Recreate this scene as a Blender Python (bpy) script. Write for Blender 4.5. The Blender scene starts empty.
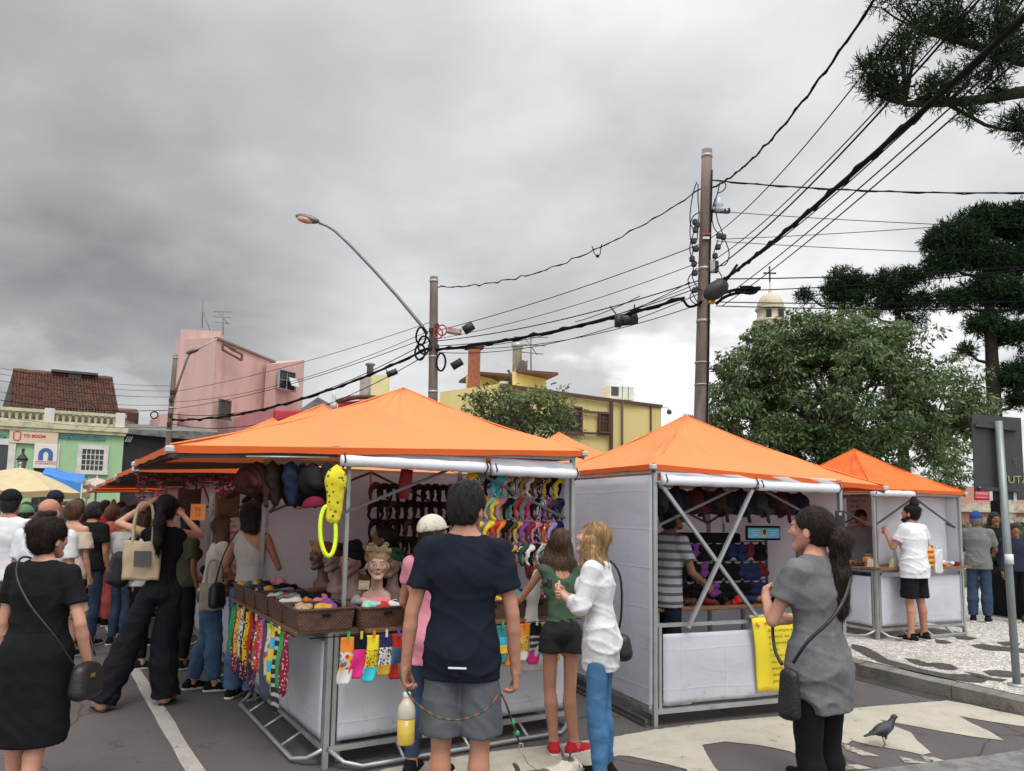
import bpy, math, random
import numpy as np
from mathutils import Vector, Matrix, Euler
R = math.radians
rnd = random.Random(7)
scene = bpy.context.scene
col = scene.collection

# ------------------------------------------------------------------ camera model (places real things on the ground)
CAMH = 1.72
CF, CPY, CTH, CRO = 750.0, 431.0, R(6), R(1)
_r = np.array((math.cos(CRO), -math.sin(CTH)*math.sin(CRO), math.cos(CTH)*math.sin(CRO)))
_u = np.array((-math.sin(CRO), -math.sin(CTH)*math.cos(CRO), math.cos(CTH)*math.cos(CRO)))
_f = np.array((0, math.cos(CTH), math.sin(CTH)))
def ray(px, py): return (px-512)*_r + (CPY-py)*_u + CF*_f
def gp(px, py, z=0.0):
    d = ray(px, py); t = (z-CAMH)/d[2]; return (float(d[0]*t), float(d[1]*t))
def at(px, py, Y):
    d = ray(px, py); t = Y/d[1]; return Vector((float(d[0]*t), Y, float(CAMH+d[2]*t)))

# ------------------------------------------------------------------ objects
def tag(o, label=None, cat=None, group=None, kind=None):
    if label: o['label'] = label
    if cat: o['category'] = cat
    if group: o['group'] = group
    if kind: o['kind'] = kind
    return o
def empty(name, loc=(0,0,0), rz=0.0, label=None, cat=None, group=None):
    o = bpy.data.objects.new(name, None); col.objects.link(o)
    o.location = loc; o.rotation_euler = (0,0,rz); o.empty_display_size = .1
    return tag(o, label, cat, group)
def copy_tree(o, parent=None):
    c = o.copy(); col.objects.link(c)
    if parent: c.parent = parent
    for ch in [x for x in KIDS.get(o.name, [])]:
        cc = copy_tree(ch, c); KIDS.setdefault(c.name, []).append(cc)
    return c
KIDS = {}
def link_mesh(name, me, parent=None):
    o = bpy.data.objects.new(name, me); col.objects.link(o)
    if parent:
        o.parent = parent; KIDS.setdefault(parent.name, []).append(o)
    return o
def np_mesh(name, V, F, mats, parent=None, smooth=True, mi=None):
    """F: (n,3) or (n,4) array"""
    V = np.asarray(V, dtype=np.float32); F = np.asarray(F, dtype=np.int32)
    me = bpy.data.meshes.new(name)
    me.vertices.add(len(V)); me.vertices.foreach_set('co', V.ravel())
    k = F.shape[1]
    me.loops.add(F.size); me.loops.foreach_set('vertex_index', F.ravel())
    me.polygons.add(len(F)); me.polygons.foreach_set('loop_start', np.arange(len(F), dtype=np.int32)*k)
    me.update(calc_edges=True)
    if smooth: me.polygons.foreach_set('use_smooth', np.ones(len(F), dtype=bool))
    if not isinstance(mats, (list, tuple)): mats = [mats]
    for m in mats: me.materials.append(m)
    if mi is not None: me.polygons.foreach_set('material_index', np.asarray(mi, dtype=np.int32))
    me.update()
    return link_mesh(name, me, parent)

class MB:
    def __init__(s): s.v = []; s.f = []; s.m = []; s.sm = []; s.cur = 0; s.smooth = False
    def add(s, vs, fs):
        n = len(s.v); s.v += [tuple(v) for v in vs]
        for f in fs: s.f.append(tuple(i+n for i in f)); s.m.append(s.cur); s.sm.append(s.smooth)
        return s
    def box(s, c, d, M=None, bev=0.0):
        x, y, z = d[0]/2, d[1]/2, d[2]/2; c = Vector(c)
        if bev > 0:
            b = min(bev, x*.9, y*.9, z*.9)
            P = []; idx = {}
            for sx in (-1,1):
                for sy in (-1,1):
                    for sz in (-1,1):
                        for ax in range(3):
                            p = [sx*(x-b), sy*(y-b), sz*(z-b)]; p[ax] = (sx*x, sy*y, sz*z)[ax]
                            idx[(sx,sy,sz,ax)] = len(P); P.append(p)
            F = []
            S = [(-1,-1),(1,-1),(1,1),(-1,1)]
            for ax in range(3):
                o = [a for a in range(3) if a != ax]
                for sg in (-1,1):
                    q = []
                    for a, b2 in S:
                        k = [0,0,0]; k[ax] = sg; k[o[0]] = a; k[o[1]] = b2; q.append(idx[(k[0],k[1],k[2],ax)])
                    flip = (sg == 1) if ax != 1 else (sg == -1)
                    F.append(q if flip else q[::-1])
            for ax in range(3):
                o = [a for a in range(3) if a != ax]
                for a in (-1,1):
                    for b2 in (-1,1):
                        k0 = [0,0,0]; k0[o[0]] = a; k0[o[1]] = b2; k1 = list(k0); k0[ax] = -1; k1[ax] = 1
                        F.append([idx[tuple(k0)+(o[0],)], idx[tuple(k1)+(o[0],)], idx[tuple(k1)+(o[1],)], idx[tuple(k0)+(o[1],)]])
            for sx in (-1,1):
                for sy in (-1,1):
                    for sz in (-1,1): F.append([idx[(sx,sy,sz,a)] for a in range(3)])
        else:
            P = [(-x,-y,-z),(x,-y,-z),(x,y,-z),(-x,y,-z),(-x,-y,z),(x,-y,z),(x,y,z),(-x,y,z)]
            F = [(0,3,2,1),(4,5,6,7),(0,1,5,4),(1,2,6,5),(2,3,7,6),(3,0,4,7)]
        P = [Vector(p) for p in P]
        if M is not None: P = [M @ p for p in P]
        return s.add([p+c for p in P], F)
    def bar(s, a, b, w, h=None, up=(0,0,1)):
        """square bar from a to b"""
        a = Vector(a); b = Vector(b); h = h or w; d = (b-a); L = d.length
        if L < 1e-6: return s
        d.normalize(); u = Vector(up)
        if abs(d.dot(u)) > .98: u = Vector((0,1,0))
        x = d.cross(u).normalized(); z = x.cross(d).normalized()
        M = Matrix((x, d, z)).transposed()
        return s.box((a+b)/2, (w, L, h), M)
    def tube(s, path, r, n=8, caps=True):
        path = [Vector(p) for p in path]; k = len(path)
        rr = r if isinstance(r, (list, tuple)) else [r]*k
        t0 = (path[1]-path[0]).normalized(); u = Vector((0,0,1)) if abs(t0.z) < .9 else Vector((1,0,0))
        x = t0.cross(u).normalized(); vs = []
        for i, p in enumerate(path):
            t = (path[min(i+1,k-1)]-path[max(i-1,0)]).normalized()
            x = (x - t*x.dot(t)); x = x.normalized() if x.length > 1e-5 else t.orthogonal().normalized()
            y = t.cross(x)
            for j in range(n):
                a = 2*math.pi*j/n; vs.append(p + (x*math.cos(a)+y*math.sin(a))*rr[i])
        fs = [(i*n+j, i*n+(j+1)%n, (i+1)*n+(j+1)%n, (i+1)*n+j) for i in range(k-1) for j in range(n)]
        if caps: fs += [tuple(range(n-1,-1,-1)), tuple((k-1)*n+j for j in range(n))]
        o = s.smooth; s.smooth = True; s.add(vs, fs); s.smooth = o
        return s
    def lathe(s, prof, n=16, c=(0,0,0), M=None, sx=1, sy=1):
        c = Vector(c); vs = []
        for (r, z) in prof:
            for j in range(n):
                a = 2*math.pi*j/n; p = Vector((r*math.cos(a)*sx, r*math.sin(a)*sy, z))
                if M is not None: p = M @ p
                vs.append(p+c)
        k = len(prof)
        fs = [(i*n+j, i*n+(j+1)%n, (i+1)*n+(j+1)%n, (i+1)*n+j) for i in range(k-1) for j in range(n)]
        if prof[0][0] > 1e-4: fs.append(tuple(range(n-1,-1,-1)))
        if prof[-1][0] > 1e-4: fs.append(tuple((k-1)*n+j for j in range(n)))
        o = s.smooth; s.smooth = True; s.add(vs, fs); s.smooth = o
        return s
    def ball(s, c, r, n=12, m=8, M=None):
        if not isinstance(r, (tuple, list)): r = (r,r,r)
        prof = [(max(math.sin(math.pi*i/m),0), -math.cos(math.pi*i/m)) for i in range(m+1)]
        A = Matrix.Diagonal(Vector(r))
        if M is not None: A = M @ A
        return s.lathe(prof, n, c, A)
    def grid(s, fn, nu, nv):
        vs = [fn(i/nu, j/nv) for j in range(nv+1) for i in range(nu+1)]
        fs = [(j*(nu+1)+i, j*(nu+1)+i+1, (j+1)*(nu+1)+i+1, (j+1)*(nu+1)+i) for j in range(nv) for i in range(nu)]
        return s.add(vs, fs)
    def slab(s, fn, nu, nv, th):
        """curved sheet with thickness th (vector offset)"""
        o = Vector(th)
        f1 = [Vector(fn(i/nu, j/nv)) for j in range(nv+1) for i in range(nu+1)]
        n1 = len(f1); vs = f1 + [p+o for p in f1]
        fs = []
        for j in range(nv):
            for i in range(nu):
                q = (j*(nu+1)+i, j*(nu+1)+i+1, (j+1)*(nu+1)+i+1, (j+1)*(nu+1)+i)
                fs.append(q); fs.append(tuple(a+n1 for a in reversed(q)))
        rim = [i for i in range(nu)] + [j*(nu+1)+nu for j in range(nv)] + [nv*(nu+1)+i for i in range(nu,0,-1)] + [j*(nu+1) for j in range(nv,0,-1)]
        for a, b in zip(rim, rim[1:]+rim[:1]): fs.append((b, a, a+n1, b+n1))
        return s.add(vs, fs)
    def prism(s, pts, z0, z1, M=None):
        n = len(pts); vs = [Vector((p[0],p[1],z0)) for p in pts] + [Vector((p[0],p[1],z1)) for p in pts]
        if M is not None: vs = [M @ v for v in vs]
        return s.add(vs, [tuple(range(n-1,-1,-1)), tuple(range(n,2*n))] + [(i,(i+1)%n,n+(i+1)%n,n+i) for i in range(n)])
    def build(s, name, mats, parent=None):
        me = bpy.data.meshes.new(name); me.from_pydata(s.v, [], s.f)
        if not isinstance(mats, (list,tuple)): mats = [mats]
        for m in mats: me.materials.append(m)
        me.polygons.foreach_set('material_index', s.m); me.polygons.foreach_set('use_smooth', s.sm)
        me.update()
        return link_mesh(name, me, parent)

# ------------------------------------------------------------------ materials
MATS = {}
def srgb(h):
    if isinstance(h, str):
        h = h.lstrip('#'); c = [int(h[i:i+2],16)/255 for i in (0,2,4)]
        return tuple((x/12.92 if x <= .04045 else ((x+.055)/1.055)**2.4) for x in c)
    return tuple(h)
def nn(nt, t, **kw):
    n = nt.nodes.new(t)
    for k, v in kw.items():
        if k.startswith('i_'): n.inputs[k[2:].replace('_',' ')].default_value = v
        else: setattr(n, k, v)
    return n
def M(name, c, rough=.7, var=.12, scale=8, bump=0.0, bscale=60, metal=0.0, sub=0.0, trans=0.0, c2=None, c2scale=3, c2lo=.45, c2hi=.6, spec=None, stretch=None, tl=0.0):
    """general procedural material: base colour with noise variation, optional second colour patches (dirt, patterns), bump"""
    if name in MATS: return MATS[name]
    m = bpy.data.materials.new(name); m.use_nodes = True; nt = m.node_tree; L = nt.links
    b = nt.nodes['Principled BSDF']; out = nt.nodes['Material Output']
    c = srgb(c)
    tc = nn(nt, 'ShaderNodeTexCoord'); vec = tc.outputs['Object']
    if stretch:
        mp = nn(nt, 'ShaderNodeMapping'); mp.inputs['Scale'].default_value = stretch; L.new(vec, mp.inputs['Vector']); vec = mp.outputs['Vector']
    n1 = nn(nt, 'ShaderNodeTexNoise'); n1.inputs['Scale'].default_value = scale; n1.inputs['Detail'].default_value = 5; L.new(vec, n1.inputs['Vector'])
    mr = nn(nt, 'ShaderNodeMapRange'); mr.inputs['From Min'].default_value = .3; mr.inputs['From Max'].default_value = .7
    mr.inputs['To Min'].default_value = 1-var; mr.inputs['To Max'].default_value = 1+var; L.new(n1.outputs['Fac'], mr.inputs['Value'])
    vm = nn(nt, 'ShaderNodeVectorMath', operation='SCALE'); vm.inputs[0].default_value = c; L.new(mr.outputs['Result'], vm.inputs['Scale'])
    src = vm.outputs['Vector']
    if c2 is not None:
        n2 = nn(nt, 'ShaderNodeTexNoise'); n2.inputs['Scale'].default_value = c2scale; n2.inputs['Detail'].default_value = 6; n2.inputs['Roughness'].default_value = .65; L.new(vec, n2.inputs['Vector'])
        m2 = nn(nt, 'ShaderNodeMapRange'); m2.inputs['From Min'].default_value = c2lo; m2.inputs['From Max'].default_value = c2hi; L.new(n2.outputs['Fac'], m2.inputs['Value'])
        mx = nn(nt, 'ShaderNodeMix', data_type='RGBA'); L.new(m2.outputs['Result'], mx.inputs['Factor']); L.new(src, mx.inputs[6]); mx.inputs[7].default_value = (*srgb(c2),1); src = mx.outputs[2]
    L.new(src, b.inputs['Base Color'])
    b.inputs['Roughness'].default_value = rough; b.inputs['Metallic'].default_value = metal
    if spec is not None: b.inputs['Specular IOR Level'].default_value = spec
    if sub: b.inputs['Subsurface Weight'].default_value = sub; b.inputs['Subsurface Radius'].default_value = (.012,.005,.003); b.inputs['Subsurface Scale'].default_value = 1
    if bump:
        nb = nn(nt, 'ShaderNodeTexNoise'); nb.inputs['Scale'].default_value = bscale; nb.inputs['Detail'].default_value = 4; L.new(vec, nb.inputs['Vector'])
        bp = nn(nt, 'ShaderNodeBump'); bp.inputs['Strength'].default_value = bump; bp.inputs['Distance'].default_value = .02; L.new(nb.outputs['Fac'], bp.inputs['Height']); L.new(bp.outputs['Normal'], b.inputs['Normal'])
    if tl:
        tr = nn(nt, 'ShaderNodeBsdfTranslucent'); L.new(src, tr.inputs['Color']); ms = nn(nt, 'ShaderNodeMixShader'); ms.inputs[0].default_value = tl
        L.new(b.outputs[0], ms.inputs[1]); L.new(tr.outputs[0], ms.inputs[2]); L.new(ms.outputs[0], out.inputs['Surface'])
    MATS[name] = m
    return m
def M_stripes(name, c1, c2, freq, axis='z', duty=.5, rough=.8, soft=.02):
    """bands that repeat along an object axis"""
    if name in MATS: return MATS[name]
    m = M(name, c1, rough, spec=.15); nt = m.node_tree; L = nt.links; b = nt.nodes['Principled BSDF']
    old = b.inputs['Base Color'].links[0].from_socket
    tc = nn(nt, 'ShaderNodeTexCoord'); sp = nn(nt, 'ShaderNodeSeparateXYZ'); L.new(tc.outputs['Object'], sp.inputs[0])
    mu = nn(nt, 'ShaderNodeMath', operation='MULTIPLY'); mu.inputs[1].default_value = freq; L.new(sp.outputs[axis.upper()], mu.inputs[0])
    fr = nn(nt, 'ShaderNodeMath', operation='FRACT'); L.new(mu.outputs[0], fr.inputs[0])
    mr = nn(nt, 'ShaderNodeMapRange'); mr.inputs['From Min'].default_value = duty-soft; mr.inputs['From Max'].default_value = duty+soft; L.new(fr.outputs[0], mr.inputs['Value'])
    mx = nn(nt, 'ShaderNodeMix', data_type='RGBA'); L.new(mr.outputs[0], mx.inputs['Factor']); L.new(old, mx.inputs[6]); mx.inputs[7].default_value = (*srgb(c2),1)
    L.new(mx.outputs[2], b.inputs['Base Color'])
    return m
def M_spots(name, c1, cols, scale=40, thr=.35, rough=.8, feature='F1', rand=1.0):
    """fabric print: voronoi blobs of several colours on a ground colour"""
    if name in MATS: return MATS[name]
    m = M(name, c1, rough, spec=.15); nt = m.node_tree; L = nt.links; b = nt.nodes['Principled BSDF']
    old = b.inputs['Base Color'].links[0].from_socket
    tc = nn(nt, 'ShaderNodeTexCoord'); v = nn(nt, 'ShaderNodeTexVoronoi'); v.inputs['Scale'].default_value = scale; v.inputs['Randomness'].default_value = rand; L.new(tc.outputs['Object'], v.inputs['Vector'])
    mr = nn(nt, 'ShaderNodeMapRange'); mr.inputs['From Min'].default_value = thr; mr.inputs['From Max'].default_value = thr+.05; mr.inputs['To Min'].default_value = 1; mr.inputs['To Max'].default_value = 0; L.new(v.outputs['Distance'], mr.inputs['Value'])
    cr = nn(nt, 'ShaderNodeValToRGB'); cr.color_ramp.interpolation = 'CONSTANT'
    sp = nn(nt, 'ShaderNodeSeparateColor'); L.new(v.outputs['Color'], sp.inputs[0]); L.new(sp.outputs[0], cr.inputs['Fac'])
    e = cr.color_ramp.elements
    while len(e) < len(cols): e.new(.5)
    for i, cc in enumerate(cols): e[i].position = i/len(cols); e[i].color = (*srgb(cc),1)
    mx = nn(nt, 'ShaderNodeMix', data_type='RGBA'); L.new(mr.outputs[0], mx.inputs['Factor']); L.new(old, mx.inputs[6]); L.new(cr.outputs[0], mx.inputs[7])
    L.new(mx.outputs[2], b.inputs['Base Color'])
    return m

# ------------------------------------------------------------------ signed distance surfaces (people, animals, cloth, heads)
class Fld:
    """union of tapered capsules / ellipsoids, blended smoothly, meshed with surface nets"""
    def __init__(s, vox=.012, k=.03): s.p = []; s.vox = vox; s.k = k; s.cuts = []; s.neg = []
    def cone(s, a, b, r1, r2, flat=1.0, fax=(0,1,0), c0=False, c1=False, k=None):
        s.p.append(('c', np.array(a, float), np.array(b, float), r1, r2, flat, np.array(fax, float), c0, c1, s.k if k is None else k)); return s
    def ell(s, c, r, Mr=None, k=None):
        s.p.append(('e', np.array(c, float), np.array(r, float), np.eye(3) if Mr is None else np.array(Mr, float), s.k if k is None else k)); return s
    def cut(s, pt, nrm): s.cuts.append((np.array(pt, float), np.array(nrm, float)/np.linalg.norm(nrm))); return s   # removes the side nrm points to
    def sub(s, c, r): s.neg.append((np.array(c, float), np.array(r, float))); return s
    def _one(s, q, X, Y, Z):
        if q[0] == 'c':
            _, a, b, r1, r2, flat, fax, c0, c1, k = q
            ab = b-a; L = max(np.linalg.norm(ab), 1e-6); t = ab/L
            px, py, pz = X-a[0], Y-a[1], Z-a[2]
            ax = px*t[0]+py*t[1]+pz*t[2]; tt = np.clip(ax, 0, L)
            qx, qy, qz = px-t[0]*tt, py-t[1]*tt, pz-t[2]*tt
            rr = r1+(r2-r1)*(tt/L)
            if flat != 1.0:
                fx = fax - t*np.dot(fax, t); n = np.linalg.norm(fx)
                if n > 1e-5:
                    fx = fx/n; w = qx*fx[0]+qy*fx[1]+qz*fx[2]; e = w*(1/flat-1)
                    qx, qy, qz = qx+e*fx[0], qy+e*fx[1], qz+e*fx[2]
            d = np.sqrt(qx*qx+qy*qy+qz*qz)-rr
            if flat != 1.0: d = d*(.5+.5*min(flat,1))
            if c1: d = np.maximum(d, ax-L)
            if c0: d = np.maximum(d, -ax)
            return d
        _, c, r, Mr, k = q
        px, py, pz = X-c[0], Y-c[1], Z-c[2]
        a = [(px*Mr[0][i]+py*Mr[1][i]+pz*Mr[2][i])/r[i] for i in range(3)]
        n = np.sqrt(a[0]**2+a[1]**2+a[2]**2)
        g = np.sqrt(sum((a[i]/r[i])**2 for i in range(3)))+1e-9
        return n*(n-1)/g
    def _bb(s, q):
        if q[0] == 'c':
            R_ = max(q[3], q[4])*max(1, q[5]); return np.minimum(q[1], q[2])-R_, np.maximum(q[1], q[2])+R_
        m = max(q[2]); return q[1]-m, q[1]+m
    def mesh(s, noise=None, relax=1):
        bbs = [s._bb(q) for q in s.p]; pad = s.vox*2.5
        lo = np.min([b[0] for b in bbs], 0)-pad; hi = np.max([b[1] for b in bbs], 0)+pad
        n = np.ceil((hi-lo)/s.vox).astype(int)+1
        ax = [lo[i]+np.arange(n[i])*s.vox for i in range(3)]
        D = np.full(tuple(n), .5, dtype=np.float32)
        for q, (l, h) in zip(s.p, bbs):
            k = q[-1]; e = max(k, s.vox*2.5)
            i0 = np.maximum(np.floor((l-e-lo)/s.vox).astype(int), 0); i1 = np.minimum(np.ceil((h+e-lo)/s.vox).astype(int)+1, n)
            X = ax[0][i0[0]:i1[0], None, None]; Y = ax[1][None, i0[1]:i1[1], None]; Z = ax[2][None, None, i0[2]:i1[2]]
            d = s._one(q, X, Y, Z); S = D[i0[0]:i1[0], i0[1]:i1[1], i0[2]:i1[2]]
            hh = np.maximum(k-np.abs(S-d), 0) if k > 0 else 0
            S[...] = np.minimum(S, d) - (hh*hh/(4*k) if k > 0 else 0)
        X, Y, Z = ax[0][:, None, None], ax[1][None, :, None], ax[2][None, None, :]
        if noise is not None: D += noise(X, Y, Z).astype(np.float32)
        for c, r in s.neg: D = np.maximum(D, -(s._one(('e', c, r, np.eye(3), 0), X, Y, Z))).astype(np.float32)
        for p, nr in s.cuts: D = np.maximum(D, (X-p[0])*nr[0]+(Y-p[1])*nr[1]+(Z-p[2])*nr[2]).astype(np.float32)
        return nets(D, lo, s.vox, relax)
def nets(D, lo, vox, relax=1):
    ins = D < 0; n = D.shape
    cs = [np.zeros(tuple(np.array(n)-1)+(3,), dtype=np.float32), np.zeros(tuple(np.array(n)-1), dtype=np.float32)]
    faces = []
    idx = None; E = []
    for a in range(3):
        s0 = [slice(None)]*3; s1 = [slice(None)]*3; s0[a] = slice(0, -1); s1[a] = slice(1, None)
        A = ins[tuple(s0)]; B = ins[tuple(s1)]; cr = np.argwhere(A != B)
        if len(cr) == 0: continue
        i, j, k = cr.T; o = [0,0,0]; o[a] = 1
        d0 = D[i, j, k]; d1 = D[i+o[0], j+o[1], k+o[2]]; t = d0/(d0-d1)
        P = cr.astype(np.float32); P[:, a] += t
        b, c = [(1,2),(2,0),(0,1)][a]; cells = []
        for db, dc in ((-1,-1),(0,-1),(0,0),(-1,0)):
            q = cr.copy(); q[:, b] += db; q[:, c] += dc; cells.append(q)
        ok = np.ones(len(cr), bool)
        for q in cells:
            ok &= (q >= 0).all(1) & (q < np.array(n)-1).all(1)
        for q in cells:
            qq = q[ok]; np.add.at(cs[0], tuple(qq.T), P[ok]); np.add.at(cs[1], tuple(qq.T), 1)
        E.append(([q[ok] for q in cells], A[tuple(cr[ok].T)]))
    act = cs[1] > 0; idx = np.full(act.shape, -1, dtype=np.int64); idx[act] = np.arange(act.sum())
    V = (cs[0][act]/cs[1][act][:, None])*vox + lo
    for cells, inside in E:
        Q = np.stack([idx[tuple(q.T)] for q in cells], 1)
        Q[~inside] = Q[~inside][:, ::-1]; faces.append(Q)
    if not faces: return np.zeros((0,3)), np.zeros((0,4), int)
    F = np.concatenate(faces)
    for _ in range(relax):
        acc = np.zeros_like(V); cnt = np.zeros(len(V))
        for a in range(4):
            np.add.at(acc, F[:, a], V[F[:, (a+1)%4]]+V[F[:, (a+3)%4]]); np.add.at(cnt, F[:, a], 2)
        V = V*.4 + .6*acc/np.maximum(cnt, 1)[:, None]
    return V, F
def joinm(parts):
    Vs, Fs, Ms = [], [], []; n = 0
    for p in parts:
        V, F = p[0], p[1]; mi = p[2] if len(p) > 2 else np.zeros(len(F), int)
        Vs.append(V); Fs.append(F+n); Ms.append(mi); n += len(V)
    return np.concatenate(Vs), np.concatenate(Fs), np.concatenate(Ms)
def wave(amp, fx, fy, fz, ph=0.0):
    def f(X, Y, Z): return amp*(np.sin(fx*X+2.1*np.sin(fz*Z*.31+ph)+ph)*np.sin(fy*Y+1.7*np.sin(fx*X*.27)+1.3*ph) + .8*np.sin(fz*Z+1.5*np.sin(fx*X*.4+ph)+1.2*np.sin(fy*Y*.5)))
    return f
# ------------------------------------------------------------------ text as mesh
def text_mesh(txt, size, mat, parent, loc, rot, name='lettering', ext=.002, align='CENTER', bold=0.0):
    cu = bpy.data.curves.new('t', 'FONT'); cu.body = txt; cu.size = size; cu.extrude = ext; cu.align_x = align; cu.align_y = 'CENTER'; cu.offset = bold
    cu.resolution_u = 3
    o = bpy.data.objects.new('t', cu); col.objects.link(o)
    dg = bpy.context.evaluated_depsgraph_get(); me = bpy.data.meshes.new_from_object(o.evaluated_get(dg)); bpy.data.objects.remove(o)
    me.materials.clear(); me.materials.append(mat); me.name = name
    ob = link_mesh(name, me, parent); ob.location = loc; ob.rotation_euler = rot
    return ob
# ================================================================== world, camera, light
def make_world():
    w = bpy.data.worlds.new('World'); scene.world = w; w.use_nodes = True; nt = w.node_tree; L = nt.links
    bg = nt.nodes['Background']; bg.inputs['Strength'].default_value = .1
    sky = nn(nt, 'ShaderNodeTexSky', sky_type='NISHITA'); sky.sun_disc = False; sky.sun_elevation = R(58); sky.sun_rotation = R(200); sky.altitude = 900; sky.dust_density = 2
    tc = nn(nt, 'ShaderNodeTexCoord'); nrm = nn(nt, 'ShaderNodeVectorMath', operation='NORMALIZE'); L.new(tc.outputs['Generated'], nrm.inputs[0])
    sp = nn(nt, 'ShaderNodeSeparateXYZ'); L.new(nrm.outputs[0], sp.inputs[0])
    # project the direction onto a cloud layer
    za = nn(nt, 'ShaderNodeMath', operation='MAXIMUM'); L.new(sp.outputs['Z'], za.inputs[0]); za.inputs[1].default_value = 0
    zb = nn(nt, 'ShaderNodeMath', operation='ADD'); L.new(za.outputs[0], zb.inputs[0]); zb.inputs[1].default_value = .28
    dx = nn(nt, 'ShaderNodeMath', operation='DIVIDE'); L.new(sp.outputs['X'], dx.inputs[0]); L.new(zb.outputs[0], dx.inputs[1])
    dy = nn(nt, 'ShaderNodeMath', operation='DIVIDE'); L.new(sp.outputs['Y'], dy.inputs[0]); L.new(zb.outputs[0], dy.inputs[1])
    cb = nn(nt, 'ShaderNodeCombineXYZ'); L.new(dx.outputs[0], cb.inputs[0]); L.new(dy.outputs[0], cb.inputs[1]); cb.inputs[2].default_value = 3.7
    def noise(sc, det, ro, dist, off):
        mp = nn(nt, 'ShaderNodeMapping'); mp.inputs['Location'].default_value = off; L.new(cb.outputs[0], mp.inputs['Vector'])
        n = nn(nt, 'ShaderNodeTexNoise'); n.inputs['Scale'].default_value = sc; n.inputs['Detail'].default_value = det; n.inputs['Roughness'].default_value = ro; n.inputs['Distortion'].default_value = dist; L.new(mp.outputs[0], n.inputs['Vector']); return n.outputs['Fac']
    n1 = noise(1.1, 5, .5, .3, (2.3,1.1,0)); n2 = noise(2.9, 7, .48, .15, (5,2,0))
    def madd(a, k, c=None):
        m = nn(nt, 'ShaderNodeMath', operation='MULTIPLY_ADD'); L.new(a, m.inputs[0]); m.inputs[1].default_value = k
        if c is None: m.inputs[2].default_value = 0
        elif isinstance(c, float): m.inputs[2].default_value = c
        else: L.new(c, m.inputs[2])
        return m.outputs[0]
    v = madd(n1, CL[0], CL[2]); v = madd(n2, CL[1], v); v = madd(noise(6.5, 4, .5, .1, (1,7,0)), .10, v)
    # large cloud banks, plus bright sky added out of view as fill light: (direction, cos inner, cos outer, amount)
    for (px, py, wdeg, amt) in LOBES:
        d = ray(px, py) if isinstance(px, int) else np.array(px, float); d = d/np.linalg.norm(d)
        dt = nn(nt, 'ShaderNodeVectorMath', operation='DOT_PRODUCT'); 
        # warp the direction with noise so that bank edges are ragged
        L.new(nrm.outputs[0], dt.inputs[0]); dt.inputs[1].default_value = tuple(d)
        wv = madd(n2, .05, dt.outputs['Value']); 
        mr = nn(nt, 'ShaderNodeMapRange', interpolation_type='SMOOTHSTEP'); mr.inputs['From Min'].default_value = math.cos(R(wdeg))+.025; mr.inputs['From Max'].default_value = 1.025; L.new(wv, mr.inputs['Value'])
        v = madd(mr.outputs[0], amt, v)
    # overcast skies are brighter overhead
    zc = nn(nt, 'ShaderNodeMapRange', interpolation_type='SMOOTHSTEP'); zc.inputs['From Min'].default_value = .5; zc.inputs['From Max'].default_value = 1.0; zc.inputs['To Max'].default_value = ZEN; L.new(sp.outputs['Z'], zc.inputs['Value'])
    va = nn(nt, 'ShaderNodeMath', operation='MAXIMUM'); L.new(v, va.inputs[0]); va.inputs[1].default_value = .08
    vv = nn(nt, 'ShaderNodeMath', operation='ADD'); L.new(va.outputs[0], vv.inputs[0]); L.new(zc.outputs[0], vv.inputs[1])
    # tint: darker clouds bluer
    cr = nn(nt, 'ShaderNodeMix', data_type='RGBA'); mr = nn(nt, 'ShaderNodeMapRange'); mr.inputs['From Min'].default_value = .15; mr.inputs['From Max'].default_value = .6; L.new(vv.outputs[0], mr.inputs['Value']); L.new(mr.outputs[0], cr.inputs['Factor'])
    cr.inputs[6].default_value = (.98,.995,1.03,1); cr.inputs[7].default_value = (1.0,1.0,1.005,1)
    sc = nn(nt, 'ShaderNodeVectorMath', operation='SCALE'); L.new(cr.outputs[2], sc.inputs[0])
    k10 = nn(nt, 'ShaderNodeMath', operation='MULTIPLY'); L.new(vv.outputs[0], k10.inputs[0]); k10.inputs[1].default_value = 10; L.new(k10.outputs[0], sc.inputs['Scale'])
    mx = nn(nt, 'ShaderNodeMix', data_type='RGBA'); mx.inputs['Factor'].default_value = .96; L.new(sky.outputs[0], mx.inputs[6]); L.new(sc.outputs[0], mx.inputs[7])
    L.new(mx.outputs[2], bg.inputs['Color'])
CL = (.46, .33, -.01)
ZEN = .75
LOBES = [((.2,-1,.45),None,80,.55),((-1,-.25,.35),None,48,.22),(40,300,22,-.13),(230,230,16,-.05),(350,300,12,.06),(780,150,24,.09),(670,400,7,.2),(40,60,24,-.05),(330,150,10,-.04),(900,420,12,.2),(60,400,6,.06),(600,350,10,-.06)]  # first two: unseen bright sky, added to light surfaces facing camera and left
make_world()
cam = bpy.data.cameras.new('Camera'); co = bpy.data.objects.new('Camera', cam); col.objects.link(co); scene.camera = co
cam.sensor_width = 36; cam.lens = 36*CF/1024; cam.shift_y = (CPY-385.5)/1024; cam.clip_end = 2000; cam.clip_start = .05
Mx = Matrix((Vector(_r), Vector(_u), Vector(-_f))).transposed(); co.matrix_world = Matrix.Translation((0,0,CAMH)) @ Mx.to_4x4()
sd = bpy.data.lights.new('Sun', 'SUN'); so = bpy.data.objects.new('Sun', sd); col.objects.link(so); sd.energy = 1.1; sd.angle = R(25); sd.color = (1,.97,.93)
so.rotation_euler = Euler((R(32), 0, R(20))) ; so.location = (0,0,30)
scene.view_settings.view_transform = 'Standard'; scene.view_settings.look = 'None'; scene.view_settings.exposure = EXPO = 0.6; scene.view_settings.gamma = 1
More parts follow.
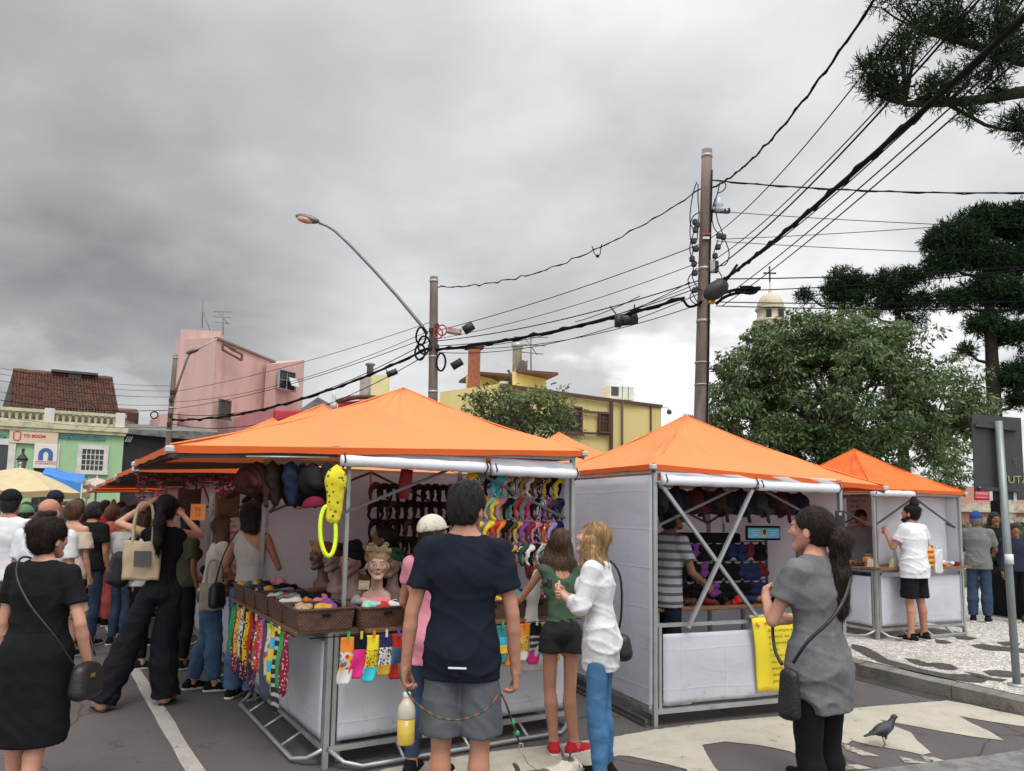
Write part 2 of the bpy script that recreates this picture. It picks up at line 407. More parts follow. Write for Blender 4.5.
scene.cycles.max_bounces = 6; scene.cycles.diffuse_bounces = 3

# ================================================================== ground
def sheet(name, polys, z, mat, kind='structure', label=None, cat=None):
    m = MB()
    for P in polys: m.add([(x,y,z) for x,y in P], [tuple(range(len(P)))])
    o = m.build(name, mat); 
    # make sure it faces up
    me = o.data
    for p in me.polygons:
        if p.normal.z < 0: p.flip()
    if kind: o['kind'] = kind
    if label: tag(o, label, cat)
    return o
def asphalt_mat():
    m = M('asphalt', (.105,.095,.093), .86, .16, 1.3, .6, 220, c2=(.135,.122,.118), c2scale=.6, c2lo=.45, c2hi=.75)
    nt = m.node_tree; L = nt.links; b = nt.nodes['Principled BSDF']; old = b.inputs['Base Color'].links[0].from_socket
    tc = nn(nt, 'ShaderNodeTexCoord'); n = nn(nt, 'ShaderNodeTexNoise'); n.inputs['Scale'].default_value = 260; n.inputs['Detail'].default_value = 2; L.new(tc.outputs['Object'], n.inputs['Vector'])
    mr = nn(nt, 'ShaderNodeMapRange'); mr.inputs['From Min'].default_value = .35; mr.inputs['From Max'].default_value = .65; mr.inputs['To Min'].default_value = .6; mr.inputs['To Max'].default_value = 1.4; L.new(n.outputs['Fac'], mr.inputs['Value'])
    # small oil stains and patches
    n2 = nn(nt, 'ShaderNodeTexNoise'); n2.inputs['Scale'].default_value = 3.1; n2.inputs['Detail'].default_value = 7; n2.inputs['Roughness'].default_value = .7; L.new(tc.outputs['Object'], n2.inputs['Vector'])
    m2 = nn(nt, 'ShaderNodeMapRange'); m2.inputs['From Min'].default_value = .60; m2.inputs['From Max'].default_value = .66; m2.inputs['To Min'].default_value = 1; m2.inputs['To Max'].default_value = .62; L.new(n2.outputs['Fac'], m2.inputs['Value'])
    mu = nn(nt, 'ShaderNodeMath', operation='MULTIPLY'); L.new(mr.outputs[0], mu.inputs[0]); L.new(m2.outputs[0], mu.inputs[1])
    # cracks
    nw = nn(nt, 'ShaderNodeTexNoise'); nw.inputs['Scale'].default_value = 2.5; nw.inputs['Detail'].default_value = 6; L.new(tc.outputs['Object'], nw.inputs['Vector'])
    wa = nn(nt, 'ShaderNodeMix', data_type='VECTOR'); wa.inputs['Factor'].default_value = .18; L.new(tc.outputs['Object'], wa.inputs[4]); L.new(nw.outputs['Color'], wa.inputs[5])
    vo = nn(nt, 'ShaderNodeTexVoronoi', feature='DISTANCE_TO_EDGE'); vo.inputs['Scale'].default_value = .62; L.new(wa.outputs[1], vo.inputs['Vector'])
    cm = nn(nt, 'ShaderNodeMapRange'); cm.inputs['From Min'].default_value = .002; cm.inputs['From Max'].default_value = .007; cm.inputs['To Min'].default_value = .5; L.new(vo.outputs['Distance'], cm.inputs['Value'])
    mk = nn(nt, 'ShaderNodeMath', operation='MULTIPLY'); L.new(mu.outputs[0], mk.inputs[0]); L.new(cm.outputs[0], mk.inputs[1])
    vm = nn(nt, 'ShaderNodeVectorMath', operation='SCALE'); L.new(old, vm.inputs[0]); L.new(mk.outputs[0], vm.inputs['Scale']); L.new(vm.outputs[0], b.inputs['Base Color'])
    return m
def paint_mat(name, c, wear=.56):
    """road paint with worn holes through which the asphalt colour shows"""
    m = M(name, c, .82, .13, 130, .4, 150, c2=tuple(x*.8 for x in c), c2scale=4, c2lo=.45, c2hi=.7)
    nt = m.node_tree; L = nt.links; b = nt.nodes['Principled BSDF']; old = b.inputs['Base Color'].links[0].from_socket
    tc = nn(nt, 'ShaderNodeTexCoord')
    n = nn(nt, 'ShaderNodeTexNoise'); n.inputs['Scale'].default_value = 5; n.inputs['Detail'].default_value = 12; n.inputs['Roughness'].default_value = .78; L.new(tc.outputs['Object'], n.inputs['Vector'])
    mr = nn(nt, 'ShaderNodeMapRange'); mr.inputs['From Min'].default_value = wear; mr.inputs['From Max'].default_value = wear+.07; L.new(n.outputs['Fac'], mr.inputs['Value'])
    mx = nn(nt, 'ShaderNodeMix', data_type='RGBA'); L.new(mr.outputs[0], mx.inputs['Factor']); L.new(old, mx.inputs[6]); mx.inputs[7].default_value = (.1,.092,.086,1); L.new(mx.outputs[2], b.inputs['Base Color'])
    return m
def stones_mat():
    m = M('mosaic_stone', (.60,.57,.51), .8, .1, 6, 0)
    nt = m.node_tree; L = nt.links; b = nt.nodes['Principled BSDF']; old = b.inputs['Base Color'].links[0].from_socket
    tc = nn(nt, 'ShaderNodeTexCoord'); v = nn(nt, 'ShaderNodeTexVoronoi', feature='DISTANCE_TO_EDGE'); v.inputs['Scale'].default_value = 30; L.new(tc.outputs['Object'], v.inputs['Vector'])
    v2 = nn(nt, 'ShaderNodeTexVoronoi'); v2.inputs['Scale'].default_value = 30; L.new(tc.outputs['Object'], v2.inputs['Vector'])
    sp = nn(nt, 'ShaderNodeSeparateColor'); L.new(v2.outputs['Color'], sp.inputs[0])
    m3 = nn(nt, 'ShaderNodeMapRange'); m3.inputs['To Min'].default_value = .8; m3.inputs['To Max'].default_value = 1.15; L.new(sp.outputs[0], m3.inputs['Value'])
    mr = nn(nt, 'ShaderNodeMapRange'); mr.inputs['From Min'].default_value = .03; mr.inputs['From Max'].default_value = .1; mr.inputs['To Min'].default_value = .55; L.new(v.outputs['Distance'], mr.inputs['Value'])
    mu = nn(nt, 'ShaderNodeMath', operation='MULTIPLY'); L.new(mr.outputs[0], mu.inputs[0]); L.new(m3.outputs[0], mu.inputs[1])
    vm = nn(nt, 'ShaderNodeVectorMath', operation='SCALE'); L.new(old, vm.inputs[0]); L.new(mu.outputs[0], vm.inputs['Scale']); L.new(vm.outputs[0], b.inputs['Base Color'])
    bp = nn(nt, 'ShaderNodeBump'); bp.inputs['Strength'].default_value = .6; bp.inputs['Distance'].default_value = .01; L.new(mr.outputs[0], bp.inputs['Height']); L.new(bp.outputs[0], b.inputs['Normal'])
    return m
def dark_stones():
    m = stones_mat().copy(); m.name = 'mosaic_dark'
    for n in m.node_tree.nodes:
        if n.type == 'VECT_MATH' and tuple(round(x,2) for x in n.inputs[0].default_value) == (.60,.57,.51): n.inputs[0].default_value = (.07,.065,.062)
    return m
ASPH = asphalt_mat()
sheet('ground', [[(-400,-200),(500,-200),(500,900),(-400,900)]], -.03, M('far_ground', (.09,.085,.08), .9))
# big road sheet, finely enough coloured by procedural texture
sheet('road', [[(-70,-30),(60,-30),(60,90),(-70,90)]], 0.0, ASPH)
# lighter concrete strip at the bottom right
strip = [gp(*p) for p in [(863,771),(905,766),(947,760.5),(985,756),(1024,750),(1200,724),(1600,760),(1200,900),(820,900),(780,800)]]
sheet('pavement_strip', [strip], .004, M('worn_concrete', (.2,.195,.185), .9, .2, 3, .4, 160, c2=(.13,.125,.12), c2scale=8))
# cream crossing
def ragged(P, amp=.012, seed=1):
    rk = random.Random(seed); Q = []
    for a, b_ in zip(P, P[1:]+P[:1]):
        L = math.dist(a, b_); n = max(1, min(60, int(L/.035)))
        for i in range(n): t = i/n; k = amp*min(1, L); Q.append((a[0]+(b_[0]-a[0])*t+rk.uniform(-k,k), a[1]+(b_[1]-a[1])*t+rk.uniform(-k,k)))
    return Q
CW = paint_mat('cream_paint', (.47,.44,.36), .585)
top = [(-60,905),(200,820),(330,786),(388,769),(440,760),(500,751),(555,745),(611,738),(655,730),(720,722),(787,716),(840,710),(875,706.5),(909,704),(947,701),(970,705),(1000,712),(1024,716.5),(1060,722)]
low = [(1060,732),(1024,727),(990,722),(959,716.5),(972,724),(990,732),(1004,741),(975,737.5),(940,731.5),(905,725),(879,720),(893,726),(911,733),(917,741),(931,753.5),(923,755.5),(908,752),(888,748.5),(870,745.5),(852,741),(848,744),(825,750),(801,757),(790,752),(772,748),(758,745.5),(742,744),(726,742),(712,744),(702,745.5),(708,757),(717,771),(730,800),(700,830),(692,800),(687,770),(668,765),(648,760.5),(629,756.6),(618,756),(611,758.6),(607,771),(612,800),(560,840),(300,900),(-60,1000)]
sheet('crossing_marking', [ragged([gp(*p) for p in top+low])], .005, CW)
for i, P in enumerate([[(842,743),(862,751),(880,757),(862,756),(846,750)],[(898,757),(915,760),(934,761),(925,764),(905,763)],[(920,756),(931,757),(944,761),(935,762.5),(925,760)],[(800,762),(830,766),(858,765),(872,769),(850,771),(820,770)]]):
    sheet('paint_remnant', [ragged([gp(*p) for p in P], .01, i)], .005, paint_mat('worn_cream', (.42,.39,.32), .5))
# white line
_a, _b = Vector(gp(195,771)), Vector(gp(100,612)); _d = (_b-_a).normalized(); _n = Vector((-_d.y,_d.x))*.055; _a -= _d*2; _b += _d*9
sheet('lane_line', [ragged([tuple(_a-_n), tuple(_a+_n), tuple(_b+_n), tuple(_b-_n)], .005)], .004, paint_mat('white_line', (.44,.42,.39), .57))
# raised pavement with kerb
KD = (gp(1024,716)); KB = gp(852,674)
KV = Vector((KD[0]-KB[0], KD[1]-KB[1])).normalized(); K0 = Vector(KB)
def kp(t, off=0.0):   # along the kerb towards the camera, off to the right
    return (K0.x+KV.x*t - KV.y*off*-1*-1, K0.y+KV.y*t + KV.x*off)
def kq(t, off): return (K0.x+KV.x*t-KV.y*off, K0.y+KV.y*t+KV.x*off)
kerb = MB()
t = -18.0; rk = random.Random(3)
while t < 6.5:
    l = .95+rk.random()*.1
    a, b = kq(t+.006, 0), kq(t+l-.006, 0); a2, b2 = kq(t+.006, .12), kq(t+l-.006, .12); dz = rk.uniform(-.008,.006)
    vs = [(a[0],a[1],-.02),(b[0],b[1],-.02),(b2[0],b2[1],-.02),(a2[0],a2[1],-.02),(a[0],a[1],.125+dz),(b[0],b[1],.125+dz),(b2[0],b2[1],.15+dz),(a2[0],a2[1],.15+dz)]
    kerb.add(vs, [(0,1,5,4),(4,5,6,7),(1,2,6,5),(0,4,7,3),(2,3,7,6)]); t += l
kerb.build('kerb', M('kerb_stone', (.2,.19,.17), .85, .22, 5, .6, 60, c2=(.09,.085,.08), c2scale=4, c2lo=.5, c2hi=.7))['kind'] = 'structure'
sheet('gutter', [[kq(-18,-.22), kq(6.5,-.22), kq(6.5,.0), kq(-18,.0)]], .003, M('gutter_dirt', (.04,.036,.033), .95, .3, 6))
pv = MB(); P0 = [kq(-18,.12), kq(6.5,.12), kq(6.5,22), kq(-18,22)]
pv.add([(x,y,.15) for x,y in P0], [(0,1,2,3)]); po = pv.build('pavement', stones_mat()); po['kind'] = 'structure'
for p in po.data.polygons:
    if p.normal.z < 0: p.flip()
zb = lambda L: [gp(780+x/4.197, 620+y/4.197, .154) for x, y in L]
DK = dark_stones()
waves = [
 [(300,100),(355,110),(410,138),(455,166),(505,178),(600,206),(700,226),(780,226),(840,238),(872,252),(850,262),(790,260),(730,250),(650,234),(560,214),(480,194),(420,178),(370,156),(325,130),(300,118)],
 [(520,160),(575,165),(620,180),(665,178),(715,185),(752,203),(725,210),(670,205),(640,195),(600,194),(560,182)],
 [(800,105),(850,99),(900,108),(960,112),(1024,120),(1100,128),(1100,142),(1024,138),(950,130),(880,128),(830,118)],
 [(775,216),(830,224),(885,240),(955,250),(930,258),(870,250),(820,236)],
 [(850,214),(905,209),(960,214),(1024,224),(1100,230),(1100,244),(1024,240),(950,240),(880,232)],
 [(905,92),(960,90),(1010,98),(1000,107),(940,108)],
 [(650,80),(690,84),(725,96),(690,100),(655,96)],
 [(730,68),(780,66),(830,76),(800,84),(745,80)],
]
sheet('pavement_pattern', [zb(w) for w in waves], .154, DK)
# second, higher path edge behind and lawn
def at_poly(pts, z): return [gp(px,py,z) for px,py in pts]
lawn = MB(); LB = [kq(-5.4,1.9), kq(-5.4,14), kq(-15,14), kq(-15,1.9)]
lawn.add([(x,y,.27) for x,y in LB], [(0,1,2,3)]); lo_ = lawn.build('lawn', M('grass_soil', (.05,.085,.02), .95, .35, 3, .8, 90)); lo_['kind'] = 'structure'
for p in lo_.data.polygons:
    if p.normal.z < 0: p.flip()
lk = MB(); lk.bar((*kq(-5.25,1.7),.2), (*kq(-5.25,14),.2), .2, .22); lk.bar((*kq(-5.3,1.75),.2), (*kq(-15,1.75),.2), .2, .22)
lk.build('lawn_kerb', M('lawn_kerb_stone', (.16,.15,.13), .9, .3, 5, .6, 50))['kind'] = 'structure'
# grass blades
rg = np.random.default_rng(5); n = 26000
tt = rg.uniform(-15,-5.5,n); oo = rg.uniform(2.0,9,n); gx = K0.x+KV.x*tt-KV.y*oo; gy = K0.y+KV.y*tt+KV.x*oo
h = rg.uniform(.04,.11,n); a = rg.uniform(0,6.28,n); wv = .007; dx = np.cos(a)*wv; dy = np.sin(a)*wv; lx = rg.normal(0,.03,n); ly = rg.normal(0,.03,n)
V = np.stack([np.stack([gx-dx,gy-dy,np.full(n,.265)],1), np.stack([gx+dx,gy+dy,np.full(n,.265)],1), np.stack([gx+lx,gy+ly,.27+h],1)],1).reshape(-1,3)
go = np_mesh('grass', V, np.arange(3*n).reshape(-1,3), M('grass_blade', (.085,.15,.03), .7, .4, 2), smooth=False)
tag(go, 'short green lawn grass behind the last stall on the right', 'grass', kind='stuff')
# ================================================================== far buildings
class Facade:
    """vertical plane through two ground points; px -> (local x, z)"""
    def __init__(s, a, b):
        s.a = Vector(a); s.b = Vector(b); d = (s.b-s.a); s.w = d.length; s.d = d.normalized(); s.rz = math.atan2(s.d.y, s.d.x); s.n = Vector((-s.d.y, s.d.x))
    def uv(s, px, py):
        r = ray(px, py); # ray*t on plane: (r.xy*t - a).n = 0
        t = (s.a.dot(s.n))/(r[0]*s.n.x+r[1]*s.n.y); p = Vector((r[0]*t, r[1]*t)) - s.a
        return p.dot(s.d), CAMH+r[2]*t
def gpt(px, Y): 
    v = at(px, 500, Y); return (v.x, v.y)
def block(name, corners, mat, parent, zb=-.1):
    """solid with the footprint points [(px, Y, ytop)], the top of each corner where the photo shows it"""
    m = MB(); n = len(corners); B = []; T = []
    for px, Y, yt in corners:
        p = at(px, yt, Y); B.append((p.x,p.y,zb)); T.append((p.x,p.y,p.z))
    m.add(B+T, [tuple(range(n-1,-1,-1)), tuple(range(n,2*n))] + [(i,(i+1)%n,n+(i+1)%n,n+i) for i in range(n)])
    return m.build(name, mat, parent)
def wall_pt(p0, p1, t):  return tuple(p0[i]+(p1[i]-p0[i])*t for i in range(3))
def window(parent, fc, px0, py0, px1, py1, frame, glass, depth=.12, fw=.1, bars=0, name='window', barv=0):
    u0, z0 = fc.uv(px0, py1); u1, z1 = fc.uv(px1, py0)
    m = MB(); y = -depth/2
    m.box(((u0+u1)/2, y, z1+fw/2), (u1-u0+2*fw, depth, fw)); m.box(((u0+u1)/2, y-.02, z0-fw/2), (u1-u0+2*fw+.08, depth+.04, fw))
    m.box((u0-fw/2, y, (z0+z1)/2), (fw, depth, z1-z0)); m.box((u1+fw/2, y, (z0+z1)/2), (fw, depth, z1-z0))
    for i in range(bars): m.box((u0+(u1-u0)*(i+1)/(bars+1), y+.01, (z0+z1)/2), (.035, .04, z1-z0))
    for i in range(barv): m.box(((u0+u1)/2, y+.012, z0+(z1-z0)*(i+1)/(barv+1)), (u1-u0, .03, .035))
    w = m.build(name, frame, parent)
    g = MB(); g.box(((u0+u1)/2, -.012, (z0+z1)/2), (u1-u0, .02, z1-z0)); g.build('pane', glass, w)
    return w
GLASS = M('dark_glass', (.02,.024,.028), .12, .3, 2)
WHITEP = M('white_plaster', (.55,.54,.5), .85, .1, 2, c2=(.4,.38,.34), c2scale=1.5, c2lo=.5, c2hi=.8)
# ---- green shop house
A0 = Vector((-23.6,34.6)); B0 = Vector((-19.2,37.0)); dd = (B0-A0).normalized(); A1 = A0-dd*7
F1 = Facade(A1, B0)
gh = empty('shop_house', (A1.x,A1.y,0), F1.rz, 'pale green single storey shop house with cream balustrade and old tiled roof', 'building')
GREEN = M('green_plaster', (.30,.47,.27), .85, .07, 1.5, c2=(.2,.31,.18), c2scale=1.5, c2lo=.52, c2hi=.8, stretch=(1,1,.3))
CREAM = M('cream_plaster', (.47,.45,.30), .85, .14, 2, c2=(.22,.21,.15), c2scale=3, c2lo=.5, c2hi=.75)
_, zc = F1.uv(122, 433); _, zr = F1.uv(120, 414.7)
W = F1.w
MB().box((W/2, 4, (zc)/2), (W, 8, zc)).build('wall', GREEN, gh)
m = MB(); m.box((W/2, -.12+.4, zc+.12), (W+.3, 1.1, .24)); m.box((W/2, -.05+.3, zc-.08), (W+.14, .9, .14)); m.build('cornice', CREAM, gh)
m = MB(); z0 = zc+.26; z1 = zr
m.box((W/2, 0.1, z0+.06), (W, .3, .14)); m.box((W/2, 0.1, z1-.07), (W+.1, .36, .15)); m.build('parapet_rail', CREAM, gh)
for pxx in (-60, 50, 121): 
    u, _ = F1.uv(pxx, 410); MB().box((u, .1, (z0+z1)/2+.02), (.42, .42, z1-z0+.1), bev=.02).build('parapet_pillar', WHITEP, gh)
u = .2; bal = MB().lathe([(.06,z0+.13),(.07,z0+.16),(.045,z0+(z1-z0)*.3),(.09,z0+(z1-z0)*.5),(.1,z0+(z1-z0)*.62),(.05,z0+(z1-z0)*.78),(.07,z1-.14)], 8).build('baluster', CREAM, gh); bal.location = (.2,.1,0)
for i in range(1, int(W/.27)):
    c = bal.copy(); col.objects.link(c); c.location = (.2+i*.27,.1,0); c.parent = gh
m = MB(); m.box((W/2, .9, (z0+z1)/2), (W, .06, z1-z0-.2)); m.build('parapet_back', M('dark_wall', (.1,.1,.07), .9), gh)  # dark back wall behind the balusters
# tiled roof
TILE = M('old_roof_tile', (.15,.062,.042), .85, .35, 4, .4, 20, c2=(.06,.045,.038), c2scale=1.6, c2lo=.42, c2hi=.68)
def tiled(name, p00, p10, p11, p01, nu, nv, parent, mat=None, amp=.07, loc=None):
    """tile courses between four world corners (eave left, eave right, ridge right, ridge left)"""
    P = [Vector(p) for p in (p00,p10,p11,p01)]; nrm = (P[1]-P[0]).cross(P[3]-P[0]).normalized(); inv = parent.matrix_basis.inverted() if parent else Matrix()
    cols_ = nu*4; V = []; rk = random.Random(5)
    rows = []
    for j in range(nv): rows += [(j/nv, amp*.9), ((j+.97)/nv, 0.0)]
    jit = [[rk.uniform(-.02,.02) for _ in range(cols_+1)] for _ in rows]
    for jj, (v, lift) in enumerate(rows):
        for i in range(cols_+1):
            u = i/cols_; b = P[0].lerp(P[1], u); t = P[3].lerp(P[2], u); p = b.lerp(t, v)
            V.append(inv @ (p + nrm*(amp*.8*math.cos(2*math.pi*u*nu) + lift + jit[jj][i])))
    n = cols_+1; F = [(j*n+i, j*n+i+1, (j+1)*n+i+1, (j+1)*n+i) for j in range(len(rows)-1) for i in range(cols_)]
    m = MB(); m.add(V, F)
    k = len(m.v); Q = [inv @ (p - nrm*.15) for p in P]; m.add(Q, [(3,2,1,0)])
    return m.build(name, mat or TILE, parent)
gh_m = Matrix.Translation((A1.x,A1.y,0)) @ Matrix.Rotation(F1.rz, 4, 'Z')
class _P: pass
def tiled_on(root, *a, **k):
    bpy.context.view_layer.update(); return tiled(a[0], *a[1:], parent=root, **k)
rf = tiled_on(gh, 'roof', at(10,408,36.0), at(119,415,38.6), at(112.5,379.5,41.5), at(13,371,39.2), 34, 15)
m = MB(); inv = gh.matrix_basis.inverted()
q = [at(10,408,36.0), at(13,371,39.2), at(2,408,43)]; q2 = [at(119,415,38.6), at(112.5,379.5,41.5), at(104,412,45)]
m.add([inv @ p for p in q+q2], [(0,1,2),(5,4,3),(1,4,5,2)]); m.build('gable', M('dark_gable', (.035,.03,.03), .9), gh)
m = MB(); a, b = inv @ at(13,371,39.2), inv @ at(112.5,379.5,41.5); m.tube([a+(b-a)*i/12+Vector((0,0,.03*(i%2))) for i in range(13)], .16, 6); m.build('ridge_tiles', TILE, gh)
m = MB(); p = inv @ at(75,376,40.5); m.box(p+Vector((0,0,.15)), (2.2,.8,.12)); m.box(p, (.6,.5,.35)); m.build('roof_vent', M('dark_sheet', (.05,.05,.055), .6), gh)
# signs and openings
BLUE = M('sign_blue', (.035,.10,.28), .6, .05); RED = M('sign_red', (.5,.03,.04), .6, .05)
LB_ = M('teal_letters', (.06,.22,.27), .6, .05)
u0, za = F1.uv(9, 443); u1, zb_ = F1.uv(59, 430)
sg = MB().box(((u0+u1)/2, -.1, (za+zb_)/2), (u1-u0, .12, zb_-za), bev=.02).build('sign_board', M('beige_sign', (.55,.47,.33), .6, .05), gh)
text_mesh('TO BOOM', .19, RED, gh, (F1.uv(35,436.5)[0], -.175, F1.uv(35,436.5)[1]), (R(90),0,0), bold=.008)
m = MB(); uu, zz = F1.uv(17.5,436); 
m.box((uu-.13,-.17,zz),(.05,.02,.34)); m.box((uu+.13,-.17,zz),(.05,.02,.34)); m.box((uu,-.17,zz+.2),(.2,.02,.05)); m.box((uu,-.17,zz-.2),(.2,.02,.05)); m.build('sign_emblem', RED, gh)
p = F1.uv(82, 437.8); text_mesh('HAMBURGUERIA', .27, LB_, gh, (p[0],-.06,p[1]), (R(90),0,0), ext=.03, bold=.006)
p = F1.uv(-6, 436); text_mesh('HAMBURGUERIA', .27, LB_, gh, (p[0]-.5,-.06,p[1]), (R(90),0,0), ext=.03, bold=.006)
u0, za = F1.uv(31, 492); u1, zb_ = F1.uv(60.5, 444)
MB().box(((u0+u1)/2, -.03, (za+zb_)/2), (u1-u0, .1, zb_-za)).build('door_surround', WHITEP, gh)
u0, za = F1.uv(33, 468); u1, zb_ = F1.uv(58, 445)
MB().box(((u0+u1)/2, -.14, (za+zb_)/2), (u1-u0, .1, zb_-za), bev=.01).build('sign_panel', M('white_sign', (.62,.6,.56), .5, .04), gh)
m = MB(); uu, zz = F1.uv(46, 455.5); s_ = .045*13
pts = []
for i in range(13): a = math.pi*i/12; pts.append((math.cos(a)*s_*.5, math.sin(a)*s_*.5))
inn = [(math.cos(math.pi*i/12)*s_*.17, math.sin(math.pi*i/12)*s_*.2) for i in range(12,-1,-1)]
outl = [(.5*s_,-.5*s_)]+pts+[(-.5*s_,-.5*s_),(-.17*s_,-.5*s_)]+inn+[(.17*s_,-.5*s_)]
vs = [(uu+x, -.2, zz+z+.05) for x, z in outl]; n = len(vs); vs2 = [(x,-.185,z) for x,_,z in vs]
# arch as strips
m.add(vs+vs2, [(1+i, 1+i+1, 16+12-i-1+0, 16+12-i) for i in range(12)] + [(0,1,28,29),(13,14,15,16)] )
m.build('sign_emblem', BLUE, gh)
p = F1.uv(46, 463); text_mesh('FARMACIA POPULAR\nSAUDE E BEM ESTAR', .09, RED, gh, (p[0],-.196,p[1]), (R(90),0,0), bold=.002)
m = MB(); u0, za = F1.uv(34, 470.5); u1, zb_ = F1.uv(57.5, 468.5); m.box(((u0+u1)/2,-.09,(za-4+zb_)/2),(u1-u0,.06,zb_-za+4)); m.build('doorway', M('dark_opening', (.02,.02,.022), .9), gh)
window(gh, F1, 81, 450, 104, 470, WHITEP, GLASS, .12, .2, bars=4, barv=3)
window(gh, F1, -14, 445, 9, 471, WHITEP, GLASS, .12, .28)
# ---- dark low shop next to it
ds = empty('shop_building', gpt(122,38.5)+(0,), 0, 'dark fronted low shop with grey eaves between the green house and the pink building', 'building')
DARK = M('dark_front', (.035,.03,.032), .8, .2, 2); GREYR = M('grey_roof', (.2,.2,.19), .85, .2, 2, c2=(.1,.1,.09), c2scale=2)
def blk(root, name, corners, mat, zb=-.1):
    bpy.context.view_layer.update(); o = block(name, corners, mat, None, zb); 
    inv = root.matrix_basis.inverted(); o.data.transform(inv); o.parent = root; KIDS.setdefault(root.name, []).append(o); return o
blk(ds, 'wall', [(123,38.5,434),(215,43,434),(215,48,434),(123,44,434)], DARK)
blk(ds, 'roof', [(122,38.0,429),(217,42.4,432),(217,48.4,426),(122,44.4,424)], GREYR, zb=at(122,433,38).z)
F2 = Facade(gpt(123,38.5), gpt(215,43))
p = F2.uv(127.5,439); m = MB(); 
for k in range(3): m.bar((p[0]-.1+.12*k,-.05,p[1]-.15),(p[0]+.05+.12*k,-.05,p[1]+.15),.05)
ld = m.build('sign_logo', M('dim_white', (.5,.5,.5), .6), ds); ld.rotation_euler.z = F2.rz
sh = empty('small_house', gpt(121,44)+(0,), 0, 'small house with brown tiled roof peeping out right of the green shop house', 'building')
blk(sh, 'wall', [(118,43,418),(137,46,420),(137,52,420),(118,49,418)], M('old_plaster', (.35,.33,.29), .9, .2, 2))
blk(sh, 'roof', [(117,42.6,411),(139,46.2,413),(137,52,409),(117,49,408)], TILE, zb=at(118,417,43).z)
# ---- pink building
PINK = M('pink_plaster', (.56,.37,.34), .85, .06, .7, c2=(.38,.25,.23), c2scale=1.4, c2lo=.5, c2hi=.8, stretch=(1,1,.16))
pk = empty('tower_building', gpt(216,44)+(0,), 0, 'tall pink rendered building with a bent metal emblem high on its wall', 'building')
blk(pk, 'wall', [(176,47,339),(216,44,338),(274.5,48.5,362),(262,56,362),(185,56,340)], PINK)
blk(pk, 'stair_tower', [(181,46.4,329),(221,45.5,331.5),(224,50,334),(184,52,330)], PINK, 6)
blk(pk, 'bay', [(266,47.0,365),(276,46.2,363.5),(304.5,48.4,360),(300,55,360),(268,55,362)], PINK)
blk(pk, 'extension', [(150,44,420),(160,43.4,414.5),(178,44.5,412),(178,50,412),(152,50,418)], PINK)
F3 = Facade(gpt(216,44), gpt(274.5,48.5)); F3b = Facade(gpt(276,46.2), gpt(304.5,48.4))
def holder(root, fc):
    h = bpy.data.objects.new('facade_trim', None); return h
def on_facade(root, fc, fn, *a, **k):
    """build facade pieces in the facade's frame, then express them in the root's frame"""
    tmp = bpy.data.objects.new('tmp', None); tmp.name = 'tmp'; o = fn(tmp, fc, *a, **k)
    T = Matrix.Translation((fc.a.x, fc.a.y, 0)) @ Matrix.Rotation(fc.rz, 4, 'Z'); bpy.context.view_layer.update(); G = root.matrix_basis.inverted() @ T
    objs = o if isinstance(o, list) else [o]
    for q in objs:
        q.data.transform(G); q.parent = root; KIDS.setdefault(root.name, []).append(q)
        for ch in KIDS.get(q.name, []): ch.data.transform(G)
    return o
RUST = M('rust_brown', (.12,.06,.045), .7, .2)
on_facade(pk, F3b, window, 278, 373.5, 294.5, 388, M('alu_frame', (.3,.3,.3), .5), GLASS, .12, .06, bars=1, barv=1)
on_facade(pk, F3, window, 218.5, 402, 229.5, 417.5, M('brown_frame', (.12,.08,.06), .7), M('shutter_glass', (.06,.09,.1), .3), .1, .08, bars=1, barv=6)
def emblem(t, fc):
    P = [fc.uv(*p) for p in [(232,351.5),(233,344.5),(222.5,344.0-.5),(222,350.5),(241,360),(241.3,354),(229.5,348.5)]]
    P = [fc.uv(*p) for p in [(234.5,350.2),(222,343.8),(221.6,349.8),(240.8,360.4),(241.4,354.6),(229.5,348.8)]]
    m = MB()
    for a, b in zip(P, P[1:]): m.bar((a[0],-.06,a[1]),(b[0],-.06,b[1]),.1,.1)
    return m.build('wall_emblem', RUST, t)
on_facade(pk, F3, emblem)
def awnw(t, fc):
    u0, z0 = fc.uv(286, 386.5); u1, z1 = fc.uv(294, 379); m = MB()
    m.box(((u0+u1)/2, -.35, (z0+z1)/2), (u1-u0, .04, (z1-z0)*1.05), Matrix.Rotation(R(-28),3,'X')); return m.build('open_sash', M('pale_sash', (.5,.52,.53), .3), t)
on_facade(pk, F3b, awnw)
m = MB(); m.bar(at(216,338,44)-Vector(gpt(216,44)+(0,)), at(274.5,362,48.5)-Vector(gpt(216,44)+(0,)), .25, .12); m.build('roof_edge', M('edge_grey', (.2,.14,.12), .8), pk)
ant = MB(); a = at(202,328,47); b = at(203,299,47); ant.tube([a,b], .035, 5); ant.tube([at(203,312,47), at(210,330,47)], .02, 4)
tag(ant.build('mast', M('grey_metal', (.16,.165,.17), .45, .1, metal=.5)), 'thin lightning mast on the roof of the pink building', 'mast')
def aerial(px, y0, y1, Y, label, w=1.2):
    m = MB(); a = at(px, y0, Y); b = at(px, y1, Y); m.tube([a,b], .03, 5)
    for k, z in enumerate((0,.35,.7)):
        m.tube([b+Vector((-w/2+.1*k,-.1*k,-z-.05)), b+Vector((w/2-.1*k,.1*k,-z-.05))], .02, 4)
    m.tube([b+Vector((-.3,0,-.05)), b+Vector((.3,.2,-.8))], .02, 4)
    return tag(m.build('roof_aerial', M('grey_metal',())), label, 'aerial', 'television aerials on the roofs')
aerial(223, 335, 311, 46, 'television aerial on the roof of the pink building')
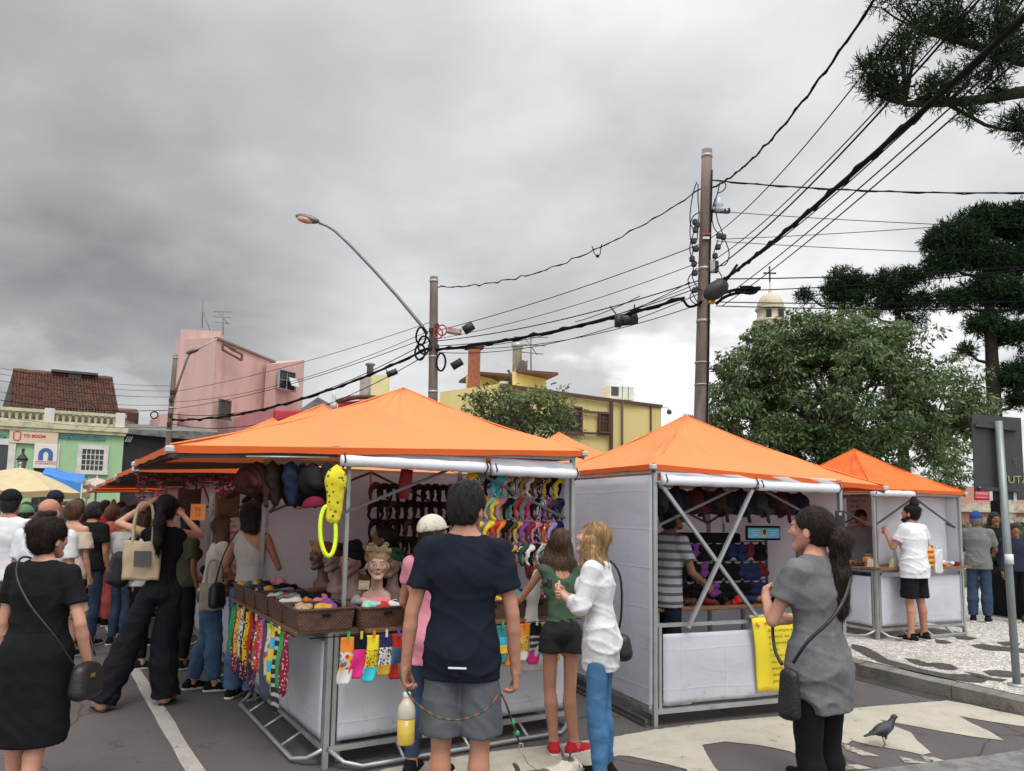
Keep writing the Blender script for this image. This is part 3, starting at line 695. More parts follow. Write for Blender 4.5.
# ---- red shop and small gables
rs = empty('red_building', gpt(275,41)+(0,), 0, 'bright red low building with a grey gabled roof right of the pink one', 'building')
REDP = M('red_plaster', (.42,.03,.045), .75, .12, 1); PURP = M('dull_pink_wall', (.33,.13,.14), .85, .1, 1)
blk(rs, 'wall', [(274.5,41,411),(341,43,412),(341,50,412),(278,50,409)], REDP)
blk(rs, 'side_wall', [(236,40,418),(248,40.4,413),(274,41,405.5),(276,50,405),(240,50,414)], PURP)
blk(rs, 'roof', [(302,42.5,408),(318,43,397.5),(338,43.8,408),(338,52,408),(318,51,397),(302,50,408)], GREYR, zb=at(300,410,42).z)
blk(rs, 'corner_block', [(338,42,403),(375,43,399.5),(376,49,399),(340,49,402)], REDP)
m = MB(); o0 = Vector(gpt(275,41)+(0,)); rk = random.Random(4)
for i in range(14):
    t = i/13; a = at(338+t*36, 401.5-4*t-2.2*math.sin(t*3.1), 42.2)-o0; m.ball(a, (.28,.3,.14), 6, 4)
m.build('ridge_tiles', TILE, rs)
m = MB(); a = at(333.5,409,42)-o0; m.lathe([(.18,0),(.2,.3),(.1,.5),(.13,.7),(.02,1.1)], 8, a); m.build('finial', WHITEP, rs)
# ---- narrow yellow block with flue
yb = empty('yellow_block', gpt(372,44)+(0,), 0, 'narrow pale yellow block with a grey flue, left of the middle pole', 'building')
YEL = M('yellow_plaster', (.66,.54,.23), .85, .07, .8, c2=(.48,.38,.17), c2scale=1.6, c2lo=.5, c2hi=.82, stretch=(1,1,.14))
PALEY = M('pale_yellow', (.62,.58,.3), .85, .08, .8)
blk(yb, 'wall', [(371,44,375),(390,44.6,375),(390,50,375),(371,50,375)], PALEY)
blk(yb, 'shaft', [(360,44.3,377),(371,43.9,377),(371,50,377),(360,50,377)], M('weathered_white', (.4,.38,.35), .9, .2, 1, c2=(.15,.14,.13), c2scale=1))
m = MB(); o0 = Vector(gpt(372,44)+(0,)); m.lathe([(.2,-.3),(.2,.5),(.3,.52),(.3,.62),(.1,.7)], 8, at(370,374,45)-o0); m.build('flue', M('grey_metal',()), yb)
# ---- big yellow building
yl = empty('yellow_building', gpt(610,30)+(0,), 0, 'long mustard yellow building with brown trim and a tall brick chimney', 'building')
blk(yl, 'wall', [(440,25.2,392),(498,26.7,384),(610,30,399),(661,31.6,405),(655,42,405),(440,38,392)], YEL)
F4 = Facade(gpt(440,25.2), gpt(661,31.6)); F4 = Facade(gpt(498,26.7), gpt(661,31.6))
BROWN = M('brown_trim', (.1,.04,.03), .7, .15)
def trims(t, fc):
    m = MB()
    def ln(p, q, w=.09, y=-.04):
        a = fc.uv(*p); b = fc.uv(*q); m.bar((a[0],y,a[1]),(b[0],y,b[1]),.08,w, up=(0,0,1))
    a = fc.uv(610.5,399); b = fc.uv(610.5,444); m.bar((a[0],-.05,a[1]),(b[0],-.05,0),.12,.1)
    a = fc.uv(621,401); m.tube([(a[0],-.07,a[1]),(a[0],-.07,0)],.05,6)
    a = fc.uv(650,404.5); m.bar((a[0],-.05,a[1]),(a[0],-.05,0),.05,.05)
    ln((500,385.4),(610,400.3),.14); ln((610,400.3),(661.4,406.3),.12)
    ln((560,410.3),(610,413.6)); ln((560,432),(610,434.2)); 
    return m.build('trim', BROWN, t)
on_facade(yl, F4, trims)
on_facade(yl, F4, window, 599.0, 414.8, 607.5, 431.4, BROWN, M('brown_glass', (.05,.03,.03), .3), .1, .07, bars=2, barv=4)
on_facade(yl, F4, window, 552, 409, 580, 431, BROWN, GLASS, .1, .07, bars=4, barv=3)
on_facade(yl, F4, window, 500, 403, 527, 426, BROWN, GLASS, .1, .07, bars=4, barv=3)
BRICK = M('chimney_brick', (.26,.09,.05), .9, .25, 8, .4, 40, c2=(.11,.05,.04), c2scale=1.2, c2lo=.5, c2hi=.75)
blk(yl, 'roof_tower', [(466,29,376),(491,30,373.5),(500,31,374),(499,34,374),(467,34,376)], YEL, 4)
blk(yl, 'roof_cabin', [(512,31,371.5),(546,32.5,375.5),(546,36,376),(513,36,373)], YEL, 5)
o0 = Vector(gpt(610,30)+(0,))
m = MB(); 
for (px,y,Y,w,d,h) in ((529.5,373.5,31.6,1.8,2,.12),(483,375,29.6,1.5,2,.1)): m.box(at(px,y,Y)-o0+Vector((0,.8,0)), (w,d+.4,h), Matrix.Rotation(R(18),3,'Z'))
m.build('roof_slab', BROWN, yl)
blk(yl, 'chimney', [(468.3,27.5,349),(480.2,27.8,348.5),(480.6,28.4,349),(469,28.3,349)], BRICK, 5)
m = MB(); m.box(at(474.3,347.6,28)-o0, (.6,.6,.14), Matrix.Rotation(R(20),3,'Z')); m.build('chimney_cap', M('soot_brick', (.07,.04,.035), .9), yl)
m = MB(); m.lathe([(.2,-.6),(.2,.9),(.26,.95),(.26,1.1)], 10, at(517,369,31.5)-o0); m.lathe([(.13,-.3),(.13,.35),(.17,.4)], 8, at(524.5,370,31.8)-o0); m.build('vent_pipes', M('galvanised', (.38,.39,.39), .45, .15, metal=.4), yl)
m = MB(); m.tube([at(511,392,30.5)-o0, at(511,375,30.5)-o0, at(508,370,30.5)-o0], .06, 6); m.tube([at(508,383,30.5)-o0, at(512,382,30.5)-o0], .05, 5); m.build('service_pipe', M('dark_sheet',()), yl)
aerial(531, 374, 336, 32, 'tall television aerial on the roof of the yellow building', 1.5)
ac = MB(); ac.box(at(622.5,394,31.5)+Vector((0,.6,0)), (1.15,.9,.56), Matrix.Rotation(R(20),3,'Z'), bev=.03)
acr = empty('air_conditioner', at(622.5,400,31.5), R(20), 'white air conditioning unit on the roof edge of the yellow building', 'air conditioner')
MB().box((0,.5,.33), (1.15,.9,.6), bev=.03).build('casing', M('ac_white', (.6,.61,.6), .5, .08, 3), acr)
m = MB(); m.box((-.34,.04,.36), (.34,.03,.38)); m.build('fan_grille', M('dark_sheet',()), acr)
m = MB(); m.box((.02,.035,.33),(.015,.02,.56)); m.box((.3,.035,.33),(.015,.02,.56)); m.build('panel_seam', M('grey_metal',()), acr)
cm = empty('security_camera', at(661,408,31.5), 0, 'small security camera on a bracket at the yellow building corner', 'camera')
MB().tube([(0,0,0),(.25,-.1,.05),(.3,-.12,-.08)], .025, 6).build('bracket', M('ac_white',()), cm); MB().ball((.32,-.13,-.18),.11,10,6).build('dome', M('dark_sheet',()), cm)
# ---- terracotta roof behind the big pole
tr_ = empty('tiled_house', gpt(700,36)+(0,), 0, 'house with bright terracotta roof just behind the big pole', 'building')
blk(tr_, 'wall', [(676,36,445),(742,37,445),(742,44,445),(676,44,445)], WHITEP)
tiled_on(tr_, 'roof', at(674,443,35.5), at(744,445,36.5), at(738,421,40), at(684,414,40), 26, 12, mat=M('terracotta', (.33,.085,.05), .85, .25, 3, .3, 20))
# ---- church tower
ch = empty('church_tower', gpt(774,75)+(0,), 0, 'cream church bell tower with a rounded dome and a cross on top', 'church tower')
CH = M('church_stone', (.5,.46,.34), .85, .12, .6, c2=(.3,.28,.22), c2scale=.7, c2lo=.5, c2hi=.8)
zt = at(774,312,75).z
MB().box((0,0,(zt-1.2)/2), (2.7,2.7,zt-1.2), Matrix.Rotation(R(20),3,'Z')).build('wall', CH, ch)
m = MB(); m.lathe([(1.75,zt-1.25),(1.8,zt-1.0),(1.35,zt-.95),(1.3,zt+.1),(1.5,zt+.15),(1.5,zt+.35),(1.3,zt+.4)], 16); m.build('drum', CH, ch)
m = MB(); m.lathe([(1.35,zt+.38)]+[(1.35*math.cos(R(a)), zt+.38+1.55*math.sin(R(a))) for a in range(8,86,9)]+[(.16,zt+1.95),(.2,zt+2.3),(.1,zt+2.4),(.07,zt+3.2),(.05,zt+3.3)], 16); m.build('dome', CH, ch)
m = MB(); x0 = zt+3.1; m.bar((0,0,x0),(0,0,x0+1.55),.13); m.bar((-.5,0,x0+.98),(.5,0,x0+.98),.13,.13)
for p in ((0,0,x0+1.6),(-.55,0,x0+.98),(.55,0,x0+.98)): m.ball(p,.12,6,4)
m.build('cross', M('iron', (.035,.033,.03), .6, metal=.3), ch)
m = MB()
for sx in (-1,1): m.box((sx*.62,-1.32,zt-.45),(.5,.12,.8))
m.build('belfry_opening', M('dark_opening',()), ch)
# ---- pink arcaded building on the right
pa = empty('arcaded_building', gpt(955,50)+(0,), R(8), 'salmon pink building with arched windows beyond the hedge on the right', 'building')
F5 = Facade(gpt(955,50), Vector(gpt(955,50))+Vector((math.cos(R(8)), math.sin(R(8))))*8)
SAL = M('salmon_plaster', (.5,.25,.18), .85, .08, .6); CST = M('cream_stone', (.5,.45,.34), .85, .14, 1.5, c2=(.3,.27,.2), c2scale=2)
MB().box((9,4,1.4), (24,8,4.8)).build('wall', SAL, pa)
_, z1 = F5.uv(980, 512.5); _, z2 = F5.uv(980, 503)
m = MB(); m.box((9,-.1,(z1+z2)/2),(24.4,.4,z2-z1)); m.box((9,-.22,z1+.1),(24.4,.5,.15)); m.build('cornice', CST, pa)
for i, px in enumerate((979.5, 1018.5, 1057)):
    u, zc_ = F5.uv(px, 531); m = MB(); n = 10
    for k in range(n):
        a0, a1 = math.pi*k/n, math.pi*(k+1)/n; r0, r1 = .62, .95
        m.add([(u+math.cos(a)*r, y, zc_+math.sin(a)*r) for a in (a0,a1) for r in (r0,r1) for y in (-.18,.0)], [(0,2,6,4),(2,3,7,6),(0,4,5,1)])
    for sx in (-1,1): m.box((u+sx*.785,-.09,zc_-.9),(.33,.18,1.8))
    w = m.build('window', CST, pa); g = MB(); g.add([(u+math.cos(math.pi*k/10)*.64,-.05,zc_+math.sin(math.pi*k/10)*.64) for k in range(11)]+[(u-.64,-.05,zc_-1.8),(u+.64,-.05,zc_-1.8)], [tuple(range(13))]); g.build('pane', GLASS, w)
    g = MB(); g.box((u,-.08,zc_-.6),(.06,.05,2.4)); g.box((u,-.08,zc_-.1),(1.2,.05,.06)); g.box((u,-.08,zc_-.9),(1.2,.05,.06)); g.build('glazing_bar', CST, w)
MB().box((-2.2,-.15,1.2),(.7,.4,4.2)).build('pilaster', CST, pa); MB().box((3.9,-.15,1.2),(.5,.4,4.2)).build('pilaster', CST, pa)

# ================================================================== trees
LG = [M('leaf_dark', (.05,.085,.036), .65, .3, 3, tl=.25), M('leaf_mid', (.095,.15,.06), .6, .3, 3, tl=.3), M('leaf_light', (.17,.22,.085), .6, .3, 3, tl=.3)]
BARK = M('bark', (.07,.055,.045), .95, .3, 6, .8, 30)
def leafcloud(rg, C, rad, per, size, asp=.4, droop=.5, light=.25):
    """C cluster centres (n,3), rad cluster radii (n,3)"""
    n = len(C); N = n*per
    u = rg.normal(0,1,(N,3)); u /= np.linalg.norm(u,axis=1)[:,None]; r = rg.uniform(0.25,1,N)**.5
    idx = np.repeat(np.arange(n), per); P = C[idx]+u*r[:,None]*rad[idx]
    d = u*np.array([1,1,.3]) + rg.normal(0,.5,(N,3)); d[:,2] -= droop; d /= np.linalg.norm(d,axis=1)[:,None]
    s = np.cross(d, rg.normal(0,.45,(N,3))+np.array([0,0,1])); s /= np.linalg.norm(s,axis=1)[:,None]+1e-6
    L = size*rg.uniform(.6,1.3,N)[:,None]; Wd = L*asp*.5
    nrm = np.cross(s,d)
    V = np.stack([P, P+d*L*.5+s*Wd+nrm*L*.06, P+d*L, P+d*L*.5-s*Wd+nrm*L*.06],1).reshape(-1,3)
    F = np.arange(4*N).reshape(-1,4)
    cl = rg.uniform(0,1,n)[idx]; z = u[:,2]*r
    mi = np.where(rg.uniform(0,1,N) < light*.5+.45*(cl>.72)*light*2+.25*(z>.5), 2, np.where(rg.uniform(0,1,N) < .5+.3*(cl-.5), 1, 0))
    return V, F, mi
def limb_tree(mb, base, top, r0, rg, ends, r1=.05):
    base = Vector(base); top = Vector(top); n = 6; pts = [base.lerp(top, i/n)+Vector((rg.uniform(-.12,.12),rg.uniform(-.12,.12),0))*(i>0) for i in range(n+1)]
    mb.tube(pts, [r0*(1-.65*i/n) for i in range(n+1)], 8)
    for e in ends:
        e = Vector(e); k = rg.integers(2, n); a = pts[k]; mid = a.lerp(e,.5)+Vector((0,0,.12*(e-a).length)); rr = r0*(1-.65*k/n)*.5
        mb.tube([a, a.lerp(mid,.5)+Vector((rg.uniform(-.1,.1),0,.05)), mid, mid.lerp(e,.5), e], [rr, rr*.8, rr*.6, rr*.4, .015], 5)
def broad_tree(name, label, base, lobes, ncl, per, size, seed, trunk_r=.25, trunk_top=None, light=.25, clr=(.5,.5,.28), droop=.5, group=None, asp=.4, shell=.55):
    rg = np.random.default_rng(seed); C = []
    vol = np.array([l[1][0]*l[1][1]*l[1][2] for l in lobes]); vol = vol/vol.sum()
    for l, v in zip(lobes, vol):
        k = max(3, int(ncl*v)); u = rg.normal(0,1,(k,3)); u /= np.linalg.norm(u,axis=1)[:,None]; r = rg.uniform(shell,1,k)**.7
        C.append(np.array(l[0])+u*r[:,None]*np.array(l[1]))
    C = np.concatenate(C); rad = np.array(clr)*rg.uniform(.6,1.35,(len(C),1))
    V, F, mi = leafcloud(rg, C, rad, per, size, asp, droop, light)
    root = empty(name, base, 0, label, 'tree', group); b = np.array(base)
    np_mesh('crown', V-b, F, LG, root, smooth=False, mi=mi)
    mb = MB(); tp = trunk_top or (lobes[0][0][0], lobes[0][0][1], lobes[0][0][2]+lobes[0][1][2]*.5)
    E_ = [C[i] for i in rg.choice(len(C), min(len(C), 40), replace=False)]
    limb_tree(mb, (0,0,0), Vector(tp)-Vector(base), trunk_r, rg, [Vector(e)-Vector(base) for e in E_])
    mb.build('trunk', BARK, root); return root
def lobe(px, py, Y, rx, rz, ry=None): 
    p = at(px, py, Y); k = Y/750; return ((p.x,p.y,p.z), (rx*k, (ry or rx)*k, rz*k))
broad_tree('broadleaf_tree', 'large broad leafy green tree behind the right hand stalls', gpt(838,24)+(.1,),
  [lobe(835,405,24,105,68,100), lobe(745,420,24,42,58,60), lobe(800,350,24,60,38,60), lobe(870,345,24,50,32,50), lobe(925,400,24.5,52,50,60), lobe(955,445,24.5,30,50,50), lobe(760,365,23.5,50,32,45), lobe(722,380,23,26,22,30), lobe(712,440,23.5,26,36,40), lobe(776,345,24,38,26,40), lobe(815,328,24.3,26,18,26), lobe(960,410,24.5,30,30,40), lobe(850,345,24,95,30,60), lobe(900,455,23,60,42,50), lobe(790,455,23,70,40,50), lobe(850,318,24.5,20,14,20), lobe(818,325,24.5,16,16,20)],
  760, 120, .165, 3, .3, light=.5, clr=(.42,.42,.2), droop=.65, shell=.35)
for k in ((705,425,24,.0),):
    pass
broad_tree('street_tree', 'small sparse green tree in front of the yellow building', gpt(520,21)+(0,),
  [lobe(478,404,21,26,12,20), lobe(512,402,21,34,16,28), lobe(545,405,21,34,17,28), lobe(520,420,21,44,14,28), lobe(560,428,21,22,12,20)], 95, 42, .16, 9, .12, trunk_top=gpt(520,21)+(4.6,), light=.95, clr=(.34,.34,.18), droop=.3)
broad_tree('bush_tree', 'low dark green tree between the white tent walls far right of the hedge', gpt(1002,30)+(0,), [lobe(1003,545,30,14,12), lobe(990,550,30,10,8)], 26, 60, .2, 12, .1, light=.2)
def tufts(rg, tips, per, L, w, up=.35):
    """spiky araucaria foliage: short needle-covered twigs"""
    n = len(tips); N = n*per; idx = np.repeat(np.arange(n), per)
    d = rg.normal(0,1,(N,3)); d[:,2] += up; d /= np.linalg.norm(d,axis=1)[:,None]
    P = tips[idx]
    nq = 5; Vs = []
    for q in range(nq):
        t0 = rg.uniform(.15,.9,N)[:,None]; b = P+d*L*t0
        e = d*.8+rg.normal(0,.55,(N,3)); e /= np.linalg.norm(e,axis=1)[:,None]; s = np.cross(e, rg.normal(0,1,(N,3))); s /= np.linalg.norm(s,axis=1)[:,None]
        l = L*.42
        Vs.append(np.stack([b-s*w, b+s*w, b+e*l+s*w*.3, b+e*l-s*w*.3],1))
    V = np.concatenate(Vs).reshape(-1,3); return V, np.arange(len(V)).reshape(-1,4)
ABARK = M('araucaria_bark', (.03,.024,.02), .95, .3, 6, .8, 30, spec=.1)
AG = [M('araucaria_dark', (.013,.030,.014), .8, .3, 4, spec=.12), M('araucaria_mid', (.024,.048,.02), .8, .3, 4, spec=.12)]
def araucaria(label, px, Y, clumps, ytrunk_top, seed, trunk_r=.35, dens=1.0):
    rg = np.random.default_rng(seed); base = gpt(px, Y)+(0,); root = empty('araucaria_tree', base, 0, label, 'tree', 'dark araucaria pines on the right'); b = np.array(base)
    top = at(px, ytrunk_top, Y); mb = MB(); mb.tube([(0,0,0), (0,0,top.z*.5), (0,0,top.z)], [trunk_r, trunk_r*.8, trunk_r*.35], 8)
    T = []; k = Y/750
    for (cx, cy, rx, ry) in clumps:
        c = at(cx, cy, Y); n = int(max(7, rx*ry*.125*dens)); u = rg.normal(0,1,(n,3)); u /= np.linalg.norm(u,axis=1)[:,None]; r = rg.uniform(.3,1,n)**.5
        pts = np.array(c)+u*r[:,None]*np.array([rx*k*.86, min(rx*k,1.8), ry*k*.72]); T.append(pts)
        e = Vector(c)-Vector(base); zz = min(e.z-.3, top.z*.98); a = Vector((0,0,max(zz-.25*abs(e.x), top.z*.35)))
        mid = a.lerp(e,.6); mid.z = a.z+(e.z-a.z)*.25; mb.tube([a, a.lerp(mid,.5), mid, e], [.12,.1,.08,.04], 5)
        for q in pts[::3]: mb.tube([mid.lerp(e,.7), Vector(q)-Vector(base)], [.035,.02], 4)
    mb.build('trunk', ABARK, root); T = np.concatenate(T)
    V, F = tufts(rg, T, 19, .55, .026); np_mesh('crown', V-b, F, AG, root, smooth=False, mi=rg.integers(0,2,len(F))); return root
araucaria('tall araucaria with open crown and bare dark trunk behind the road sign', 999, 42,
  [(955,240,32,22),(985,225,40,20),(1015,222,34,20),(1040,240,30,22),(945,262,22,16),(975,258,30,16),(1010,262,34,20),(990,290,34,16),(1025,300,28,16),(960,300,16,12),(985,325,22,12),(1018,335,26,14),(1015,378,24,14),(1020,400,16,8),(968,352,10,6),(1040,360,20,20)], 215, 21, .45, 1.15)
araucaria('flat topped dark araucaria rising above the broad tree', 905, 48,
  [(893,285,26,22),(915,278,18,14),(930,300,18,14),(905,305,22,10),(880,300,16,12),(915,320,12,8),(870,312,10,8)], 270, 22, .4, .95)
araucaria('round topped dark araucaria between church tower and taller pines', 846, 48,
  [(844,283,22,17),(860,290,14,14),(832,295,14,12),(850,303,20,9),(808,296,9,9)], 275, 23, .4, 1.05)
# near araucaria whose branch hangs into the picture
rg = np.random.default_rng(77); nbase = (11.4, 11.5, .1)
na = empty('araucaria_tree', nbase, 0, 'near araucaria whose branch reaches in at the top right corner', 'tree', 'dark araucaria pines on the right')
mb = MB(); mb.tube([(0,0,0),(.1,0,6),(0,0,13)], [.42,.36,.25], 12)
T = []; nb = Vector(nbase)
def nlimb(pts, r0, r1):
    P = [at(*p)-nb for p in pts]; n = len(P); mb.tube(P, [r0+(r1-r0)*i/(n-1) for i in range(n)], 7); return P
def nclump(px, py, Y, rx, ry, n, frm=None):
    c = at(px, py, Y); k = Y/750
    for _ in range(n):
        u = rg.normal(0,1,3); u /= np.linalg.norm(u); r = rg.uniform(.2,1)**.5
        q = np.array(c)+u*r*np.array([rx*k, .5*rx*k+.1, ry*k]); T.append(q)
        s = Vector(frm) if frm is not None else Vector(c)-nb
        mb.tube([s, s.lerp(Vector(q)-nb,.6)+Vector((0,0,-.03)), Vector(q)-nb], [.022,.016,.01], 4)
L1 = nlimb([(1240,70,11.4),(1120,84,11.0),(1024,92,10.4),(985,99,10.1),(945,103,9.9),(905,104,9.7)], .12, .04)
nclump(878,75,9.7,20,20,11,L1[-1]); nclump(900,52,9.7,24,16,11,L1[-1]); nclump(925,90,9.8,26,16,10,L1[-2]); nclump(895,92,9.7,20,12,7,L1[-1]); nclump(960,80,9.9,20,14,6,L1[-2])
L2 = nlimb([(1240,20,11.2),(1100,40,10.8),(1024,62,10.3),(990,50,10.1),(950,38,9.9),(920,30,9.8)], .1, .035)
nclump(935,18,9.8,26,16,10,L2[-1]); nclump(965,28,9.9,26,20,12,L2[-2]); nclump(1000,20,10,26,24,12,L2[-3]); nclump(985,58,10,26,18,10,L2[-3]); nclump(1018,50,10.2,16,22,8,L2[-4]); nclump(895,3,9.8,16,5,4,L2[-1]); nclump(1015,-10,10.2,30,14,8,L2[-3]); nclump(950,-8,10,30,12,8,L2[-2])
L3 = nlimb([(945,103,9.9),(962,112,9.9),(985,125,9.9),(1005,130,10),(1024,131,10)], .03, .018)
nclump(963,112,9.9,9,9,3,L3[1]); nclump(1012,125,10,14,8,6,L3[-2]); nclump(1022,137,10,8,6,3,L3[-1])
L4 = nlimb([(985,99,10.1),(1000,104,10.1)], .02, .01); nclump(1000,88,10.2,22,10,5)
mb.build('trunk', ABARK, na); V, F = tufts(rg, np.array(T), 26, .23, .0075); np_mesh('crown', V-np.array(nbase), F, AG, na, smooth=False, mi=rg.integers(0,2,len(F)))
# hedge and shrubs behind the right stall
def hedge(label, pts, w, h, n, seed, name='hedge'):
    rg = np.random.default_rng(seed); C = []
    for a, b in zip(pts, pts[1:]):
        k = max(4, n//(len(pts)-1)); t = rg.uniform(0,1,k)[:,None]; C.append(np.array(a)*(1-t)+np.array(b)*t + rg.uniform(-1,1,(k,3))*np.array([w/2,w/2,0])+np.stack([0*t[:,0],0*t[:,0],rg.uniform(.1,h,k)],1))
    C = np.concatenate(C); V, F, mi = leafcloud(rg, C, np.full((len(C),3), .22), 90, .09, .5, .1, .25)
    o = np_mesh(name, V, F, LG, None, smooth=False, mi=mi); return tag(o, label, 'hedge')
hedge('clipped green hedge in front of the salmon pink arcaded building', [gpt(955,27)+(.0,), gpt(1000,28)+(.0,), gpt(1060,29)+(0,)], .8, 1.5, 110, 31)
broad_tree('low_shrub', 'leafy low shrub under the table at the right edge', gpt(985,17.2)+(.2,), [((*gpt(1003,16.8),.6),(.45,.35,.35)), ((*gpt(990,17.2),.55),(.3,.3,.3))], 22, 60, .13, 41, .03, light=.5, clr=(.15,.15,.12))
fw = MB(); 
a = kq(-17,3); b = kq(-17,22)
fw.bar((*gpt(940,24.5),.3),(*gpt(1100,26.5),.3),.35,.6); tag(fw.build('low_wall', M('old_wall', (.28,.26,.23), .9, .25, 3, .5, 40, c2=(.14,.13,.12), c2scale=3)), 'low grey stone wall below the green hedge', 'wall')
rg = np.random.default_rng(55); n = 150; X = rg.uniform(-75,110,n); C = np.stack([X, 82+rg.uniform(-4,6,n)+.05*np.abs(X), rg.uniform(.6,5,n)*(.75+.25*np.sin(X*.13))], 1); C = C[(C[:,0] > 30)|(C[:,0] < -48)]
V, F, mi = leafcloud(rg, C, np.full((len(C),3), 2.6), 130, .8, .7, .1, .2); tag(np_mesh('distant_trees', V, F, LG, None, smooth=False, mi=mi), 'far tree line closing the street beyond all buildings', 'trees', kind='stuff')
# ================================================================== poles, lamps, cables
CONC = M('old_concrete_pole', (.185,.14,.12), .9, .25, 3, .4, 50, c2=(.11,.085,.075), c2scale=2.5, stretch=(1,1,.3))
CABLE = M('cable_black', (.007,.007,.008), .85, .2, 4, spec=.1); METAL = M('galvanised',()); PORC = M('porcelain', (.55,.55,.56), .25, .05)
DPLAST = M('black_plastic', (.015,.015,.017), .5, .2, 6)
def pole_root(name, label, pt, pl, Y, r0, r1, cat='pole', group='concrete utility poles'):
    top = at(*pt, Y); low = at(*pl, Y); d = (top-low)/(top.z-low.z); base = low-d*low.z
    root = empty(name, base, 0, label, cat, group); h = top.z
    m = MB(); m.tube([d*(h*i/10) for i in range(11)], [r0+(r1-r0)*i/10 for i in range(11)], 14); m.build('shaft', CONC, root)
    m = MB()
    for z in (h*.985, h*.72, h*.6): m.tube([d*(z-.03), d*(z+.03)], [r0+(r1-r0)*z/h+.012]*2, 14)
    m.build('band', METAL, root)
    return root, base, d
def insulator(parent, p, mat=PORC, s=1.0, name='insulator'):
    m = MB(); m.lathe([(.02*s,-.06*s),(.05*s,-.04*s),(.03*s,-.01*s),(.055*s,.01*s),(.03*s,.04*s),(.04*s,.07*s),(.01*s,.09*s)], 8, p); return m.build(name, mat, parent)
# big pole
bp, bpb, bpd = pole_root('utility_pole', 'big brown concrete utility pole loaded with cable fittings behind the middle stall', (707,150), (701,428), 16, .185, .112)
L_ = lambda px, py, Y=16: at(px, py, Y)-bpb
m = MB(); m.bar(L_(707,211), L_(729,212.5), .05); m.build('cross_bracket', DPLAST, bp)
insulator(bp, L_(718,206,15.95), M('blue_white_porcelain', (.5,.6,.7), .2), 2.2)
for (px,py) in ((729,211),(725,211.5)): insulator(bp, L_(px,py), DPLAST, .8)
for i,(px,py) in enumerate(((695,222),(695.5,230),(697,225),(694,241),(696,249),(719,236),(723.5,237),(718,247),(695,273),(695,290),(694,264),(692,259))):
    m = MB(); m.box(L_(px,py,15.85), (.11,.1,.12), bev=.02); m.build('clamp', DPLAST, bp)
for i,(px,py,w,h) in enumerate(((712.5,266,.11,.3),(716,267,.1,.26),(715,256,.1,.12))):
    m = MB(); m.box(L_(px,py,15.82), (w,.12,h), bev=.02); m.build('junction_box', DPLAST if i else METAL, bp)
m = MB(); m.box(L_(706,238,15.84),(.14,.05,.05)); m.build('number_plate', M('ac_white',()), bp)
m = MB(); m.box(L_(705.5,234,15.84),(.2,.05,.04)); m.build('red_band', M('faded_red', (.3,.06,.05), .7), bp)
m = MB(); m.box(L_(712,302,15.8),(.13,.12,.08), bev=.02); m.build('yellow_tag', M('yellow_tag', (.8,.4,.03), .6), bp)
def arc(parent, pts, r, Y=15.85, name='drop_wire'):
    P = [at(px,py,Y)-bpb for px,py in pts]; Q = []
    for i in range(len(P)-1):
        p0, p1, p2, p3 = P[max(i-1,0)], P[i], P[i+1], P[min(i+2,len(P)-1)]
        for t in (0,.25,.5,.75): Q.append(.5*((2*p1)+(-p0+p2)*t+(2*p0-5*p1+4*p2-p3)*t*t+(-p0+3*p1-3*p2+p3)*t**3))
    Q.append(P[-1]); return MB().tube(Q, r, 5).build(name, CABLE, parent)
for pts in ([(697,182),(694,190),(691,205),(690,222),(694,230)],[(698,184),(698,200),(699,215),(697,240)],[(694,232),(690,245),(691,256),(696,262)],[(720,182),(717,195),(713,206),(712,222)],[(724,182),(726,186),(723,191),(718,193)],
            [(716,213),(718,222),(721,229),(724,238),(728,248),(729,256),(726,264),(720,266)],[(724,238),(720,246),(716,250)],[(696,262),(692,275),(697,287),(703,291)],[(693,290),(690,298),(696,304),(702,300)],[(716,268),(722,278),(717,288),(710,292)],
            [(718,240),(714,252),(712,262)],[(700,212),(692,218),(690,235),(693,250),(690,262)],[(711,212),(714,228),(722,236)],[(697,268),(688,280),(694,296),(700,306)]):
    arc(bp, pts, .012)
arc(bp, [(712,300),(722,294),(735,290),(748,289),(760,288),(752,292),(738,293),(725,297),(716,304)], .035, 15.7, 'cable_loop'); arc(bp, [(735,291),(750,294),(757,291),(752,287),(740,287)], .025, 15.6, 'cable_loop')
arc(bp, [(702,302),(694,306),(688,306),(684,301),(680,299)], .03, 15.9, 'cable_loop')
MB().tube([L_(712,150+20,15.87), L_(709,300,15.85), L_(707,430,15.83), L_(707,432,15.83)+Vector((0,0,-2.5))], .018, 5).build('conduit', CABLE, bp)
for y in (363,385): MB().tube([bpd*at(703,y,16).z-bpd*.012, bpd*at(703,y,16).z+bpd*.012], .168, 14).build('strap', METAL, bp)
# middle pole with street lamp
mp, mpb, mpd = pole_root('utility_pole', 'shorter concrete pole above the first stall with a long lamp arm and coiled cables', (434,277), (433,392), 21, .16, .115)
W_ = lambda px, py, Y=21: at(px, py, Y)-mpb
coil = MB()
for (px,py,rx,ry,mt) in ((421,336,5,9,0),(424,345,6,9,0),(420,352,5,8,0),(441,362,4.5,9,0)):
    k = 21/750; c = W_(px,py,20.8); coil.tube([c+Vector((math.cos(a)*rx*k, .02*math.sin(3*a), math.sin(a)*ry*k)) for a in [2*math.pi*i/18 for i in range(19)]], .03, 5)
coil.build('cable_coil', CABLE, mp)
coil = MB()
for (px,py,r_) in ((442,330,4.5),(438,333,4.5)):
    k = 21/750; c = W_(px,py,20.75); coil.tube([c+Vector((math.cos(a)*r_*k, .02, math.sin(a)*r_*1.2*k)) for a in [2*math.pi*i/14 for i in range(15)]], .022, 5)
coil.build('red_cable_coil', M('red_cable', (.35,.03,.04), .5), mp)
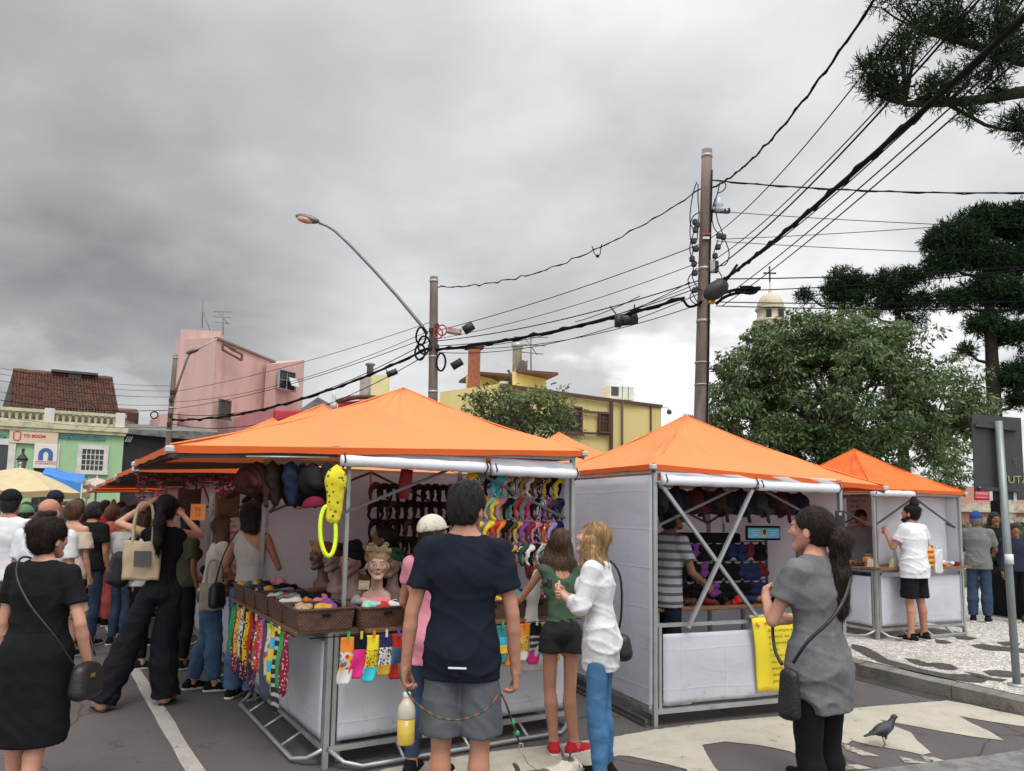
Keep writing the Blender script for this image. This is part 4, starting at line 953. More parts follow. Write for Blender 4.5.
m = MB(); m.box(W_(454,331,20.8), (.42,.2,.18), Matrix.Rotation(R(8),3,'Y'), bev=.03); m.build('equipment_box', M('box_white_red', (.42,.3,.27), .6), mp)
m = MB(); m.tube([W_(464,331,20.7), W_(473,325,20.7)], .13, 10); m.build('splice_closure', DPLAST, mp)
m = MB(); m.tube([W_(452,367,20.8), W_(462,361,20.8)], .11, 10); m.build('splice_closure', DPLAST, mp)
for (px,py) in ((431,330),(437,326),(430,347),(437,347)): MB().box(W_(px,py,20.82),(.12,.12,.14), bev=.02).build('clamp', DPLAST, mp)
# lamp arm and head (part of the pole, bolted on)
arm = [W_(427,334), W_(422,326), W_(398,297), W_(372,268), W_(350,245), W_(335,231), W_(327,226), W_(319,223)]
ar = MB().tube(arm, [.05,.05,.047,.043,.04,.037,.034,.032], 8).build('lamp_arm', M('lamp_grey', (.16,.15,.14), .5, .15, metal=.4), mp)
hd_ = MB(); c = W_(307.5,218.6); ax = Matrix.Rotation(R(14),3,'Y')
hd_.ball(c, (.37,.15,.12), 14, 8, ax); h = hd_.build('lamp_head', M('lamp_grey',()), mp)
MB().ball(c+Vector((-.06,-.03,-.05)), (.25,.13,.1), 12, 8, ax).build('lamp_lens', M('lamp_lens', (.55,.3,.2), .2), h)
# left pole with lamp
lp, lpb, lpd = pole_root('utility_pole', 'thin dark pole with a small curved street lamp in front of the pink building', (175.5,355), (168.5,440), 30, .13, .09)
X_ = lambda px, py, Y=30: at(px, py, Y)-lpb
MB().tube([X_(172,403), X_(178,385), X_(186,362), X_(189,355), X_(193,352)], [.05,.045,.04,.035,.035], 6).build('lamp_arm', M('lamp_grey',()), lp)
MB().ball(X_(190,353.5)+Vector((.1,0,.1)), (.3,.13,.09), 10, 6, Matrix.Rotation(R(-20),3,'Y')).build('lamp_head', M('lamp_grey',()), lp)
MB().tube([X_(193,352), X_(204,346), X_(217,339)], .03, 5).build('stay', METAL, lp)
coil = MB(); c = X_(154,415,29.8); coil.tube([c+Vector((math.cos(a)*.15, .02, math.sin(a)*.14)) for a in [2*math.pi*i/14 for i in range(15)]], .025, 5); coil.build('cable_coil', CABLE, lp)
for (px,py) in ((171,400),(170,415),(172,392),(169,424)): MB().box(X_(px,py,29.85),(.14,.14,.16), bev=.02).build('clamp', DPLAST, lp)
# ---- cables: (label, start(px,py,Y), end, sag m, radius, twisted)
def cable(label, a, b, sag, r, wob=0.0, n=26, group=None, mat=CABLE):
    a = at(*a); b = at(*b); rk = random.Random(label); P = []
    for i in range(n+1):
        t = i/n; p = a.lerp(b, t); p.z -= 4*sag*t*(1-t)
        if wob: p.z += wob*math.sin(i*2.3+rk.random())*rk.random(); p.x += wob*.5*math.cos(i*1.7)
        P.append(p)
    m = MB(); m.tube(P, r, 5)
    if wob: m.tube([p+Vector((0,.01,r*1.6*math.sin(i*1.9))) for i,p in enumerate(P)], r*.7, 4)
    return tag(m.build('overhead_cable', mat), label, 'cable', group or 'overhead cables')
C_ = cable
C_('kinked thin cable dropping from the big pole top to the middle pole top', (703,187,16), (437,287,21), .62, .013, .05, 40)
C_('second highest wire between the big pole and the middle pole, with yellow tag', (703,243,16), (436,331,21), .12, .011)
C_('thin wire just under the tagged wire between big and middle pole', (703,261,16), (436,339,21), .18, .009)
C_('topmost line of the cable bunch between big and middle pole', (703,279,16), (436,341,21), .2, .014)
C_('second line of the cable bunch between big and middle pole', (703,286,16), (436,346,21), .28, .012)
C_('thin third line of the cable bunch between big and middle pole', (703,281,16), (436,350,21), .35, .009)
C_('thick black bundled cable sagging between big and middle pole', (684,298,16), (434,350,21), .16, .036, .02)
C_('thin line right under the thick bundle between big and middle pole', (703,292,16), (434,352,21), .45, .010)
C_('lowest slack line between big and middle pole', (703,303,16), (450,348,21), .32, .010)
C_('short diagonal wire crossing the bunch near the big pole', (690,282,16), (620,316,17.3), .02, .010)
C_('short diagonal wire crossing the bunch above the splice closure', (640,296,16.8), (575,322,18), .05, .010)
for lab, (p, q, Y, r) in {'fat black splice closure hanging under the bundle between the poles': ((616.5,321),(637,318.5),17,.13)}.items():
    e = empty('splice_closure', at(p[0],p[1],Y), 0, lab, 'cable closure'); o = at(p[0],p[1],Y)
    MB().tube([(0,0,0), at(*q,Y)-o], .135, 12).build('closure_body', DPLAST, e)
    m = MB(); m.tube([(-.03,0,0),(.1,0,0)], .155, 12); m.build('closure_cap', DPLAST, e); MB().tube([(.02,0,.12),(-.15,0,.35)], .015, 4).build('hanger', CABLE, e); MB().tube([(.4,0,.14),(.42,0,.4)], .015, 4).build('hanger', CABLE, e)
e = empty('splice_closure', at(387,375,24), 0, 'small black splice closure on the cables left of the middle pole', 'cable closure'); o = at(387,375,24)
MB().tube([(0,0,0), at(397,371,24)-o], .1, 10).build('closure_body', DPLAST, e); MB().tube([(.02,0,.08),(-.05,0,.2)], .015, 4).build('hanger', CABLE, e)
m = MB(); a = at(592,246,18.2); m.tube([a, a+Vector((.06,0,-.2)), a+Vector((.14,0,-.28)), a+Vector((.2,0,-.22)), a+Vector((.24,0,.05))], .012, 5); m.ball(a+Vector((.14,0,-.26)),.045,6,4); tag(m.build('cable_joint', CABLE), 'small dangling cable joint on the highest cable between poles', 'cable joint')
# left of the middle pole
C_('thick bundle from the middle pole sagging left behind the tent roofs', (431,347,21), (172,420,30), .55, .035, .02, 34)
C_('second line left of the middle pole just above the thick bundle', (431,340,21), (172,414,30), .75, .013)
C_('third line left of the middle pole with a deep sag', (431,336,21), (172,409,30), .3, .011)
C_('highest faint line left of the middle pole', (431,322,21), (172,392,30), .2, .009)
C_('fourth line left of the middle pole crossing the red roof', (431,352,21), (172,424,30), .9, .013)
C_('faint line from the middle pole passing right of the pink building', (431,330,21), (172,402,30), .45, .009)
for i, (y0, y1, r, w) in enumerate(((362,378,.008,'highest'),(368,383,.008,'second highest'),(375,389,.009,'third'),(387,397,.008,'fourth'),(396,402,.014,'fifth, thicker'),(412,419,.008,'lowest'))):
    C_('%s wire running from the left frame edge over the green house' % w, (-40,y0-3,27), (172,y1+8,30), .25, r)
    if i in (0,1,2):
        for k in range(3): pass
# right of the big pole
C_('twisted black cable climbing steeply from the big pole to the top edge', (712,188,16), (882,-12,7.5), .35, .017, .02, 36)
C_('leftmost thin wire climbing from the big pole to the upper right', (711,238,16), (925,-8,7), .25, .009)
C_('second thin wire climbing from the big pole to the upper right', (711,262,16), (1000,-30,6), .25, .009)
C_('third, darker wire climbing from the big pole to the upper right', (711,272,16), (1030,-60,6), .25, .013)
C_('fourth thin wire climbing from the big pole to the upper right', (711,286,16), (1060,-20,6), .25, .009)
C_('thick heavy cable bundle running from the big pole to the upper right corner', (722,281,16), (1090,-44,4.2), .1, .030, .004, 40)
C_('thin wire below the heavy bundle climbing to the upper right', (720,300,16), (1090,-20,5), .12, .009)
C_('lowest thin wire climbing to the upper right through the pine branch', (722,306,16), (1090,-5,5), .12, .009)
C_('top horizontal cable from the big pole to the right frame edge', (709,180,16), (1080,192,13), .12, .015, .006)
C_('second horizontal wire from the big pole going right, thin', (726,212,16), (1080,229,14), .05, .008)
C_('third horizontal wire from the big pole going right into the pines', (726,239,16), (1080,215,14), .05, .008)
C_('fourth horizontal wire from the big pole going right, thin and dark', (716,241,16), (1080,256,14), .05, .008)
C_('fifth horizontal cable from the big pole crossing above the cross', (716,279,16), (1080,262,14), .08, .014)
C_('sixth horizontal cable from the big pole crossing the church dome', (716,291,16), (1080,262,14), .12, .012)
C_('seventh horizontal cable from the big pole crossing the church drum', (716,302,16), (1080,300,14), .05, .012)
C_('lowest horizontal cable from the big pole entering the broad tree', (716,306,16), (1080,309,14), .04, .012)
e = empty('splice_closure', at(716,290,15.2), 0, 'egg shaped black splice closure at the heavy bundle beside the big pole', 'cable closure'); o = at(716,290,15.2)
MB().ball((0,0,0), (.3,.17,.19), 12, 8, Matrix.Rotation(R(-35),3,'Y')).build('closure_body', DPLAST, e); MB().tube([(.15,0,.12),(.45,0,.55)], .03, 6).build('hanger', CABLE, e)
# dark road sign seen from behind
sp0 = Vector((*gp(1017,686,.15), .15)); sr = empty('road_sign', sp0, 0, 'back of a large dark road sign on a grey steel post at the right edge', 'road sign')
Ys = sp0.y; S_ = lambda px, py, dy=0: at(px, py, Ys+dy)-sp0
MB().tube([(0,0,0), S_(998.5,421)], .034, 14).build('post', M('galvanised_post', (.23,.26,.265), .45, .12, 4, .1, 60, metal=.45), sr)
MB().tube([(0,0,-.002),(0,0,.02)], .075, 12).build('base_plate', METAL, sr)
SB = M('sign_back', (.032,.034,.036), .5, .12, 3)
m = MB(); P = [S_(972,414,.06), S_(1021,418,.06), S_(1025,500,.06), S_(975,500,.06)]; m.add(P+[p+Vector((0,.012,0)) for p in P], [(0,1,2,3),(7,6,5,4),(1,0,4,5),(2,1,5,6),(3,2,6,7),(0,3,7,4)]); m.build('sign_panel', SB, sr)
m = MB(); m.bar(S_(976,425,.035), S_(1017,429.5,.035), .05, .035); m.build('mounting_rail', SB, sr)
m = MB(); m.bar(S_(979,489,.035), S_(1020,490,.035), .05, .035); m.build('mounting_rail', SB, sr)
for (x,y) in ((977.5,425.5),(1017,429.5),(980,487.5),(1020,489)): MB().ball(S_(x,y,.02), .009, 8, 5).build('bolt', METAL, sr)
text_mesh('TUTA', .105, M('scratched_paint', (.25,.27,.14), .7), sr, S_(1015,480,.052), (R(90),0,0), name='graffiti', ext=.001, bold=.001)
text_mesh('EN\nES\n11', .035, M('sticker_grey', (.13,.13,.13), .7), sr, S_(1015.5,463,.052), (R(90),0,0), name='stencil_marks', ext=.001)
m = MB(); m.box(S_(982,495,-.02), (.135,.006,.072)); st_ = m.build('red_plaque', M('plaque_red', (.5,.035,.045), .5), sr)
text_mesh('ATENCAO', .025, M('ac_white',()), sr, S_(982,493.6,-.026), (R(90),0,0), ext=.001); text_mesh('VAGA RESERVADA', .012, M('ac_white',()), sr, S_(982,497.5,-.026), (R(90),0,0), ext=.001)
MB().box(S_(991,496,-.02), (.03,.004,.09)).build('sticker', M('sticker_pale', (.4,.45,.5), .5), sr); MB().box(S_(1015,497,.05), (.03,.004,.09)).build('sticker', M('sticker_pale',()), sr)
MB().tube([S_(1006.9,554,0)+Vector((0,-.03,0)), S_(1007.6,564,0)+Vector((0,-.03,0))], .0355, 14).build('post_sticker', M('ac_white',()), sr)
m = MB(); m.ball(S_(1007.5,559,0)+Vector((0,-.037,0)), (.03,.006,.03), 12, 6); m.build('round_sticker', M('sticker_tan', (.5,.42,.35), .5), sr)
# lantern in front of the green house
ln = empty('street_lantern', at(19,500,31)*1.0, 0, 'old fashioned lantern on a post before the green house', 'street lamp'); b0 = Vector((at(19,500,31).x,31,0)); ln.location = b0
q = at(19,474,31)-b0
IR = M('iron',()); MB().tube([(0,0,0),(0,0,q.z)], [.06,.035], 8).build('post', IR, ln)
MB().lathe([(.09,q.z),(.2,q.z+.55),(.21,q.z+.57)], 6).build('lantern_glass', M('lantern_glass', (.2,.2,.19), .2), ln)
MB().lathe([(.25,q.z+.57),(.2,q.z+.68),(.06,q.z+.85),(.05,q.z+.95),(.08,q.z+1.0),(.01,q.z+1.1)], 6).build('lantern_cap', IR, ln)
# ================================================================== market stalls
ORANGE = [M('canopy_orange', (.82,.255,.08), .7, .045, 1.2, .3, 3.5, tl=.12, c2=(.69,.21,.075), c2scale=1.4, c2lo=.5, c2hi=.85), M('canopy_bright', (.86,.16,.008), .6, .05, 1.5, .3, 3.5, tl=.12, c2=(.7,.12,.01), c2scale=1.6), M('canopy_pale', (.76,.23,.07), .7, .05, 1.5, .12, 5, tl=.12)]
HEM = M('canopy_hem', (.62,.10,.006), .65, .05, 3, .08, 30, tl=.1)
def cloth_white():
    m = M('white_tarp', (.80,.81,.87), .5, .035, 1.5, .0, spec=.35, tl=.5, c2=(.72,.73,.78), c2scale=1.3, c2lo=.5, c2hi=.85)
    nt = m.node_tree; L = nt.links; b = nt.nodes['Principled BSDF']; tc = nn(nt, 'ShaderNodeTexCoord')
    mp = nn(nt, 'ShaderNodeMapping'); mp.inputs['Scale'].default_value = (1,1,1.6); mp.inputs['Rotation'].default_value = (.5,.3,.6); L.new(tc.outputs['Object'], mp.inputs[0])
    n = nn(nt, 'ShaderNodeTexNoise'); n.inputs['Scale'].default_value = 2.2; n.inputs['Detail'].default_value = 3; n.inputs['Distortion'].default_value = .6; L.new(mp.outputs[0], n.inputs['Vector'])
    for n_ in nt.nodes: pass
    w1 = nn(nt, 'ShaderNodeTexNoise'); w1.inputs['Scale'].default_value = 1.1; w1.inputs['Detail'].default_value = 2; L.new(tc.outputs['Object'], w1.inputs['Vector'])
    # fold lines: thin creases every few decimetres, bent by noise
    sp = nn(nt, 'ShaderNodeSeparateXYZ'); L.new(tc.outputs['Object'], sp.inputs[0]); ac = None
    for sock, fr, of in (('Z', 3.1, .0), ('X', 2.3, .3), ('Y', 2.3, .1)):
        a = nn(nt, 'ShaderNodeMath', operation='MULTIPLY_ADD'); L.new(sp.outputs[sock], a.inputs[0]); a.inputs[1].default_value = fr; a.inputs[2].default_value = of
        a2 = nn(nt, 'ShaderNodeMath', operation='MULTIPLY_ADD'); L.new(w1.outputs['Fac'], a2.inputs[0]); a2.inputs[1].default_value = .25; L.new(a.outputs[0], a2.inputs[2])
        f1 = nn(nt, 'ShaderNodeMath', operation='PINGPONG'); f1.inputs[1].default_value = .5; L.new(a2.outputs[0], f1.inputs[0])
        m1 = nn(nt, 'ShaderNodeMapRange'); m1.inputs['From Min'].default_value = 0; m1.inputs['From Max'].default_value = .035; m1.inputs['To Min'].default_value = .12; m1.inputs['To Max'].default_value = 0; L.new(f1.outputs[0], m1.inputs['Value'])
        if ac is None: ac = m1.outputs[0]
        else:
            ad = nn(nt, 'ShaderNodeMath', operation='ADD'); L.new(ac, ad.inputs[0]); L.new(m1.outputs[0], ad.inputs[1]); ac = ad.outputs[0]
    # mud splashes near the ground
    zz = nn(nt, 'ShaderNodeMapRange'); zz.inputs['From Min'].default_value = .1; zz.inputs['From Max'].default_value = .55; zz.inputs['To Min'].default_value = .08; zz.inputs['To Max'].default_value = -.14; L.new(sp.outputs['Z'], zz.inputs['Value'])
    w2 = nn(nt, 'ShaderNodeTexNoise'); w2.inputs['Scale'].default_value = 9; w2.inputs['Detail'].default_value = 9; w2.inputs['Roughness'].default_value = .75; L.new(tc.outputs['Object'], w2.inputs['Vector'])
    ws = nn(nt, 'ShaderNodeMath', operation='ADD'); L.new(w2.outputs['Fac'], ws.inputs[0]); L.new(zz.outputs[0], ws.inputs[1])
    wm = nn(nt, 'ShaderNodeMapRange'); wm.inputs['From Min'].default_value = .56; wm.inputs['From Max'].default_value = .8; wm.inputs['To Max'].default_value = .65; L.new(ws.outputs[0], wm.inputs['Value'])
    oc = b.inputs['Base Color'].links[0].from_socket; mxd = nn(nt, 'ShaderNodeMix', data_type='RGBA'); L.new(wm.outputs[0], mxd.inputs['Factor']); L.new(oc, mxd.inputs[6]); mxd.inputs[7].default_value = (.25,.22,.19,1); L.new(mxd.outputs[2], b.inputs['Base Color'])
    for tn in nt.nodes:
        if tn.type == 'BSDF_TRANSLUCENT': L.new(mxd.outputs[2], tn.inputs['Color'])
    hh = nn(nt, 'ShaderNodeMath', operation='ADD'); L.new(n.outputs['Fac'], hh.inputs[0]); L.new(ac, hh.inputs[1]); n = type('o', (), {'outputs': {'Fac': hh.outputs[0]}})
    bp = nn(nt, 'ShaderNodeBump'); bp.inputs['Strength'].default_value = .34; bp.inputs['Distance'].default_value = .05; L.new(n.outputs['Fac'], bp.inputs['Height']); L.new(bp.outputs[0], b.inputs['Normal']); return m
TARP = cloth_white(); STEEL = M('frame_steel', (.36,.38,.38), .38, .12, 5, .05, 80, metal=.55, c2=(.2,.2,.19), c2scale=6, c2lo=.55, c2hi=.8)
DSTEEL = M('frame_dark_steel', (.09,.09,.092), .5, .2, 5, metal=.4); ROLLM = M('rolled_tarp', (.66,.67,.73), .45, .04, 6, .15, 12, stretch=(1,1,1), spec=.4)
WOOD = M('board_wood', (.2,.09,.04), .7, .25, 5, .2, 30, stretch=(1,6,6))
TAPE = M('silver_tape', (.45,.43,.4), .4, .1, 6)
def drape(p0, p1, z0, z1, nrm, amp=.02, seed=0, nu=26, nv=20, bulge=0.0, th=.004):
    """hanging cloth between two ground points"""
    p0 = Vector(p0); p1 = Vector(p1); n = Vector(nrm); rk = random.Random(seed); ph = [rk.uniform(0,6) for _ in range(6)]; L = (p1-p0).length
    def f(u, v):
        w = amp*(math.sin(u*L*9+ph[0]+2*math.sin(v*2+ph[1]))*.5*(.4+v) + .6*math.sin(u*L*4+v*3.2+ph[2]) + .5*math.sin(v*9+ph[3]+u*2))*(math.sin(math.pi*min(max(u,0),1))**.5 if True else 1)
        w += bulge*math.sin(math.pi*u)*math.sin(math.pi*v)
        q = p0.lerp(p1, u); return (q.x+n.x*w, q.y+n.y*w, z1+(z0-z1)*v)
    return f, (n.x*th, n.y*th, 0)
def stall(label, org, ang, w=2.0, d=2.0, eave=2.12, apex=2.76, flap=(0,0,0,0), mat=0, walls=(), counters=(), rolls=(), rollz=2.0, flapdrop=.07, panel_top=.9, sag=.02, front_split=True, detail=True, foot=True, z=0.0, under=True, rolldrop=.1, wallz=.06, ov=.1, eavex=None, dark_rails=(), back_in=0, ext=(0,0,0,0), extdrop=.06, inset=False, shift=0.0):
    """org = near left corner post, x axis along ang, y axis away. flap = overhang (left, front, right, back)"""
    root = empty('market_stall', (org[0],org[1],z), R(ang), label, 'market stall', 'orange roofed market stalls')
    rk = random.Random(label); cx, cy = w/2+shift, d/2
    lf, ff, rf_, bf = [ov+x for x in flap]
    ev = eavex or (eave,)*4   # near-left, near-right, far-right, far-left
    # canopy: pyramid with straight eaves; overhanging flaps droop slightly
    m = MB(); m.smooth = True
    ex0, ey0, ex1, ey1 = ext; dl, dr2 = extdrop*(ex0 > 0), extdrop*(ex1 > 0)
    C4 = [(-ov-ex0,-ov-ey0,ev[0]-dl),(w+ov+ex1,-ov-ey0,ev[1]-dr2),(w+ov+ex1,d+ov+ey1,ev[2]-dr2),(-ov-ex0,d+ov+ey1,ev[3]-dl)]; ap = Vector((cx,cy,apex)); n = 12; seam = MB()
    for s in range(4):
        a = Vector(C4[s]); b = Vector(C4[(s+1)%4]); ph = rk.uniform(0,6); L0 = (ap-a.lerp(b,.5)).length/2.2-.4
        def f(u, v, a=a, b=b, ph=ph):
            e = a.lerp(b, u); p = e.lerp(ap, v); k = math.sin(math.pi*v)
            p.z -= (sag*1.6+.03*L0)*k + .05*k*math.sin(math.pi*u); p.z += (.010*math.sin(u*23+ph+2*v)*(1-v)**1.5 + .006*math.sin(v*17+u*6+ph) + .005*math.sin(u*41+v*9+ph))*min(1,v*6+.25)
            if v < .02: p.z -= .012*abs(math.sin(u*math.pi*3+ph))
            return p
        m.grid(f, 36, 22)
        e = (ff, rf_, bf, lf)[s]-ov
        if e > .01:
            out = Vector(((0,-1),(1,0),(0,1),(-1,0))[s]+(0,)); pr, nx = (s-1)%4, (s+1)%4
            ep = (ff, rf_, bf, lf)[pr]-ov; en = (ff, rf_, bf, lf)[nx]-ov
            dirn = (b-a).normalized(); a2 = a+out*e-Vector((0,0,flapdrop))-dirn*0; b2 = b+out*e-Vector((0,0,flapdrop))
            m.grid(lambda u,v,a=a,b=b,a2=a2,b2=b2: (a.lerp(b,u)).lerp(a2.lerp(b2,u),v)+Vector((0,0,-.02*math.sin(math.pi*v)+.006*math.sin(u*30))), 16, 4)
    cp = m.build('canopy', ORANGE[mat], root)
    if detail:   # reinforced seams along the four hips and a patch on the tip
        sm_ = MB()
        for s in range(4):
            a = Vector(C4[s]); P = []
            for j in range(15):
                v = j/14; p = a.lerp(ap, v); k = math.sin(math.pi*v); p.z -= (sag*1.6+.03*((ap-a).length/2.6-.4))*k-.004; P.append(p)
            sm_.tube(P, .007, 5)
        sm_.build('hip_seam', ORANGE[mat], root)
    # hem band
    m = MB(); hb = .045
    for s in range(4):
        a = Vector(C4[s]); b = Vector(C4[(s+1)%4]); e = (ff, rf_, bf, lf)[s]-ov; out = Vector(((0,-1),(1,0),(0,1),(-1,0))[s]+(0,))
        if e > .01: a = a+out*e-Vector((0,0,flapdrop)); b = b+out*e-Vector((0,0,flapdrop))
        else: a = a+out*.004; b = b+out*.004
        pe, ne = (ff, rf_, bf, lf)[(s-1)%4]-ov, (ff, rf_, bf, lf)[(s+1)%4]-ov
        m.slab(lambda u,v,a=a,b=b,out=out: a.lerp(b,u)+Vector((0,0,-hb*v-.004*math.sin(u*22)*v)), 20, 1, -out*.003)
        if e > .01:   # side edges of the flap
            for (pp, qq) in ((Vector(C4[s]), a), (Vector(C4[(s+1)%4]), b)):
                dd_ = (Vector(C4[s])-Vector(C4[(s+1)%4])).normalized()*(1 if pp == Vector(C4[s]) else -1)
                m.slab(lambda u,v,pp=pp,qq=qq,dd_=dd_: pp.lerp(qq,u)+dd_*.004+Vector((0,0,-hb*v-.02*math.sin(math.pi*u))), 8, 1, dd_*.003)
    m.build('canopy_hem', HEM, root)
    # silver clips / taped corners on the hem
    for s in range(4):
        a = Vector(C4[s]); e1 = (ff, rf_, bf, lf)[s]-ov; out = Vector(((0,-1),(1,0),(0,1),(-1,0))[s]+(0,)); e0 = (ff, rf_, bf, lf)[(s-1)%4]-ov; o0 = Vector(((0,-1),(1,0),(0,1),(-1,0))[(s-1)%4]+(0,))
        p = a+out*max(e1,0)+o0*max(e0,0)*0; 
        if e1 > .01: p = a+out*e1-Vector((0,0,flapdrop))
        MB().box(p+Vector((0,0,-.025)), (.055,.055,.045), bev=.01).build('corner_clip', TAPE, root)
    if not detail:
        m = MB()
        P4 = [(0,0),(w,0),(w,d),(0,d)]
        for i,(x,y) in enumerate(P4): MB().bar((x,y,0),(x,y,ev[i]-.03),.035).build('post', STEEL, root)
        for i in range(4):
            if i in (1,): pass
            m.bar((*P4[i],ev[i]-.06),(*P4[(i+1)%4],ev[(i+1)%4]-.06),.04)
        m.build('roof_frame', STEEL, root)
    else:
        P4 = [(0,0),(w,0),(w,d),(0,d)]
        for i,(x,y) in enumerate(P4):
            if inset and i == 0: MB().bar((x,y,0.0),(x,y,panel_top),.035).build('post', STEEL, root); MB().bar((x+.12,y+.10,0.0),(x+.12,y+.10,ev[i]-.02),.026).build('post', STEEL, root)
            else: MB().bar((x,y,0.0),(x,y,ev[i]-.02),.035).build('post', STEEL, root)
        for i in range(4):
            a = Vector((*P4[i],ev[i]-.05)); b = Vector((*P4[(i+1)%4],ev[(i+1)%4]-.05)); MB().bar(a,b,.04,.05).build('top_rail', STEEL, root)
        for i in range(4):
            MB().bar((C4[i][0],C4[i][1],C4[i][2]-.06),(cx,cy,apex-.09),.028).build('rafter', DSTEEL, root)
            a = Vector((*P4[i],0)); b = Vector((*P4[(i+1)%4],0)); q = a.lerp(b,.5); 
            inn = (Vector((cx,cy,0))-q).normalized()*.05
            if i in dark_rails or under:
                MB().bar(a.lerp(b,.02)+inn+Vector((0,0,eave-.5)), a.lerp(b,.5)+inn+Vector((0,0,eave-.1)), .02).build('brace', DSTEEL, root)
                MB().bar(a.lerp(b,.98)+inn+Vector((0,0,eave-.5)), a.lerp(b,.5)+inn+Vector((0,0,eave-.1)), .02).build('brace', DSTEEL, root)
        MB().bar((cx,cy,apex-.55),(cx,cy,apex-.03),.03).build('centre_post', DSTEEL, root)
        # flap arms
        if lf-ov > .05:
            for y in (0, d): MB().bar((0,y,ev[0]-.06),(-(lf),y,ev[0]-flapdrop-.06),.035,.06).build('flap_arm', DSTEEL, root)
            MB().bar((-(lf-.02),-ov,ev[0]-flapdrop-.055),(-(lf-.02),d+ov,ev[0]-flapdrop-.055),.03).build('flap_rail', DSTEEL, root)
            MB().bar((-(lf-.02),-ov*.5,ev[0]-flapdrop-.05),(w*.0,-ov*.5,ev[0]-.06),.03,.05).build('flap_rail', DSTEEL, root)
        if rf_-ov > .05:
            for y in (0, d): MB().bar((w,y,ev[1]-.06),(w+rf_-.02,y,ev[1]-flapdrop-.06),.03,.04).build('flap_arm', DSTEEL, root)
            MB().bar((w+rf_-.02,-ov,ev[1]-flapdrop-.055),(w+rf_-.02,d+ov,ev[1]-flapdrop-.055),.03).build('flap_rail', DSTEEL, root)
    if detail and ex0 > .05:
        for y in (0, d): MB().bar((0,y,ev[0]-.08),(-ov-ex0+.03,y,ev[0]-dl-.05),.035,.05).build('flap_arm', DSTEEL, root)
        MB().bar((-ov-ex0+.05,-ov+.03,ev[0]-dl-.03),(-ov-ex0+.05,d+ov-.03,ev[0]-dl-.03),.024).build('flap_rail', DSTEEL, root)
        MB().bar((-ov-ex0+.05,-ov*.2,ev[0]-dl-.045),(0,-ov*.2,ev[0]-.045),.024,.03).build('flap_rail', DSTEEL, root)
        m = MB(); m.smooth = True; m.slab(lambda u,v: Vector((-ov-ex0+.04+(ex0+ov-.04)*u, .03+(d-.06)*v, ev[0]-dl-.075+dl*u-.05*math.sin(math.pi*u)*math.sin(math.pi*v))), 12, 14, (0,0,.003)); 
    side = {'front': ((0,0),(w,0),(0,-1)), 'right': ((w,0),(w,d),(1,0)), 'back': ((w,d),(0,d),(0,1)), 'left': ((0,d),(0,0),(-1,0))}
    for i, s in enumerate(walls):
        a, b, nrm = side[s]; f, th = drape((a[0]+nrm[0]*.025,a[1]+nrm[1]*.025), (b[0]+nrm[0]*.025,b[1]+nrm[1]*.025), wallz, eave-.07, nrm, .012, i+len(label), 34, 26)
        mm = MB(); mm.smooth = True; mm.slab(f, 34, 26, th); mm.build('wall_cloth', TARP, root)
    for i, s in enumerate(counters):
        a, b, nrm = side[s]; A = Vector((*a,0)); B = Vector((*b,0)); N = Vector((*nrm,0)); dr = (B-A).normalized()
        f, th = drape((A+dr*.07).xy+N.xy*.012, (B-dr*.07).xy+N.xy*.012, .17, panel_top-.07, nrm, .008, i+3*len(label), 34, 16, bulge=.02)
        mm = MB(); mm.smooth = True; mm.slab(f, 34, 16, th); mm.build('counter_panel', TARP, root)
        m = MB(); m.bar(A+Vector((0,0,panel_top)), B+Vector((0,0,panel_top)), .03); m.build('counter_rail', STEEL, root)
        m = MB(); m.bar(A+N*.0+Vector((0,0,.12)), B+Vector((0,0,.12)), .035); m.build('counter_rail', STEEL, root)
        MB().bar(A+dr*.045+Vector((0,0,.13)), A+dr*.045+Vector((0,0,panel_top)), .028).build('counter_post', STEEL, root)
        MB().bar(B-dr*.045+Vector((0,0,.13)), B-dr*.045+Vector((0,0,panel_top)), .028).build('counter_post', STEEL, root)
        if foot:
            m = MB(); o = N*.16; m.tube([A+Vector((0,0,.12))+dr*.02, A+o*.55+dr*.1+Vector((0,0,.05)), A+o+dr*.2+Vector((0,0,.03)), B+o-dr*.2+Vector((0,0,.03)), B+o*.55-dr*.1+Vector((0,0,.05)), B-dr*.02+Vector((0,0,.12))], .016, 8)
            for t in (.25,.5,.75): q = A.lerp(B,t); m.tube([q+Vector((0,0,.12)), q+o+Vector((0,0,.03))], .012, 6)
            m.build('foot_frame', STEEL, root)
    for i, (s, t0, t1, zz) in enumerate(rolls):
        a, b, nrm = side[s]; A = Vector((*a,0)); B = Vector((*b,0)); N = Vector((*nrm,0)); p = A.lerp(B,t0)+N*.06+Vector((0,0,zz)); q = A.lerp(B,t1)+N*.06+Vector((0,0,zz)); m = MB(); k = 14
        rr = [.040+.003*math.sin(j*1.7+i) for j in range(k+1)]; m.tube([p.lerp(q,j/k) for j in range(k+1)], rr, 12); r_ = m.build('rolled_curtain', ROLLM, root)
        m = MB(); m.smooth = True; up = eave-.045; 
        m.slab(lambda u,v,p=p,q=q,N=N,up=up: p.lerp(q,u)-N*(.03)+Vector((0,0,.02))+Vector((0,0,(up-p.z-.02)*v))+N*.006*math.sin(u*14+v*4), 24, 5, tuple(N*.003)); m.build('curtain_strip', TARP, root)
        for t in (.02,.98): 
            c = p.lerp(q,t); m = MB(); m.tube([c+Vector((0,0,.05))+N*.02, c+N*.05, c+Vector((0,0,-.05)), c-N*.03], .006, 5); m.build('tie', DPLAST, root)
    return root
T1O = (-1.2,5.16); T1A = 31.5
